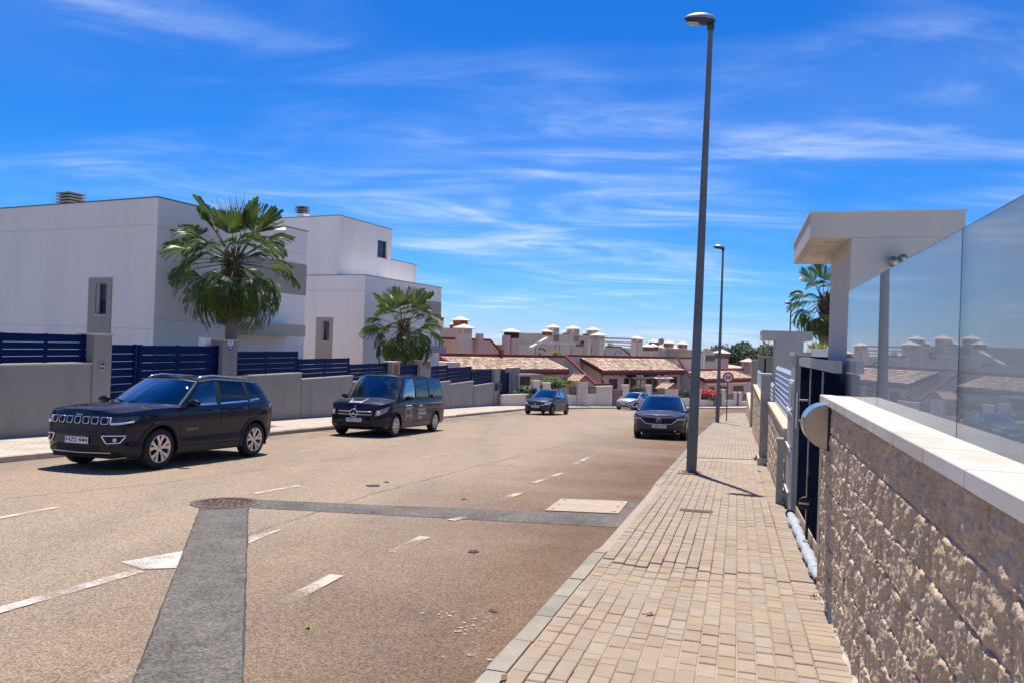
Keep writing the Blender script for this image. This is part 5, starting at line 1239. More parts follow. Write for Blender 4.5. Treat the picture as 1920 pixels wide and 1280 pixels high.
flank('pale stair wall with falling red coping right of the middle house', 1268, 669, 1302, 718, None, m_gry, -1.6, gz(78) - .4)
# ---- house B (middle)
B = Row('terrace_house', 'middle far pink house with awnings behind the silver hatchback', 'house', row(1135, 697)[0])
al, ar, ze, zr = house_front(B, 1130, 1284, 696.5, 1206, (1170, 673), m_pink, 2, gz(70) - .5)
ap0, ap1 = row(1061, 668, BR + .3)[0], row(1296, 672, BR + .3)[0]; zp = row(1180, 667.5, BR + .3)[1]
B.box('parapet', m_crm, ap0, ap1, BR + .22, BR + .45, gz(66), zp - .16); B.box('parapet_trim', m_trim, ap0, ap1, BR + .15, BR + .52, zp - .158, zp + .04)
B.box('side_wall', m_pink, ap0 + .2, al - .11, BR + .0, BR + .21, gz(66), zp - .17)
B.hexa('side_gable', m_pink, [(al + .36, 0, gz(66)), (al + .6, 0, gz(66)), (al + .6, BR, gz(66)), (al + .36, BR, gz(66)), (al + .36, 0, ze - .14), (al + .6, 0, ze - .14), (al + .6, BR, zr - .14), (al + .36, BR, zr - .14)])
b_ = 4.2; a1_, zu = row(1164, 651.5, b_); a2_, _ = row(1182, 669, b_)
B.box('terrace_wall', m_crm, row(1138, 652, b_)[0], a1_, b_, b_ + .2, zp - .5, zu); B.box('terrace_trim', m_trim, row(1138, 652, b_)[0], a1_, b_ - .04, b_ + .24, zu + .002, zu + .14)
B.hexa('terrace_slope', m_crm, [(a1_ + .002, b_, zp - .5), (a2_, b_, zp - .5), (a2_, b_ + .2, zp - .5), (a1_ + .002, b_ + .2, zp - .5), (a1_ + .002, b_, zu), (a2_, b_, zp), (a2_, b_ + .2, zp), (a1_ + .002, b_ + .2, zu)])
B.hexa('slope_trim', m_trim, [(a1_ + .002, b_ - .04, zu + .002), (a2_, b_ - .04, zp + .002), (a2_, b_ + .24, zp + .002), (a1_ + .002, b_ + .24, zu + .002), (a1_ + .002, b_ - .04, zu + .14), (a2_ + .1, b_ - .04, zp + .14), (a2_ + .1, b_ + .24, zp + .14), (a1_ + .002, b_ + .24, zu + .14)])
for (x, y) in ((1158, 658), (1154, 663), (1164, 661)): B.pbox('wall_ornament', m_trim, x - .9, x + .9, y - .9, y + .9, b_ - .05, .04)
B.window(1143, 1156, 711, 727, 0, m_trim, 1); B.window(1171, 1178, 710, 725, 0, m_trim, 0); B.door(1184, 1197, 710, 733, 0); B.door(1213, 1221, 709, 733, 0); B.door(1226, 1235, 709, 733, 0); B.window(1257, 1268, 707, 720, 0, m_trim, 1)
for (x0, x1, m) in ((1173, 1211, m_awn), (1214, 1248, m_awn2)):
    a0, z1 = row(x0, 701, 0); a1 = row(x1, 701, 0)[0]; z1 = row((x0 + x1) / 2, 701.5, 0)[1]
    B.hexa('awning', m, [(a0, -1.1, z1 - .42), (a1, -1.1, z1 - .42), (a1, -.01, z1 - .12), (a0, -.01, z1 - .12), (a0, -1.1, z1 - .36), (a1, -1.1, z1 - .36), (a1, -.01, z1), (a0, -.01, z1)])
for x in (1198, 1205, 1238, 1249): B.pbox('porch_column', m_crm, x - 1.6, x + 1.6, 703, 740, -.9, .22)
for (x, y) in ((1132, 716), (1166, 703)): lt = B.pbox('wall_lantern', m_dark, x - .8, x + .8, y - 2.5, y + 2, -.14, .12)
B.pbox('terrace_bush', mat('yellow_bush', (.23, .20, .02), .8, var=.4, scale=8), 1037, 1049, 658, 668, 4.0, .4)
ys = bpy.data.objects['terrace_bush']
# ---- house C (right)
Cc = Row('terrace_house', 'right-hand far house with a low tiled roof behind the speed sign', 'house', row(1325, 712)[0])
al, ar, ze, zr = house_front(Cc, 1322, 1412, 711.5, 1365, (1350, 695.5), m_pink, 3, gz(85) - .5)
ap0, ap1 = row(1297, 690, BR + .3)[0], row(1410, 694, BR + .3)[0]; zp = row(1350, 691.5, BR + .3)[1]
Cc.box('parapet', m_crm, ap0, ap1, BR + .22, BR + .45, gz(80) - 1, zp - .16); Cc.box('parapet_trim', m_trim, ap0, ap1, BR + .15, BR + .52, zp - .158, zp + .04)
Cc.box('side_wall', m_gry, ap0, al - .12, BR, BR + .21, gz(80) - 1, zp - .17)
Cc.hexa('side_gable', m_gry, [(al + .36, 0, gz(86)), (al + .6, 0, gz(86)), (al + .6, BR, gz(86)), (al + .36, BR, gz(86)), (al + .36, 0, ze - .14), (al + .6, 0, ze - .14), (al + .6, BR, zr - .14), (al + .36, BR, zr - .14)])
Cc.window(1331, 1340, 726, 738, 0, m_trim, 0); Cc.door(1348, 1353, 724, 748, 0); Cc.window(1356, 1364, 725, 735, 0, m_trim, 1); Cc.window(1376, 1393, 724, 735, 0, m_trim, 1)
Cc.pbox('pergola_beam', m_crm, 1327, 1402, 718, 720, -1.2, .12)
for x in (1344, 1368): Cc.pbox('porch_column', m_crm, x - 1.3, x + 1.3, 720, 752, -1.2, .2)
Cc.chimney(1362.5, 654.5, 692, 14, 4.5, m_pink, m_brick); Cc.chimney(1412, 671, 700, 12, 1.5, m_pink, m_pink, m_crm)
# ---- garden fronts: low walls, pillars, railings, gates along the far pavement
BG = -4.7
m_rail = mat('iron_railing', (.02, .02, .022), .5); m_gateb = mat('brown_gate', (.19, .085, .06), .7)
def gfront(label, x0, x1, ytop, m=m_crm, b=BG, dep=.22):
    a0 = row(x0, ytop, b)[0]; a1 = row(x1, ytop, b)[0]; G_ = Row('front_wall', label, 'wall', a0, b); zt = row((x0 + x1) / 2, ytop, b)[1]
    G_.box('wall', m, a0, a1, b, b + dep, gz(row_w(a1, b).y) - .3, zt); G_.box('coping', m_capw, a0 - .04, a1 + .04, b - .04, b + dep + .04, zt + .002, zt + .07); return G_, a0, a1, zt
def railing(x0, x1, ytop, zlow, lab, b=BG + .1):
    a0, a1 = row(x0, ytop, b)[0], row(x1, ytop, b)[0]; zt = row((x0 + x1) / 2, ytop, b)[1]; G_ = Row('iron_railing', lab, 'railing', a0, b, zlow)
    G_.box('top_rail', m_rail, a0, a1, b, b + .04, zt - .05, zt); G_.box('bottom_rail', m_rail, a0, a1, b, b + .04, zlow + .05, zlow + .1)
    n = max(3, int((a1 - a0) / .16))
    for i in range(n + 1): q = a0 + .02 + (a1 - a0 - .04) * i / n; G_.box('bar', m_rail, q - .015, q + .015, b + .005, b + .035, zlow + .1, zt - .05)
    return G_
def tiled_pillar(label, x0, x1, ytop, b=BG - .1):
    G_, a0, a1, zt = gfront(label, x0, x1, ytop, m_crm, b, 1.0)
    r = random.Random(int(x0)); mid = (a0 + a1) / 2; zr_ = zt + .55
    for sgn in (-1, 1):
        for j in range(4):
            for i in range(5):
                f0, f1 = i / 5, (i + 1) / 5 + .08; y = b - .15 + (j + .5) * .34; w = .17
                A_ = lambda f: mid + sgn * ((a1 - a0) / 2 + .25) * (1 - f); Zf = lambda f: zt + .05 + (zr_ - zt) * f
                vs = []
                for f, lift in ((f0, .05), (f1, 0)):
                    for q in (-1, 0, 1): vs.append((A_(f) - G_.a0, y + q * w - G_.b0, Zf(f) + lift + .07 * (1 - abs(q)) - G_.z0))
                mb = MB().add(vs, [(0, 1, 4, 3), (1, 2, 5, 4)]); mb.build('cap_tile', m_tiles, G_.root, fix=False)
    G_.hexa('cap_core', m_brick, [(a0 - .2, b - .1, zt + .075), (a1 + .2, b - .1, zt + .075), (a1 + .2, b + 1.1, zt + .075), (a0 - .2, b + 1.1, zt + .075), (mid - .05, b - .1, zr_ - .10), (mid + .05, b - .1, zr_ - .10), (mid + .05, b + 1.1, zr_ - .10), (mid - .05, b + 1.1, zr_ - .10)])
    am = (a0 + a1) / 2; G_.box('niche', m_gry, am - .25, am + .25, b - .03, b - .001, zt - 2.0, zt - .5); return G_
gfront('cream garden pillar left of the dark hatchback roof', 1000, 1013, 714); gfront('second cream garden pillar above the dark hatchback roof', 1019, 1033, 718)
railing(1015, 1019, 722, gz(63), 'short iron railing between two cream garden pillars')
tiled_pillar('tile-capped garden pillar right of the dark hatchback', 1085, 1103, 716)
gfront('low cream front wall right of the tile-capped pillar', 1103, 1118, 739); railing(1104, 1117, 724, row(1110, 738.5, BG)[1], 'iron railing on the low wall right of the tile-capped pillar')
gfront('low cream front wall between hatchback and tile-capped pillar', 1066, 1085, 741); railing(1068, 1082, 724, row(1075, 740.5, BG)[1], 'iron railing between the hatchback and the tile-capped pillar')
gfront('cream front wall with a slit between hatchback and silver car', 1119, 1149, 724.5)
def slat_gate(lab, x0, x1, y0, y1, m, n=9, b=BG + .05):
    a0, a1 = row(x0, y0, b)[0], row(x1, y0, b)[0]; zt = row((x0 + x1) / 2, y0, b)[1]; zb = gz(row_w(a1, b).y) + KERB + .05; G_ = Row('garden_gate', lab, 'gate', a0, b, zb)
    for i in range(n): z = zb + (zt - zb) * i / n; G_.box('slat', m, a0, a1, b, b + .04, z, z + (zt - zb) / n * .72)
    for q in (a0, a1): G_.box('stile', m_rail, q - .04, q + .04, b - .02, b + .06, zb, zt + .05)
slat_gate('small dark gate in the cream front wall left of the silver car', 1125, 1131, 730, 756, m_dark); slat_gate('brown slatted garden gate behind the silver car', 1150, 1166, 731, 758, m_gateb)
gfront('cream garden pillar behind the silver car', 1168, 1180, 722); gfront('low cream wall behind the roof of the silver car', 1180, 1213, 739); railing(1180, 1212, 728, row(1196, 738.5, BG)[1], 'iron railing behind the silver car')
gfront('cream garden pillar right of the silver car', 1213, 1222, 722); gfront('low cream wall behind the charcoal crossover', 1222, 1247, 740); railing(1223, 1246, 727, row(1235, 739.5, BG)[1], 'iron railing above the charcoal crossover')
tiled_pillar('tile-capped garden pillar left of the nearest lamp post', 1249, 1272, 730)
gfront('low cream wall left of the nearest lamp post', 1273, 1293, 747); railing(1273, 1292, 733, row(1282, 746.5, BG)[1], 'iron railing left of the nearest lamp post')
for (x0, x1, y, lab) in ((1306, 1315, 731, 'cream garden pillar right of the nearest lamp post'), (1331, 1338, 733, 'cream garden pillar left of the second lamp post'), (1354, 1361, 730, 'cream garden pillar between second lamp and sign post'), (1377, 1382, 735, 'cream garden pillar right of the speed sign post'), (1386, 1392, 735, 'last cream garden pillar but one on the right')):
    gfront(lab, x0, x1, y)
gfront('low cream wall under the red bougainvillea', 1315, 1331, 750); railing(1316, 1330, 738, row(1322, 749.5, BG)[1], 'iron railing under the red bougainvillea')
gfront('low cream wall between speed sign and pillars', 1361, 1377, 750); railing(1362, 1376, 738, row(1369, 749.5, BG)[1], 'iron railing behind the speed sign post'); gfront('last low cream wall at the right end of the far pavement', 1392, 1412, 752); railing(1393, 1410, 738, row(1400, 751.5, BG)[1], 'iron railing at the right end of the far pavement')
slat_gate('brown slatted gate left of the second lamp post', 1338, 1344, 738, 758, m_gateb); slat_gate('narrow dark gate right of the second lamp post', 1347, 1354, 736, 758, m_dark); slat_gate('narrow brown gate between the last two cream pillars', 1382, 1386, 738, 758, m_gateb)
gfront('cream wall left of the far gate, behind the blue gate post', 940, 1000, 740); 
slat_gate('low brown brick-coloured gate left of the dark hatchback', 974, 986, 743, 762, m_gateb)

# ---- greenery of the far gardens
def leaf_mass(mb, c, rx, ry, rz, n, size, seed, dens=.55):
    r = random.Random(seed)
    for i in range(n):
        d = Vector((r.gauss(0, 1), r.gauss(0, 1), r.gauss(0, 1))).normalized() * (dens + (1 - dens) * r.random())
        wob = 1 + .28 * mnoise.noise(d * 2.2 + Vector((seed, 0, 0)))
        p = Vector(c) + Vector((d.x * rx, d.y * ry, d.z * rz)) * wob
        a = Vector((r.gauss(0, 1), r.gauss(0, 1), r.gauss(0, 1))).normalized(); b_ = a.orthogonal().normalized(); s_ = size * r.uniform(.6, 1.3)
        mb.add([p - a * s_, p + b_ * s_ * .45, p + a * s_, p - b_ * s_ * .45], [(0, 1, 2, 3)])
m_hedge = mat('hedge_leaf', (.10, .14, .025), .6, var=.4, scale=2, trans=.15, island=.35); m_shrub = mat('shrub_leaf', (.035, .07, .028), .6, var=.4, scale=2, trans=.12, island=.4)
m_boug = mat('red_flower', (.50, .008, .02), .6, var=.3, scale=3, trans=.2, island=.35); m_twig = mat('twig', (.10, .07, .045), .9)
def shrub(name, label, cat, x, y0, y1, wpx, b, m, n, size, seed):
    a, z1 = row(x, y0, b); z0 = row(x, y1, b)[1]; w = abs(row(x + wpx / 2, y0, b)[0] - row(x - wpx / 2, y0, b)[0]) / 2
    R_ = Row(name, label, cat, a, b); zb = min(z0, R_.z0); mb = MB(); leaf_mass(mb, (0, 0, (z0 + z1) / 2 - R_.z0), w, min(w, 1.2), (z1 - z0) / 2, n, size, seed); mb.build('foliage', m, R_.root, fix=False)
    st = MB(); r = random.Random(seed)
    for i in range(5): a_ = r.uniform(0, 6.28); st.tube([(0, 0, zb - R_.z0 - .1), (.3 * w * math.cos(a_), .25 * math.sin(a_), (z0 + z1) / 2 - R_.z0), (.6 * w * math.cos(a_), .4 * math.sin(a_), z1 - .3 * (z1 - z0) - R_.z0)], [.05, .03, .012], 5)
    st.build('stems', m_twig, R_.root)
shrub('hedge', 'yellow-green clipped hedge behind the dark hatchback', 'hedge', 1035, 706, 727, 56, -3.2, m_hedge, 1500, .16, 3)
shrub('shrub', 'dark leafy shrub left of the dark hatchback', 'shrub', 988, 722, 756, 34, -4.0, m_shrub, 1100, .18, 4)
shrub('bougainvillea', 'bright red bougainvillea right of the nearest lamp post', 'bush', 1325, 728, 744, 25, -4.2, m_boug, 420, .15, 5)
shrub('bougainvillea', 'trailing lower red bougainvillea branch behind the second lamp post', 'bush', 1334, 733, 748, 14, -4.0, m_boug, 200, .14, 15)
shrub('shrub', 'green leaves below the red bougainvillea', 'shrub', 1322, 737, 752, 20, -4.0, m_shrub, 500, .15, 16)
shrub('shrub', 'small olive shrub left of the nearest lamp post', 'shrub', 1284, 730, 750, 20, -3.8, m_shrub, 600, .16, 6)
shrub('shrub', 'pale potted shrub by the doors of the middle house', 'shrub', 1196, 722, 734, 14, -2.5, m_shrub, 300, .12, 7)
shrub('shrub', 'yellow plant on the terrace of the far pink house', 'shrub', 1043, 657, 668, 15, 4.0, mat('yellow_bush', (.23, .20, .02), .8), 200, .14, 8)
bpy.data.objects.remove(ys)

# ================================================================ apartment blocks behind
BA = 26.0
U = Row('apartment_block', 'cream roof-terrace building with white-capped chimneys behind the tiled roofs', 'building', row(1060, 650, BA)[0], BA)
zl = gz(110)
U.pbox('main_wall', m_crm, 1028, 1110, 629, 672, BA, 8, zlow=zl); U.pbox('parapet_cap', m_capw, 1026, 1112, 627.5, 629, BA - .2, 8.4)
U.pbox('wing_wall', m_crm, 1000, 1045, 646, 672, BA - 5, 5, zlow=zl)
a0, z0_ = row(996, 655, BA - 5.2); a1, z1_ = row(1027, 637, BA - 5.2)
U.hexa('sloping_cap', m_capw, [(a0, BA - 5.3, z0_), (a1, BA - 5.3, z1_), (a1, BA - 4.8, z1_), (a0, BA - 4.8, z0_), (a0, BA - 5.3, z0_ + .35), (a1, BA - 5.3, z1_ + .35), (a1, BA - 4.8, z1_ + .35), (a0, BA - 4.8, z0_ + .35)])
U.hexa('gable_wall', m_crm, [(a0, BA - 5.2, zl), (a1, BA - 5.2, zl), (a1, BA - 4.9, zl), (a0, BA - 4.9, zl), (a0, BA - 5.2, z0_), (a1, BA - 5.2, z1_), (a1, BA - 4.9, z1_), (a0, BA - 4.9, z0_)])
U.pbox('terrace_beam', m_capw, 1008, 1080, 641.5, 645, BA - 6.5, .4); 
for x in (1046, 1052, 1076): U.pbox('terrace_post', m_gry, x - 1.7, x + 1.7, 645, 670, BA - 6.5, .4)
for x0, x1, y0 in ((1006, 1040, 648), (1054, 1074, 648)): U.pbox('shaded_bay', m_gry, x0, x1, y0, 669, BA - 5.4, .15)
for (x, y, w) in ((1012.5, 652, 2), (1018, 652, 1.6), (1012, 662, 2.4), (1022, 655, 2)): U.pbox('wall_ornament', m_twig, x, x + w, y, y + 3, BA - 5.6, .1)
for (x, y, w, b) in ((1044, 608, 16, 0), (1031, 617, 13, -1), (1082, 610, 16, 0), (1069, 619, 12, 1), (1118.5, 613, 16, 2), (1106, 621.5, 11, 3)): U.chimney(x, y, 640, w, BA + b, m_crm, m_crm if w > 14 else m_brick, m_capw)
U.chimney(1129.5, 622.5, 672, 17, BA - 4, m_crm, m_crm, m_capw, zlow=zl); U.chimney(1201.5, 629.5, 672, 16, BA - 2, m_crm, m_crm, m_capw, zlow=zl)
U.pbox('column', m_crm, 1102, 1109, 636, 672, BA - 4.5, .6, zlow=zl); U.pbox('back_wall', m_gry, 1110, 1124, 640, 672, BA, .4); U.pbox('door', m_dark, 1097, 1101.5, 652, 668, BA - .2, .15); U.pbox('door', m_dark, 1110.5, 1119.5, 649, 668, BA - .2, .15); U.pbox('door', m_dark, 1135.5, 1139, 652, 668, BA - .2, .15)
U.pbox('red_ledge', m_trim, 1084, 1102, 647, 649, BA - .35, .3); U.pbox('window', m_dark, 1089, 1101, 639, 645, BA - .05, .04)
pb = U.pbox('pergola_beam', m_capw, 1137, 1194, 640, 643, BA - 2, .4)
for i in range(16): x = 1139 + i * 3.6; U.pbox('pergola_slat', m_gry, x, x + 1.6, 632.5 + i * .13, 635 + i * .13, BA - 3.2, 4.5, pb)
for x in (1147, 1190): U.pbox('pergola_post', m_capw, x - 2.5, x + 2.5, 643, 672, BA - 2, .5, pb, zlow=zl)
U.pbox('pergola_rail', m_capw, 1152, 1188, 646.5, 648.5, BA - 1.5, .3, pb)
V = Row('apartment_block', 'lower cream building with a satellite dish behind the middle tiled roof', 'building', row(1260, 660, 30)[0], 30)
V.pbox('main_wall', m_crm, 1228, 1290, 655, 680, 30, 8, zlow=zl); V.pbox('pink_wall', m_pink, 1262, 1290, 655.5, 672, 29.5, .4); V.pbox('grey_wall', m_gry, 1262, 1290, 672, 690, 28, .4, zlow=zl); V.pbox('grey_trim', m_trim, 1261, 1290, 671, 672.3, 27.9, .5); V.pbox('white_wall', m_white, 1290, 1322, 656, 692, 28, 6, zlow=zl)
for (x, y, w, b) in ((1231, 644, 14, 28), (1220.5, 645, 11, 27), (1233, 636, 16, 29), (1247, 646.5, 14, 31), (1260, 638, 14, 30), (1275, 648, 12, 31), (1286, 640, 14, 30), (1315, 654, 11, 30)): V.chimney(x, y, 664, w, b, m_crm, m_brick, m_capw)
a, z = row(1240, 640, 28); p = row_w(a, 28)
ds = thing('satellite_dish', 'grey satellite dish among the chimneys of the lower cream building', 'satellite dish', (p.x, p.y, z - .9), rad(200)); M = Matrix.Translation((0, 0, .9)) @ Matrix.Rotation(rad(75), 4, 'X')
MB().lathe([(0, -.12), (.28, -.09), (.5, -.02), (.62, .05), (.60, .055), (.48, .0), (.25, -.07), (0, -.1)], 24, M).build('dish', mat('dish_grey', (.30, .29, .28), .6), ds, smooth=True); MB().tube([(0, 0, -2.0), (0, .05, .9)], .04, 8).build('mast', m_pole, ds); MB().tube([M @ Vector((0, -.5, .0)), M @ Vector((0, 0, .55))], .02, 6).build('arm', m_pole, ds)
X_ = Row('flat_roof_house', 'pale flat-roofed house with a ribbon window behind the second lamp post', 'house', row(1330, 670, 24)[0], 24)
X_.pbox('wall', m_crm, 1308, 1352, 658, 694, 24, 7, zlow=zl); X_.pbox('window', m_pane, 1325, 1345, 666, 674, 23.9, .08); X_.pbox('roof_edge', m_capw, 1306, 1354, 656.5, 658, 23.8, 7.4); X_.pbox('rail_trim', m_trim, 1323, 1346, 675, 676.3, 23.6, .2)
for x in (1314, 1319): X_.pbox('pier', m_white, x, x + 3, 662, 692, 23.5, .3, zlow=zl)
Lb = Row('flat_roof_house', 'low pink-roofed house between the far chimneys and the terrace building', 'house', row(985, 650, 30)[0], 30)
Lb.pbox('wall', m_crm, 925, 1000, 655, 672, 30, 6, zlow=zl); Lb.pbox('roof', m_brick, 920, 1001, 647, 653, 30.5, 6); Lb.pbox('window', m_pane, 976, 997, 654, 664, 29.9, .08)
Lc = Row('tiled_house', 'small tiled roof seen low behind the right-hand far house', 'house', row(1380, 685, 22)[0], 22)
Lc.pbox('wall', m_pink, 1366, 1404, 688, 700, 22, 5, zlow=zl)
a0, z0_ = row(1364, 689, 21.7); a1 = row(1406, 689, 21.7)[0]; zr_ = row(1384, 683, 24)[1]; am = (a0 + a1) / 2
Lc.hexa('roof', m_tiles, [(a0, 21.6, z0_), (a1, 21.6, z0_), (a1, 27, z0_), (a0, 27, z0_), (am - 1, 24, zr_), (am + 1, 24, zr_), (am + 1, 24.5, zr_), (am - 1, 24.5, zr_)])

# ---- wooded hill far behind on the right and a line of trees on the horizon
m_wood = mat('hill_trees', (.055, .080, .036), .8, var=.5, scale=.12, island=.5, trans=.1)
mb = MB(); r = random.Random(12)
for i in range(420):
    x_ = r.uniform(1290, 1480); k = (x_ - 1290) / 190; ytop = 668 - 22 * math.sin(min(1, max(0, (x_ - 1300) / 130)) * math.pi * .5) + (6 if x_ > 1400 else 0) + 4 * math.sin(x_ * .13)
    Y = r.uniform(250, 340); yy = r.uniform(ytop, 706); c = at(x_, yy, Y); leaf_mass(mb, (c.x, c.y, c.z - 1), r.uniform(2.2, 4.2), 3, r.uniform(2, 3.4), 46, 1.0, i, .6)
stuff(mb.build('hillside_wood', m_wood, fix=False)); bpy.data.objects['hillside_wood']['label'] = 'dark green wooded hillside on the horizon right of the lamp posts'; bpy.data.objects['hillside_wood']['category'] = 'wood'
mb = MB()
for i in range(260):
    x_ = r.uniform(700, 1330); Y = r.uniform(300, 420); c = at(x_, 652 + .035 * (x_ - 960) + r.uniform(-1, 5), Y); leaf_mass(mb, (c.x, c.y, c.z - 2), r.uniform(3, 6), 3, r.uniform(1.5, 2.6), 26, 1.3, 500 + i, .6)
stuff(mb.build('horizon_trees', m_wood, fix=False)); bpy.data.objects['horizon_trees']['label'] = 'thin line of dark trees on the horizon behind the far roofs'; bpy.data.objects['horizon_trees']['category'] = 'wood'
tw = at(1390, 652, 300)
# ================================================================ CARS
m_carblack = mat('black_plastic', (0.014, 0.014, 0.016), 0.55, spec=.4)
m_tyre = mat('tyre_rubber', (0.016, 0.016, 0.017), 0.85, var=.2, scale=20, bump=.2, bscale=90)
m_chrome = mat('chrome', (0.80, 0.80, 0.80), 0.10, metal=1.0)
m_alloy = mat('alloy', (0.62, 0.60, 0.56), 0.28, metal=0.9)
m_disc = mat('brake_dark', (0.04, 0.04, 0.042), 0.5, metal=.6)
m_under = mat('underbody', (0.008, 0.008, 0.009), 0.8)
m_seat = mat('seat_fabric', (0.10, 0.095, 0.09), 0.9, var=.15, scale=30)
m_dash = mat('dashboard', (0.12, 0.12, 0.12), 0.7)
m_lampg = mat('lamp_glass', (0.20, 0.22, 0.25), 0.06, spec=.7, coat=1.0)
m_lampd = mat('lamp_dark_inner', (0.015, 0.022, 0.05), 0.08, spec=.7, coat=1.0)
m_lampw = mat('lamp_white', (0.62, 0.64, 0.68), 0.12, coat=1.0)
m_amber = mat('halogen_bulb', (0.75, 0.55, 0.33), 0.12, coat=1.0)
m_tail = mat('tail_red', (0.25, 0.01, 0.012), 0.12, coat=1.0)
m_plate = mat('plate_white', (0.72, 0.72, 0.70), 0.4); m_pblue = mat('plate_blue', (0.01, 0.04, 0.32), 0.4); m_ptext = mat('plate_text', (0.012, 0.012, 0.015), 0.5)
m_wglass = glass('car_glass', (0.66, 0.76, 0.78), 1.52, boost=4.0); m_pglass = glass('privacy_glass', (0.07, 0.08, 0.10), 1.52, boost=1.4)
m_decal = mat('white_decal', (0.70, 0.70, 0.72), 0.5); m_decg = mat('grey_decal', (0.30, 0.30, 0.31), 0.5)
def word_blocks(n, width, height, m, parent, M, name='lettering', seed=1):
    """lettering too small to read in the photograph: a row of uneven strokes the size of the word"""
    r = random.Random(seed); mb = MB(); p = width / n
    for i in range(n):
        x = -width / 2 + p * i; w = p * r.uniform(.6, .82)
        mb.box(x, x + w * .34, -height / 2, height / 2, 0, .0012)
        if r.random() < .8: mb.box(x + w * .34, x + w, height * .28, height / 2, 0, .0011)
        if r.random() < .7: mb.box(x + w * .34, x + w, -height / 2, -height * .3, 0, .0011)
        if r.random() < .5: mb.box(x + w * .7, x + w, -height * .3, height * .28, 0, .0011)
    o = mb.build(name, m, parent); o.matrix_local = M; return o
def spline(pts, n):
    """Catmull-Rom through pts (any dimension), n samples by index"""
    P = np.array(pts, float); k = len(P); outp = []
    for u in np.linspace(0, k - 1, n):
        i = min(int(u), k - 2); f = u - i; p0 = P[max(i - 1, 0)]; p1 = P[i]; p2 = P[i + 1]; p3 = P[min(i + 2, k - 1)]
        outp.append(.5 * ((2 * p1) + (-p0 + p2) * f + (2 * p0 - 5 * p1 + 4 * p2 - p3) * f * f + (-p0 + 3 * p1 - 3 * p2 + p3) * f ** 3))
    return np.array(outp)
def lerp1(tab, x): return float(np.interp(x, [q[0] for q in tab], [q[1] for q in tab]))
def smooth1(tab):
    """smooth interpolator through a table"""
    xs_ = [q[0] for q in tab]; P = spline(tab, 40 * len(tab)); P = P[np.argsort(P[:, 0], kind='stable')]
    return lambda x: float(np.interp(x, P[:, 0], P[:, 1]))
class Car:
    def __init__(s, C, label, name, cat, loc, heading):
        s.C = C; f = Vector((heading[0], heading[1], -GR * heading[1])).normalized(); up = Vector((0, GR, 1)).normalized(); lf = up.cross(f).normalized(); up = f.cross(lf)
        s.root = thing(name, label, cat, loc); s.root.rotation_euler = Matrix((f, lf, up)).transposed().to_euler()
        s.ol = spline(C['outline'], 260)                     # plan outline, front centre -> rear centre
        d = np.gradient(s.ol, axis=0); d /= np.linalg.norm(d, axis=1)[:, None] + 1e-9; s.nr = np.stack([-d[:, 1], d[:, 0]], 1)
        # outward normal: to +y on the side
        mid = len(s.ol) // 2
        if s.nr[mid, 1] < 0: s.nr = -s.nr
        s.nr[0] = (1, 0); s.nr[-1] = (-1, 0)
        arc = np.concatenate([[0], np.cumsum(np.linalg.norm(np.diff(s.ol, axis=0), axis=1))]); s.arc = arc; s.len = arc[-1]
        s.zt = smooth1(C['top']); s.zb = smooth1(C['bottom']); s.pf, s.ps, s.pr = (smooth1(C[k]) for k in ('front', 'side', 'rear'))
        s.paint = C['paint']
    # ---- surface of the lower body
    def base(s, a):
        x = np.interp(a, s.arc, s.ol[:, 0]); y = np.interp(a, s.arc, s.ol[:, 1]); nx = np.interp(a, s.arc, s.nr[:, 0]); ny = np.interp(a, s.arc, s.nr[:, 1]); l = math.hypot(nx, ny) or 1
        return x, y, nx / l, ny / l
    def P(s, a, t, off=0.0):
        x, y, nx, ny = s.base(a); wf, wr, ws = max(nx, 0) ** 2, max(-nx, 0) ** 2, ny ** 2
        o = wf * s.pf(t) + ws * s.ps(t) + wr * s.pr(t) + off
        zb, zt = s.zb(x), s.zt(x); return Vector((x + nx * o, max(y + ny * o, 0.0) if y < .02 else y + ny * o, zb + (zt - zb) * t))
    def a_y(s, y):                                          # outline place in the front half with that half-width
        i = np.argmax(s.ol[:, 1] >= y - 1e-6) if (s.ol[:, 1] >= y - 1e-6).any() else len(s.ol) // 2
        i = max(i, 1); y0, y1 = s.ol[i - 1, 1], s.ol[i, 1]; f = 0 if y1 == y0 else (y - y0) / (y1 - y0); return s.arc[i - 1] + (s.arc[i] - s.arc[i - 1]) * min(max(f, 0), 1)
    def a_yr(s, y):
        k = len(s.ol) - 1
        while k > 0 and s.ol[k, 1] < y: k -= 1
        return s.arc[k]
    def a_x(s, x): return float(np.interp(-x, -s.ol[:, 0], s.arc))
    def t_z(s, a, z): x = s.base(a)[0]; zb, zt = s.zb(x), s.zt(x); return (z - zb) / (zt - zb)
    def pt(s, q, off=0.0):                                  # ('f', y, z) seen from the front, ('s', x, z) from the side, ('r', y, z) from the rear; sign of y / 4th item gives the side
        k = q[0]; sg = 1
        if k == 'f': sg = 1 if q[1] >= 0 else -1; a = s.a_y(abs(q[1])); p = s.P(a, s.t_z(a, q[2]), off)
        elif k == 'r': sg = 1 if q[1] >= 0 else -1; a = s.a_yr(abs(q[1])); p = s.P(a, s.t_z(a, q[2]), off)
        else: sg = q[3] if len(q) > 3 else 1; a = s.a_x(q[1]); p = s.P(a, s.t_z(a, q[2]), off)
        return Vector((p.x, p.y * sg, p.z))
    def param(s, q):
        if q[0] == 'f': a = s.a_y(abs(q[1])); sg = 1 if q[1] >= 0 else -1; return a * sg, s.t_z(a, q[2])
        a = s.a_x(q[1]); return a * (q[3] if len(q) > 3 else 1), s.t_z(a, q[2])
    def Ps(s, a, t, off=0.0): p = s.P(abs(a), t, off); return Vector((p.x, p.y if a >= 0 else -p.y, p.z))
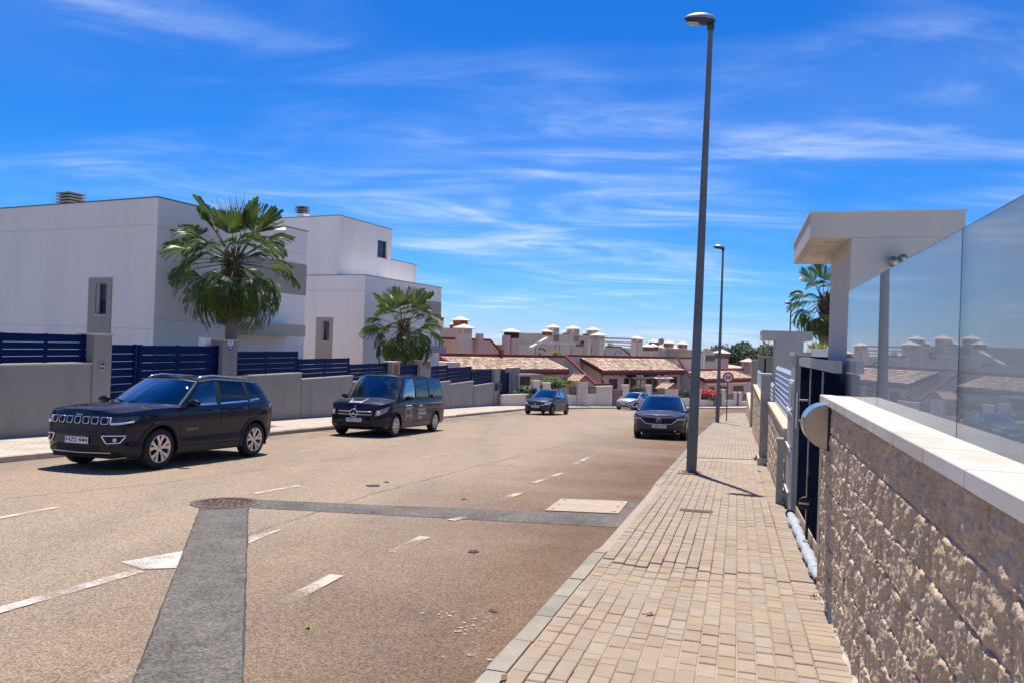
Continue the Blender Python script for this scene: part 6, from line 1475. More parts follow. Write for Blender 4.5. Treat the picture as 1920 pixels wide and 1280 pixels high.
    def patch(s, name, quad, m, h=.006, n=10, k=6, parent=None, base=-.004):
        """raised patch on the body skin between four corners (lower-left, lower-right, upper-right, upper-left)"""
        c = [s.param(q) for q in quad]; rows = []; low = []
        for j in range(k + 1):
            r_, l_ = [], []
            for i in range(n + 1):
                u, v = i / n, j / k; a = (c[0][0] * (1-u) + c[1][0] * u) * (1-v) + (c[3][0] * (1-u) + c[2][0] * u) * v; t = (c[0][1] * (1-u) + c[1][1] * u) * (1-v) + (c[3][1] * (1-u) + c[2][1] * u) * v
                e = min(u, 1 - u, v, 1 - v); hh = h * (.55 if e < 1e-6 else 1.0)
                r_.append(s.Ps(a, t, hh)); l_.append(s.Ps(a, t, base))
            rows.append(r_); low.append(l_)
        mb = MB().grid(rows); mb.grid([rows[0], low[0]]); mb.grid([rows[-1], low[-1]]); mb.grid([[q[0] for q in rows], [q[0] for q in low]]); mb.grid([[q[-1] for q in rows], [q[-1] for q in low]])
        o = mb.build(name, m, parent or s.root, fix=True); return smooth_angle(o, 50)
    def line(s, name, pts, r, m, n=6, off=.004, closed=False, parent=None, sub=6):
        """moulding along the skin through the given points"""
        c = [s.param(q) for q in pts]; c = c + [c[0]] if closed else c; path = []
        for p, q in zip(c[:-1], c[1:]):
            for i in range(sub): f = i / sub; path.append(s.Ps(p[0] * (1-f) + q[0] * f, p[1] * (1-f) + q[1] * f, off))
        path.append(s.Ps(c[-1][0], c[-1][1], off)); o = MB().tube(path, r, n).build(name, m, parent or s.root, smooth=True); return o
    # ---- build
    def build(s):
        C = s.C; R = s.root; Rw = C['wheel_r']; ax = (C['axle_f'], C['axle_r']); Ra = C.get('arch_r', Rw + .055)
        # stations along the skin; narrow gaps at the door shuts
        xs_cut = sorted(C['shuts'], reverse=True); g = .005; cuts = []
        aa = list(np.linspace(0, s.len, 150))
        for x in xs_cut: a = s.a_x(x); aa = [q for q in aa if abs(q - a) > .02]; aa += [a - g, a + g]; cuts.append(a)
        for w in ax:
            for d in (-Ra, Ra): a = s.a_x(w + d); aa = [q for q in aa if abs(q - a) > .008]; aa.append(a)
        aa = sorted(aa); tt = sorted(set(list(np.linspace(0, 1, 34)) + [C.get('sill_t', .10)]))
        def key(a, t):
            x, y, nx, ny = s.base(a); p = s.P(a, t)
            if any(abs(a - c) < g * .9 for c in cuts) and C.get('sill_t', .1) <= t: return None
            if abs(ny) > .5:
                for w in ax:
                    if math.hypot(p.x - w, p.z - Rw) < Ra: return None
            c = sorted(cuts)
            if t > C.get('sill_t', .10) and len(c) >= 2:
                if c[0] < a < c[1]: return 'front_door'
                if len(c) >= 3 and c[1] < a < c[2]: return C.get('second_door', 'rear_door')
            if t < C.get('lower_t', 0) : return 'lower_cladding'
            if a < s.a_x(ax[0] + Ra) * .98 and t < .999: return 'front_bumper'
            if a > s.a_x(ax[1] - Ra) : return 'rear_quarter'
            return 'body'
        parts = {}
        for sg in (1, -1):
            V = {}; cache = {}
            def vtx(i, j):
                if (i, j) not in cache:
                    p = s.P(aa[i], tt[j]); x, y, nx, ny = s.base(aa[i])
                    if abs(ny) > .5:
                        for w in ax:                       # ease the rim of the arch onto its circle
                            d = math.hypot(p.x - w, p.z - Rw)
                            if 1e-3 < abs(d - Ra) < .016: kx = (p.x - w) / d; kz = (p.z - Rw) / d; p = Vector((w + kx * Ra, p.y, Rw + kz * Ra))
                    cache[(i, j)] = Vector((p.x, p.y * sg, p.z))
                return cache[(i, j)]
            for i in range(len(aa) - 1):
                for j in range(len(tt) - 1):
                    k = key((aa[i] + aa[i + 1]) / 2, (tt[j] + tt[j + 1]) / 2)
                    if k is None: continue
                    kk = (k, sg) if 'door' in k else (k, 0)
                    vs, fs, ix = parts.setdefault(kk, ([], [], {}))
                    f = []
                    for (p, q) in ((i, j), (i + 1, j), (i + 1, j + 1), (i, j + 1)):
                        h = (p, q, sg if not (p in (0, len(aa) - 1)) else 0)
                        if h not in ix: ix[h] = len(vs); vs.append(vtx(p, q))
                        f.append(ix[h])
                    fs.append(tuple(f) if sg > 0 else tuple(f[::-1]))
        s.parts = {}
        for (k, sg), (vs, fs, ix) in parts.items():
            m = C.get('mats', {}).get(k, s.paint); mb = MB().add(vs, fs); o = mb.build(k, m, R, smooth=True, fix=False); s.parts[(k, sg)] = o
            me = o.data; bm = bmesh.new(); bm.from_mesh(me); bmesh.ops.recalc_face_normals(bm, faces=bm.faces); bm.to_mesh(me); bm.free(); me.polygons.foreach_set('use_smooth', [True] * len(me.polygons))
        # dark inner skin behind the shut lines
        inn = MB(); 
        for sg in (1, -1):
            rows = []
            for a in np.linspace(s.a_x(ax[0] - Ra), s.a_x(ax[1] + Ra), 24): rows.append([Vector((q.x, q.y * sg, q.z)) for q in (s.P(a, t, -.03) for t in np.linspace(.05, .97, 10))])
            inn.grid(rows)
        inn.build('inner_skin', m_under, R, fix=False)
        # floor and wheel housings
        W_ = C['w']; fl = MB(); fl.box(ax[1] - .55, ax[0] + .45, -W_ / 2 + .12, W_ / 2 - .12, C.get('floor', .22), C.get('floor', .22) + .10)
        fl.box(ax[0] + .2, s.ol[0, 0] - .12, -W_ / 2 + .30, W_ / 2 - .30, C.get('floor', .22), .42); fl.box(s.ol[-1, 0] + .12, ax[1] - .2, -W_ / 2 + .3, W_ / 2 - .3, C.get('floor', .22), .5)
        fl.build('underbody', m_under, R)
        for w in ax:
            for sg in (1, -1):
                yo = W_ / 2 - .04; rows = []
                for k in range(15):
                    th = math.pi * (k / 14 * 1.16 - .08); rows.append([(w + math.cos(th) * (Ra + .01), sg * (yo - .30), Rw + math.sin(th) * (Ra + .01)), (w + math.cos(th) * (Ra + .01), sg * yo, Rw + math.sin(th) * (Ra + .01))])
                mb = MB().grid(rows); mb.add([(w + math.cos(math.pi * (k / 14 * 1.16 - .08)) * (Ra + .01), sg * (yo - .30), Rw + math.sin(math.pi * (k / 14 * 1.16 - .08)) * (Ra + .01)) for k in range(15)], [tuple(range(15))]); mb.build('wheel_housing', m_under, R, fix=False)
                # arch lip following the skin
                aw, ao = C.get('lip', (.02, .006)); r1, r2, r3 = [], [], []
                def skin(x, z): a = s.a_x(x); return s.P(a, min(max(s.t_z(a, z), 0), 1)).y
                lo = C.get('lip_lo', -4)
                for k in range(33):
                    th = rad(lo + (180 - 2 * lo) * k / 32); c_, s_ = math.cos(th), math.sin(th)
                    x1, z1 = w + c_ * (Ra - .006), Rw + s_ * (Ra - .006); x2, z2 = w + c_ * (Ra + aw), Rw + s_ * (Ra + aw)
                    y1, y2 = skin(x1, z1), skin(x2, z2)
                    r1.append([(x1, sg * (y1 - .05), z1), (x1, sg * (y1 + ao), z1), (w + c_ * (Ra + aw * .5), sg * (skin(w + c_ * (Ra + aw * .5), Rw + s_ * (Ra + aw * .5)) + ao * 1.15), Rw + s_ * (Ra + aw * .5)), (x2, sg * (y2 + ao * .55), z2), (w + c_ * (Ra + aw + .006), sg * (y2 - .008), Rw + s_ * (Ra + aw + .006))])
                o = MB().grid(r1).build('arch_trim', C.get('lip_m', s.paint), R, fix=True); smooth_angle(o, 50)
                s.wheel(w, sg * (C['track'] / 2), sg, Rw, C)
        s.hood(); s.greenhouse(); s.cabin(); return s
    def wheel(s, x, y, sg, Rw, C):
        root = s.root; tw = C['tyre_w'] / 2; rr = C['rim_r']; M = Matrix.Translation((x, y, Rw))
        # tyre outer face lies at y, width goes inwards
        yo = 0.0; Y = lambda v: v * sg
        ty = MB().lathe([(rr - .005, Y(-2 * tw + .01)), (rr + .03, Y(-2 * tw)), (Rw - .03, Y(-2 * tw + .006)), (Rw - .006, Y(-2 * tw + .03)), (Rw, Y(-tw)), (Rw - .006, Y(-.03)), (Rw - .03, Y(-.006)), (rr + .03, Y(0)), (rr, Y(-.012))], 40, M, 'y', caps=False).build('wheel', m_tyre, root, smooth=True)
        rim = MB().lathe([(rr + .004, Y(-.010)), (rr + .006, Y(-.002)), (rr - .012, Y(-.004)), (rr - .022, Y(-.03)), (rr - .03, Y(-.12))], 40, M, 'y', caps=False).build('rim', C.get('rim_m', m_alloy), ty, smooth=True)
        MB().lathe([(rr - .025, Y(-.10)), (0.0, Y(-.10))], 28, M, 'y').build('brake_disc', m_disc, ty)
        n = C.get('spokes', 5); st = C.get('spoke_style', 'y'); mb = MB()
        def bar(r0, r1, th0, th1, w0, w1, d0, d1, thick=.022):
            p0 = Vector((math.cos(th0) * r0, 0, math.sin(th0) * r0)); p1 = Vector((math.cos(th1) * r1, 0, math.sin(th1) * r1)); t = (p1 - p0).normalized(); q = Vector((-t.z, 0, t.x))
            vs = [p0 - q * w0, p0 + q * w0, p1 + q * w1, p1 - q * w1]
            top = [v + Vector((0, Y(d), 0)) for v, d in zip(vs, (d0, d0, d1, d1))]; bot = [v + Vector((0, Y(d - thick), 0)) for v, d in zip(vs, (d0, d0, d1, d1))]
            mb.hexa([M @ v for v in bot] + [M @ v for v in top])
        for i in range(n):
            th = 2 * math.pi * i / n + .3; dt = C.get('spoke_dt', .16)
            if st == 'y':
                bar(.05, rr * .62, th - .10, th - dt * .9, .020, .022, -.022, -.012); bar(.05, rr * .62, th + .10, th + dt * .9, .020, .022, -.022, -.012)
                bar(rr * .60, rr - .008, th - dt * .9, th - dt * 1.25, .024, .034, -.012, -.006); bar(rr * .60, rr - .008, th + dt * .9, th + dt * 1.25, .024, .034, -.012, -.006)
            else: bar(.05, rr - .01, th, th + dt * .2, .016, .022, -.022, -.007)
        mb.build('spokes', C.get('rim_m', m_alloy), ty)
        MB().lathe([(.0, Y(-.012)), (.03, Y(-.014)), (.062, Y(-.024)), (.064, Y(-.05))], 20, M, 'y').build('hub_cap', C.get('hub_m', C.get('rim_m', m_alloy)), ty, smooth=True)
    def hood(s):
        C = s.C; xc = C['cowl_x']; ac = s.a_x(xc); a0 = 0.0; n = 26; k = 20; rows = []; cr = C.get('hood_crown', .05); bow = C['cowl_bow']
        for i in range(n + 1):
            f = (i / n) ** 1.25; a = a0 + (ac - a0) * f; e = s.P(a, 1.0); row_ = []
            for j in range(k + 1):
                q = -1 + 2 * j / k; y = e.y * q; x = e.x + bow * (f ** 2) * (1 - q * q)
                ridge = C.get('hood_ridge', 0.0) * math.exp(-((abs(q) - .62) / .10) ** 2) * math.sin(min(1, f * 1.3) * math.pi * .5)
                z = e.z + cr * (1 - abs(q) ** 2.6) * min(1, (e.y / .5)) ** 1.3 + ridge
                row_.append((x, y, z))
            rows.append(row_)
        s.hood_rows = rows
        o = MB().grid(rows).build('bonnet', C.get('mats', {}).get('bonnet', s.paint), s.root, smooth=True, fix=True)
        # black scuttle under the windscreen
        e = s.P(ac, 1.0); sc = MB(); r0 = rows[-1]; sc.grid([[(p[0], p[1], p[2] - .003) for p in r0], [(p[0] - .22, p[1] * .99, p[2] - .02) for p in r0]]); sc.build('scuttle', m_carblack, s.root, smooth=True, fix=False)
        for sg in (1, -1): MB().tube([(rows[-1][10][0] - .03, sg * .05 - .1, rows[-1][10][2] + .02), (rows[-1][10][0] - .16, sg * .35 - .1, rows[-1][10][2] + .05)], .009, 6).build('wiper', m_carblack, s.root)
    # ---- greenhouse
    def greenhouse(s):
        C = s.C; b = np.array(C['gh_base'], float); t = np.array(C['gh_top'], float); kk = len(b); s.gk = kk
        NB = 14
        def G(u, v, off=0.0):
            i = min(int(u), kk - 2); f = u - i
            def cr(P):
                p0, p1, p2, p3 = P[max(i - 1, 0)], P[i], P[i + 1], P[min(i + 2, kk - 1)]
                return .5 * ((2 * p1) + (-p0 + p2) * f + (2 * p0 - 5 * p1 + 4 * p2 - p3) * f * f + (-p0 + 3 * p1 - 3 * p2 + p3) * f ** 3)
            B_, T_ = cr(b), cr(t); p = B_ * (1 - v) + T_ * v; bul = C.get('gh_bulge', .025) * math.sin(math.pi * v)
            e = .01; q = (B_ + T_) / 2; ctr = np.array([np.clip(q[0], C['gh_base'][-1][0] + .7, C['gh_base'][0][0] - .9), 0, q[2]]); d = q - ctr; d[2] = .25 * np.linalg.norm(d); d /= np.linalg.norm(d) + 1e-9
            p = p + d * (bul + off); return Vector((p[0], max(p[1], 0), p[2]))
        s.G = G
        def piece(name, u0, u1, v0, v1, m, sides=(1, -1), off=0.0, n=None, joined=False, thick=None):
            n = n or max(4, int((u1 - u0) * 8)); obs = []; mbj = MB()
            for sg in sides:
                rows = [[Vector((p.x, p.y * sg, p.z)) for p in (G(u0 + (u1 - u0) * i / n, v0 + (v1 - v0) * j / 8, off) for i in range(n + 1))] for j in range(9)]
                if joined: mbj.grid(rows)
                else: obs.append(MB().grid(rows).build(name, m, s.root, smooth=True, fix=True))
            if joined:
                o = mbj.build(name, m, s.root, smooth=True, fix=False); bm = bmesh.new(); bm.from_mesh(o.data); bmesh.ops.remove_doubles(bm, verts=bm.verts, dist=.002); bmesh.ops.recalc_face_normals(bm, faces=bm.faces); bm.to_mesh(o.data); bm.free(); return o
            return obs
        wa = C['win']                                       # dict of u ranges
        # pillars and frames in paint: everything that is not glass
        glassr = []
        piece('windscreen', 0, wa['ws'], .03, .97, m_wglass, joined=True, n=18)
        piece('windscreen_band', 0, wa['ws'], .93, 1.0, m_carblack, joined=True, n=18, off=-.004); piece('windscreen_base', 0, wa['ws'], 0, .06, m_carblack, joined=True, n=18, off=-.004)
        fr = [(wa['ws'], wa['side'][0][0])]
        prev = wa['side'][0][0]
        piece('a_pillar', wa['ws'] - .03, wa['side'][0][0] + .02, 0, 1, s.paint, off=.003)
        for i, (u0, u1, gm) in enumerate(wa['side']):
            piece('side_window', u0, u1, .05, .93, gm)
            piece('window_base', u0 - .02, u1 + .02, -.02, .07, C.get('belt_m', m_carblack), off=.001); piece('roof_rail', u0 - .02, u1 + .02, .91, 1.0, s.paint, off=.003)
            if i + 1 < len(wa['side']): piece('door_pillar', u1 - .01, wa['side'][i + 1][0] + .01, 0, 1, C.get('pillar_m', m_carblack), off=.001)
        last = wa['side'][-1][1]; piece('rear_pillar', last - .01, wa['rw'] + .01, 0, 1, s.paint, off=.003)
        piece('rear_window', wa['rw'], kk - 1, .06, .92, m_pglass, joined=True, n=12); piece('tailgate_frame', wa['rw'], kk - 1, .90, 1.0, s.paint, joined=True, n=12, off=.003); piece('tailgate_frame', wa['rw'], kk - 1, -.02, .08, s.paint, joined=True, n=12, off=.003)
        # roof
        n = 40; k = 16; rows = []; cr = C.get('roof_crown', .05)
        for i in range(n + 1):
            u = (kk - 1) * i / n; e = G(u, 1.0); row_ = []
            for j in range(k + 1): q = -1 + 2 * j / k; row_.append((e.x, e.y * q, e.z + cr * (1 - q * q) * min(1, e.y / .45)))
            rows.append(row_)
        MB().grid(rows).build('roof', C.get('mats', {}).get('roof', s.paint), s.root, smooth=True, fix=True)
        # shoulder between body and glasshouse, from the cowl round the tail
        a0 = s.a_x(C['cowl_x'] + .02); rows = []; n = 60; u0 = wa['ws'] - .3
        gs_ = [(G(u, 0), G(u, .02, -.004)) for u in np.linspace(u0, kk - 1, 90)]
        for sg in (1, -1):
            rows = []
            for i in range(n + 1):
                f = i / n; p = s.P(a0 + (s.len - a0) * f, 1.0)
                # nearest glasshouse base point
                best = min((((g_ - p).length, q_) for g_, q_ in gs_), key=lambda v: v[0]); q = best[1]
                rows.append([(p.x, p.y * sg, p.z), ((p.x + q.x) / 2, (p.y + q.y) / 2 * sg + sg * .004, max(p.z, (p.z + q.z) / 2)), (q.x, q.y * sg, q.z)])
            MB().grid(rows).build('shoulder', s.paint, s.root, smooth=True, fix=True)
        # mirrors and handles
        for sg in (1, -1):
            mx, my, mz = C['mirror']; M = Matrix.Translation((mx, sg * my, mz)); rows = []
            for i in range(9):
                f = i / 8; w = math.sin(math.pi * (.06 + .88 * f)) ** .5; rows.append([M @ Vector((.055 * math.cos(th) * w * 1.25 - .01, sg * (-.11 + .24 * f), .075 * math.sin(th) * w)) for th in [2 * math.pi * q / 14 for q in range(14)]])
            o = MB().grid(rows, closed=True).build('mirror', C.get('mirror_m', s.paint), s.root, smooth=True, fix=True)
            MB().add([M @ Vector((-.068, sg * (-.09 + .20 * (math.cos(th) * .5 + .5)), .055 * math.sin(th))) for th in [2 * math.pi * q / 16 for q in range(16)]], [tuple(range(16))]).build('mirror_glass', m_chrome, o)
            MB().tube([M @ Vector((0, -sg * .09, -.04)), M @ Vector((-.03, -sg * .19, -.09))], [.03, .035], 8).build('stalk', m_carblack, o)
        for (k, sg), o in s.parts.items():
            if 'door' in k:
                hx, hz = C['handles'][0 if k == 'front_door' else 1]; q = s.pt(('s', hx, hz, sg), .0)
                rows = [];
                pts_ = [s.pt(('s', hx + .10, hz, sg), .006), s.pt(('s', hx + .085, hz, sg), .034), s.pt(('s', hx - .085, hz + .004, sg), .034), s.pt(('s', hx - .10, hz + .004, sg), .006)]
                MB().tube(pts_, [.012, .014, .014, .012], 8).build('handle', C.get('handle_m', s.paint), o, smooth=True)
    def cabin(s):
        C = s.C; zf = C.get('floor', .22) + .1; xd = C['cowl_x'] - .12; zd = C['dash_z']; W_ = C['w'] * .72
        mb = MB().prism([(xd - .02, zd - .10), (xd - .30, zd), (xd - .62, zd + .01), (xd - .72, zd - .10), (xd - .66, zd - .40), (xd - .1, zd - .5)], 'y', -W_ / 2, W_ / 2); mb.build('dashboard', m_dash, s.root)
        M = Matrix.Translation((xd - .80, .37, zd + .02)) @ Matrix.Rotation(rad(-62), 4, 'Y'); ring = [M @ Vector((math.cos(t) * .18, math.sin(t) * .18, 0)) for t in [2 * math.pi * q / 20 for q in range(21)]]
        st = MB().tube(ring, .014, 6).build('steering_wheel', m_carblack, s.root, smooth=True)
        for th in (0, 2.1, 4.2): MB().tube([M @ Vector((0, 0, 0)), M @ Vector((math.cos(th) * .17, math.sin(th) * .17, 0))], .012, 5).build('wheel_spoke', m_carblack, st)
        for (x, y) in C['seats']:
            seat = MB(); zs = C['seat_z']
            seat.bevbox(x - .28, x + .26, y - .24, y + .24, zs - .30, zs, .04)
            B_ = Matrix.Translation((x - .26, y, zs - .06)) @ Matrix.Rotation(rad(-16), 4, 'Y')
            so = seat.build('seat', m_seat, s.root)
            MB().bevbox(-.09, .06, -.24, .24, 0, .60, .05, B_).build('seat_back', m_seat, so); MB().bevbox(-.06, .05, -.12, .12, .64, .82, .04, B_).build('headrest', m_seat, so)
        G0 = s.G(0, .86); MB().bevbox(G0.x - .10, G0.x - .06, -.11, .11, G0.z - .10, G0.z - .03, .01).build('rear_view_mirror', m_carblack, s.root)
    def plate(s, txt, q, w=.52, h=.11, tilt=0.0):
        p = s.pt(q, .012); M = Matrix.Translation(p) @ Matrix.Rotation(rad(90), 4, 'Z') @ Matrix.Rotation(rad(90 + tilt), 4, 'X')
        o = MB().bevbox(-w / 2, w / 2, -h / 2, h / 2, 0, .008, .002).build('number_plate', m_plate, s.root); o.matrix_local = M
        MB().box(-w / 2, -w / 2 + .045, -h / 2, h / 2, .0085, .0095).build('blue_band', m_pblue, o)
        if txt: text_obj(txt, .105, m_ptext, o, Matrix.Translation((.024, 0, .0092)), width=w - .09, name='plate_lettering', bold=.001)
        else: word_blocks(7, w - .10, .07, m_ptext, o, Matrix.Translation((.024, 0, .0085)), 'plate_lettering', 5)
        return o
def place(x0, y0, x1, y1, side_y, axle_f, axle_r):
    """car pose from where its front and rear wheel on one side stand"""
    a, b = road_pt(x0, y0), road_pt(x1, y1); h = Vector((a.x - b.x, a.y - b.y)).normalized(); lf = Vector((-h.y, h.x)); p = Vector((a.x, a.y)) - h * axle_f - lf * side_y
    return Vector((p.x, p.y, gz(p.y) + .004)), h

# ---------------------------------------------------------------- car paints
def car_paint(name, c, flake=.25): return mat(name, c, .45, metal=flake, coat=.6, spec=.1, coat_rough=.02)
pt_navy = car_paint('black_blue_paint', (.0035, .0045, .017), .0); pt_van = car_paint('midnight_paint', (.0035, .0048, .015), .0); pt_grey = car_paint('charcoal_paint', (.045, .048, .062), .55); pt_yar = car_paint('dark_violet_grey_paint', (.040, .040, .052), .5); pt_sil = car_paint('silver_paint', (.42, .42, .43), .35)

# ---------------------------------------------------------------- black SUV
suv = dict(w=1.82, wheel_r=.352, tyre_w=.225, rim_r=.238, track=1.80, axle_f=1.32, axle_r=-1.316, arch_r=.418, lip=(.055, .016), lip_m=m_carblack, lip_lo=-14, paint=pt_navy,
    outline=[(2.20, 0), (2.19, .30), (2.14, .58), (2.02, .78), (1.78, .875), (1.35, .905), (.7, .905), (0, .905), (-.8, .905), (-1.35, .905), (-1.80, .87), (-2.05, .76), (-2.15, .50), (-2.18, .25), (-2.19, 0)],
    top=[(-2.3, 1.08), (-1.9, 1.13), (-1.0, 1.11), (0, 1.08), (.8, 1.06), (1.05, 1.055), (1.5, 1.035), (1.9, 1.0), (2.1, .97), (2.3, .94)],
    bottom=[(-2.3, .38), (-1.95, .34), (-1.6, .27), (0, .245), (1.5, .25), (1.9, .25), (2.3, .27)],
    front=[(0, -.09), (.10, -.03), (.25, .0), (.40, .01), (.55, .015), (.75, .01), (.90, -.005), (1, -.035)], side=[(0, -.045), (.1, -.015), (.22, -.012), (.36, -.022), (.5, -.008), (.68, .004), (.82, .0), (.93, -.012), (1, -.038)], rear=[(0, -.12), (.2, -.01), (.45, .02), (.7, .0), (1, -.06)],
    sill_t=.15, lower_t=.13, mats=dict(lower_cladding=m_carblack), shuts=(.86, -.20, -1.06), cowl_x=.84, cowl_bow=.30, hood_crown=.055, hood_ridge=.012,
    gh_base=[(1.13, 0, 1.105), (1.06, .42, 1.10), (.82, .755, 1.08), (.66, .80, 1.07), (-.16, .825, 1.09), (-.30, .825, 1.092), (-1.12, .815, 1.135), (-1.24, .81, 1.15), (-1.80, .775, 1.20), (-2.0, .62, 1.14), (-2.07, .3, 1.14), (-2.08, 0, 1.14)],
    gh_top=[(.33, 0, 1.565), (.30, .38, 1.558), (.18, .60, 1.53), (.06, .62, 1.535), (-.24, .64, 1.572), (-.36, .64, 1.573), (-1.10, .625, 1.555), (-1.22, .622, 1.555), (-1.62, .60, 1.525), (-1.86, .50, 1.515), (-1.92, .25, 1.525), (-1.93, 0, 1.527)],
    win=dict(ws=2.05, side=[(3.0, 4.0, m_wglass), (5.0, 6.0, m_pglass), (6.9, 7.55, m_pglass)], rw=9.1), belt_m=m_chrome, roof_crown=.055, gh_bulge=.02, mirror=(.70, 1.00, 1.13), mirror_m=pt_navy, handles=((.0, .99), (-.88, 1.015)), dash_z=1.10, seats=((.02, .37), (.02, -.37), (-.85, .37), (-.85, -.37)), seat_z=.76, spokes=5, spoke_dt=.22)
loc, hd = place(299, 879, 455, 858, .90, 1.32, -1.316)
S1 = Car(suv, 'black SUV with a seven-slot grille parked nearest at the left kerb', 'parked_car', 'car', loc, hd).build()
# seven framed grille slots
for i in range(7):
    y = .51 - i * .17; h0, h1 = .79, .90; w = .055
    S1.patch('grille_slot', [('f', y - w, h0), ('f', y + w, h0), ('f', y + w, h1), ('f', y - w, h1)], m_under, .004, 4, 3)
    S1.line('slot_frame', [('f', y - w * .9, h0), ('f', y + w * .9, h0), ('f', y + w * 1.08, (h0 + h1) / 2), ('f', y + w, h1), ('f', y - w, h1), ('f', y - w * 1.08, (h0 + h1) / 2)], .008, m_chrome, 5, .006, True, sub=2)
S1.patch('grille_band', [('f', -.60, .765), ('f', .60, .765), ('f', .60, .93), ('f', -.60, .93)], m_carblack, .0015, 20, 4)
for sg in (1, -1):
    S1.patch('headlight', [('f', sg * .60, .785), ('s', 1.86, .84, sg), ('s', 1.78, .935, sg), ('f', sg * .61, .90)], m_lampd, .010, 10, 5)
    S1.line('light_guide', [('f', sg * .60, .90), ('f', sg * .61, .79), ('f', sg * .72, .80), ('s', 1.90, .835, sg)], .017, m_lampw, 5, .010)
    S1.line('fog_lamp_frame', [('f', sg * .48, .60), ('f', sg * .80, .61), ('f', sg * .74, .49), ('f', sg * .56, .475)], .014, m_chrome, 6, .008, True)
    S1.patch('fog_lamp_recess', [('f', sg * .56, .485), ('f', sg * .73, .495), ('f', sg * .77, .585), ('f', sg * .48, .577)], m_under, .004, 6, 4)
    p = S1.pt(('f', sg * .68, .535), .006); MB().lathe([(.032, 0), (.032, .01), (0, .014)], 14, Matrix.Translation(p) @ Matrix.Rotation(rad(90), 4, 'Y') @ Matrix.Rotation(sg * rad(-20), 4, 'X')).build('fog_lamp', m_lampw, S1.root)
    S1.patch('tail_light', [('s', -1.78, 1.0, sg), ('s', -2.06, 1.0, sg), ('s', -2.06, 1.09, sg), ('s', -1.80, 1.09, sg)], m_tail, .008, 6, 4)
    pts_ = [S1.G(u, 1.0) for u in (2.6, 3.2, 4.0, 5.0, 6.0, 7.4)]; MB().tube([(p.x, sg * (p.y - .06), p.z + (.02 if 0 < i < 5 else -.005) + .045) for i, p in enumerate(pts_)], .017, 8).build('roof_bar', m_chrome if False else m_alloy, S1.root, smooth=True)
    pts_ = [S1.G(u, .985, .010) for u in np.linspace(2.55, 7.85, 30)]; MB().tube([(p.x, sg * p.y, p.z) for p in pts_], .008, 6).build('window_chrome', m_chrome, S1.root, smooth=True)
    S1.line('door_moulding', [('s', .80, .37, sg), ('s', -.95, .37, sg)], .012, m_carblack, 6, .004)
S1.patch('lower_intake', [('f', -.48, .325), ('f', .48, .325), ('f', .44, .44), ('f', -.44, .44)], m_under, .003, 14, 4)
S1.patch('bumper_band', [('f', -.50, .60), ('f', .50, .60), ('f', .52, .67), ('f', -.52, .67)], m_carblack, .004, 14, 3)
S1.line('skid_trim', [('f', -.62, .318), ('f', .0, .305), ('f', .62, .318)], .014, m_alloy, 6, .004)
S1.plate('HZS 444', ('f', 0, .515)); bm_ = S1.hood_rows[3]
text_obj('Jeep', .075, m_chrome, S1.root, Matrix.Translation((S1.hood_rows[1][10][0] + .012, 0, S1.hood_rows[1][10][2] - .03)) @ Matrix.Rotation(rad(90), 4, 'Z') @ Matrix.Rotation(rad(70), 4, 'X'), name='bonnet_lettering', bold=.002, extrude=.003)
q = S1.pt(('s', .55, .66, 1), .004); word_blocks(8, .34, .04, m_decg, S1.root, Matrix.Translation(q) @ Matrix.Rotation(rad(180), 4, 'Z') @ Matrix.Rotation(rad(90), 4, 'X'), 'door_lettering', 3)
p = S1.G(9.0, 1.0); MB().tube([(-1.50, .0, 1.575), (-1.66, 0, 1.75)], [.008, .004], 6).build('aerial', m_carblack, S1.root)

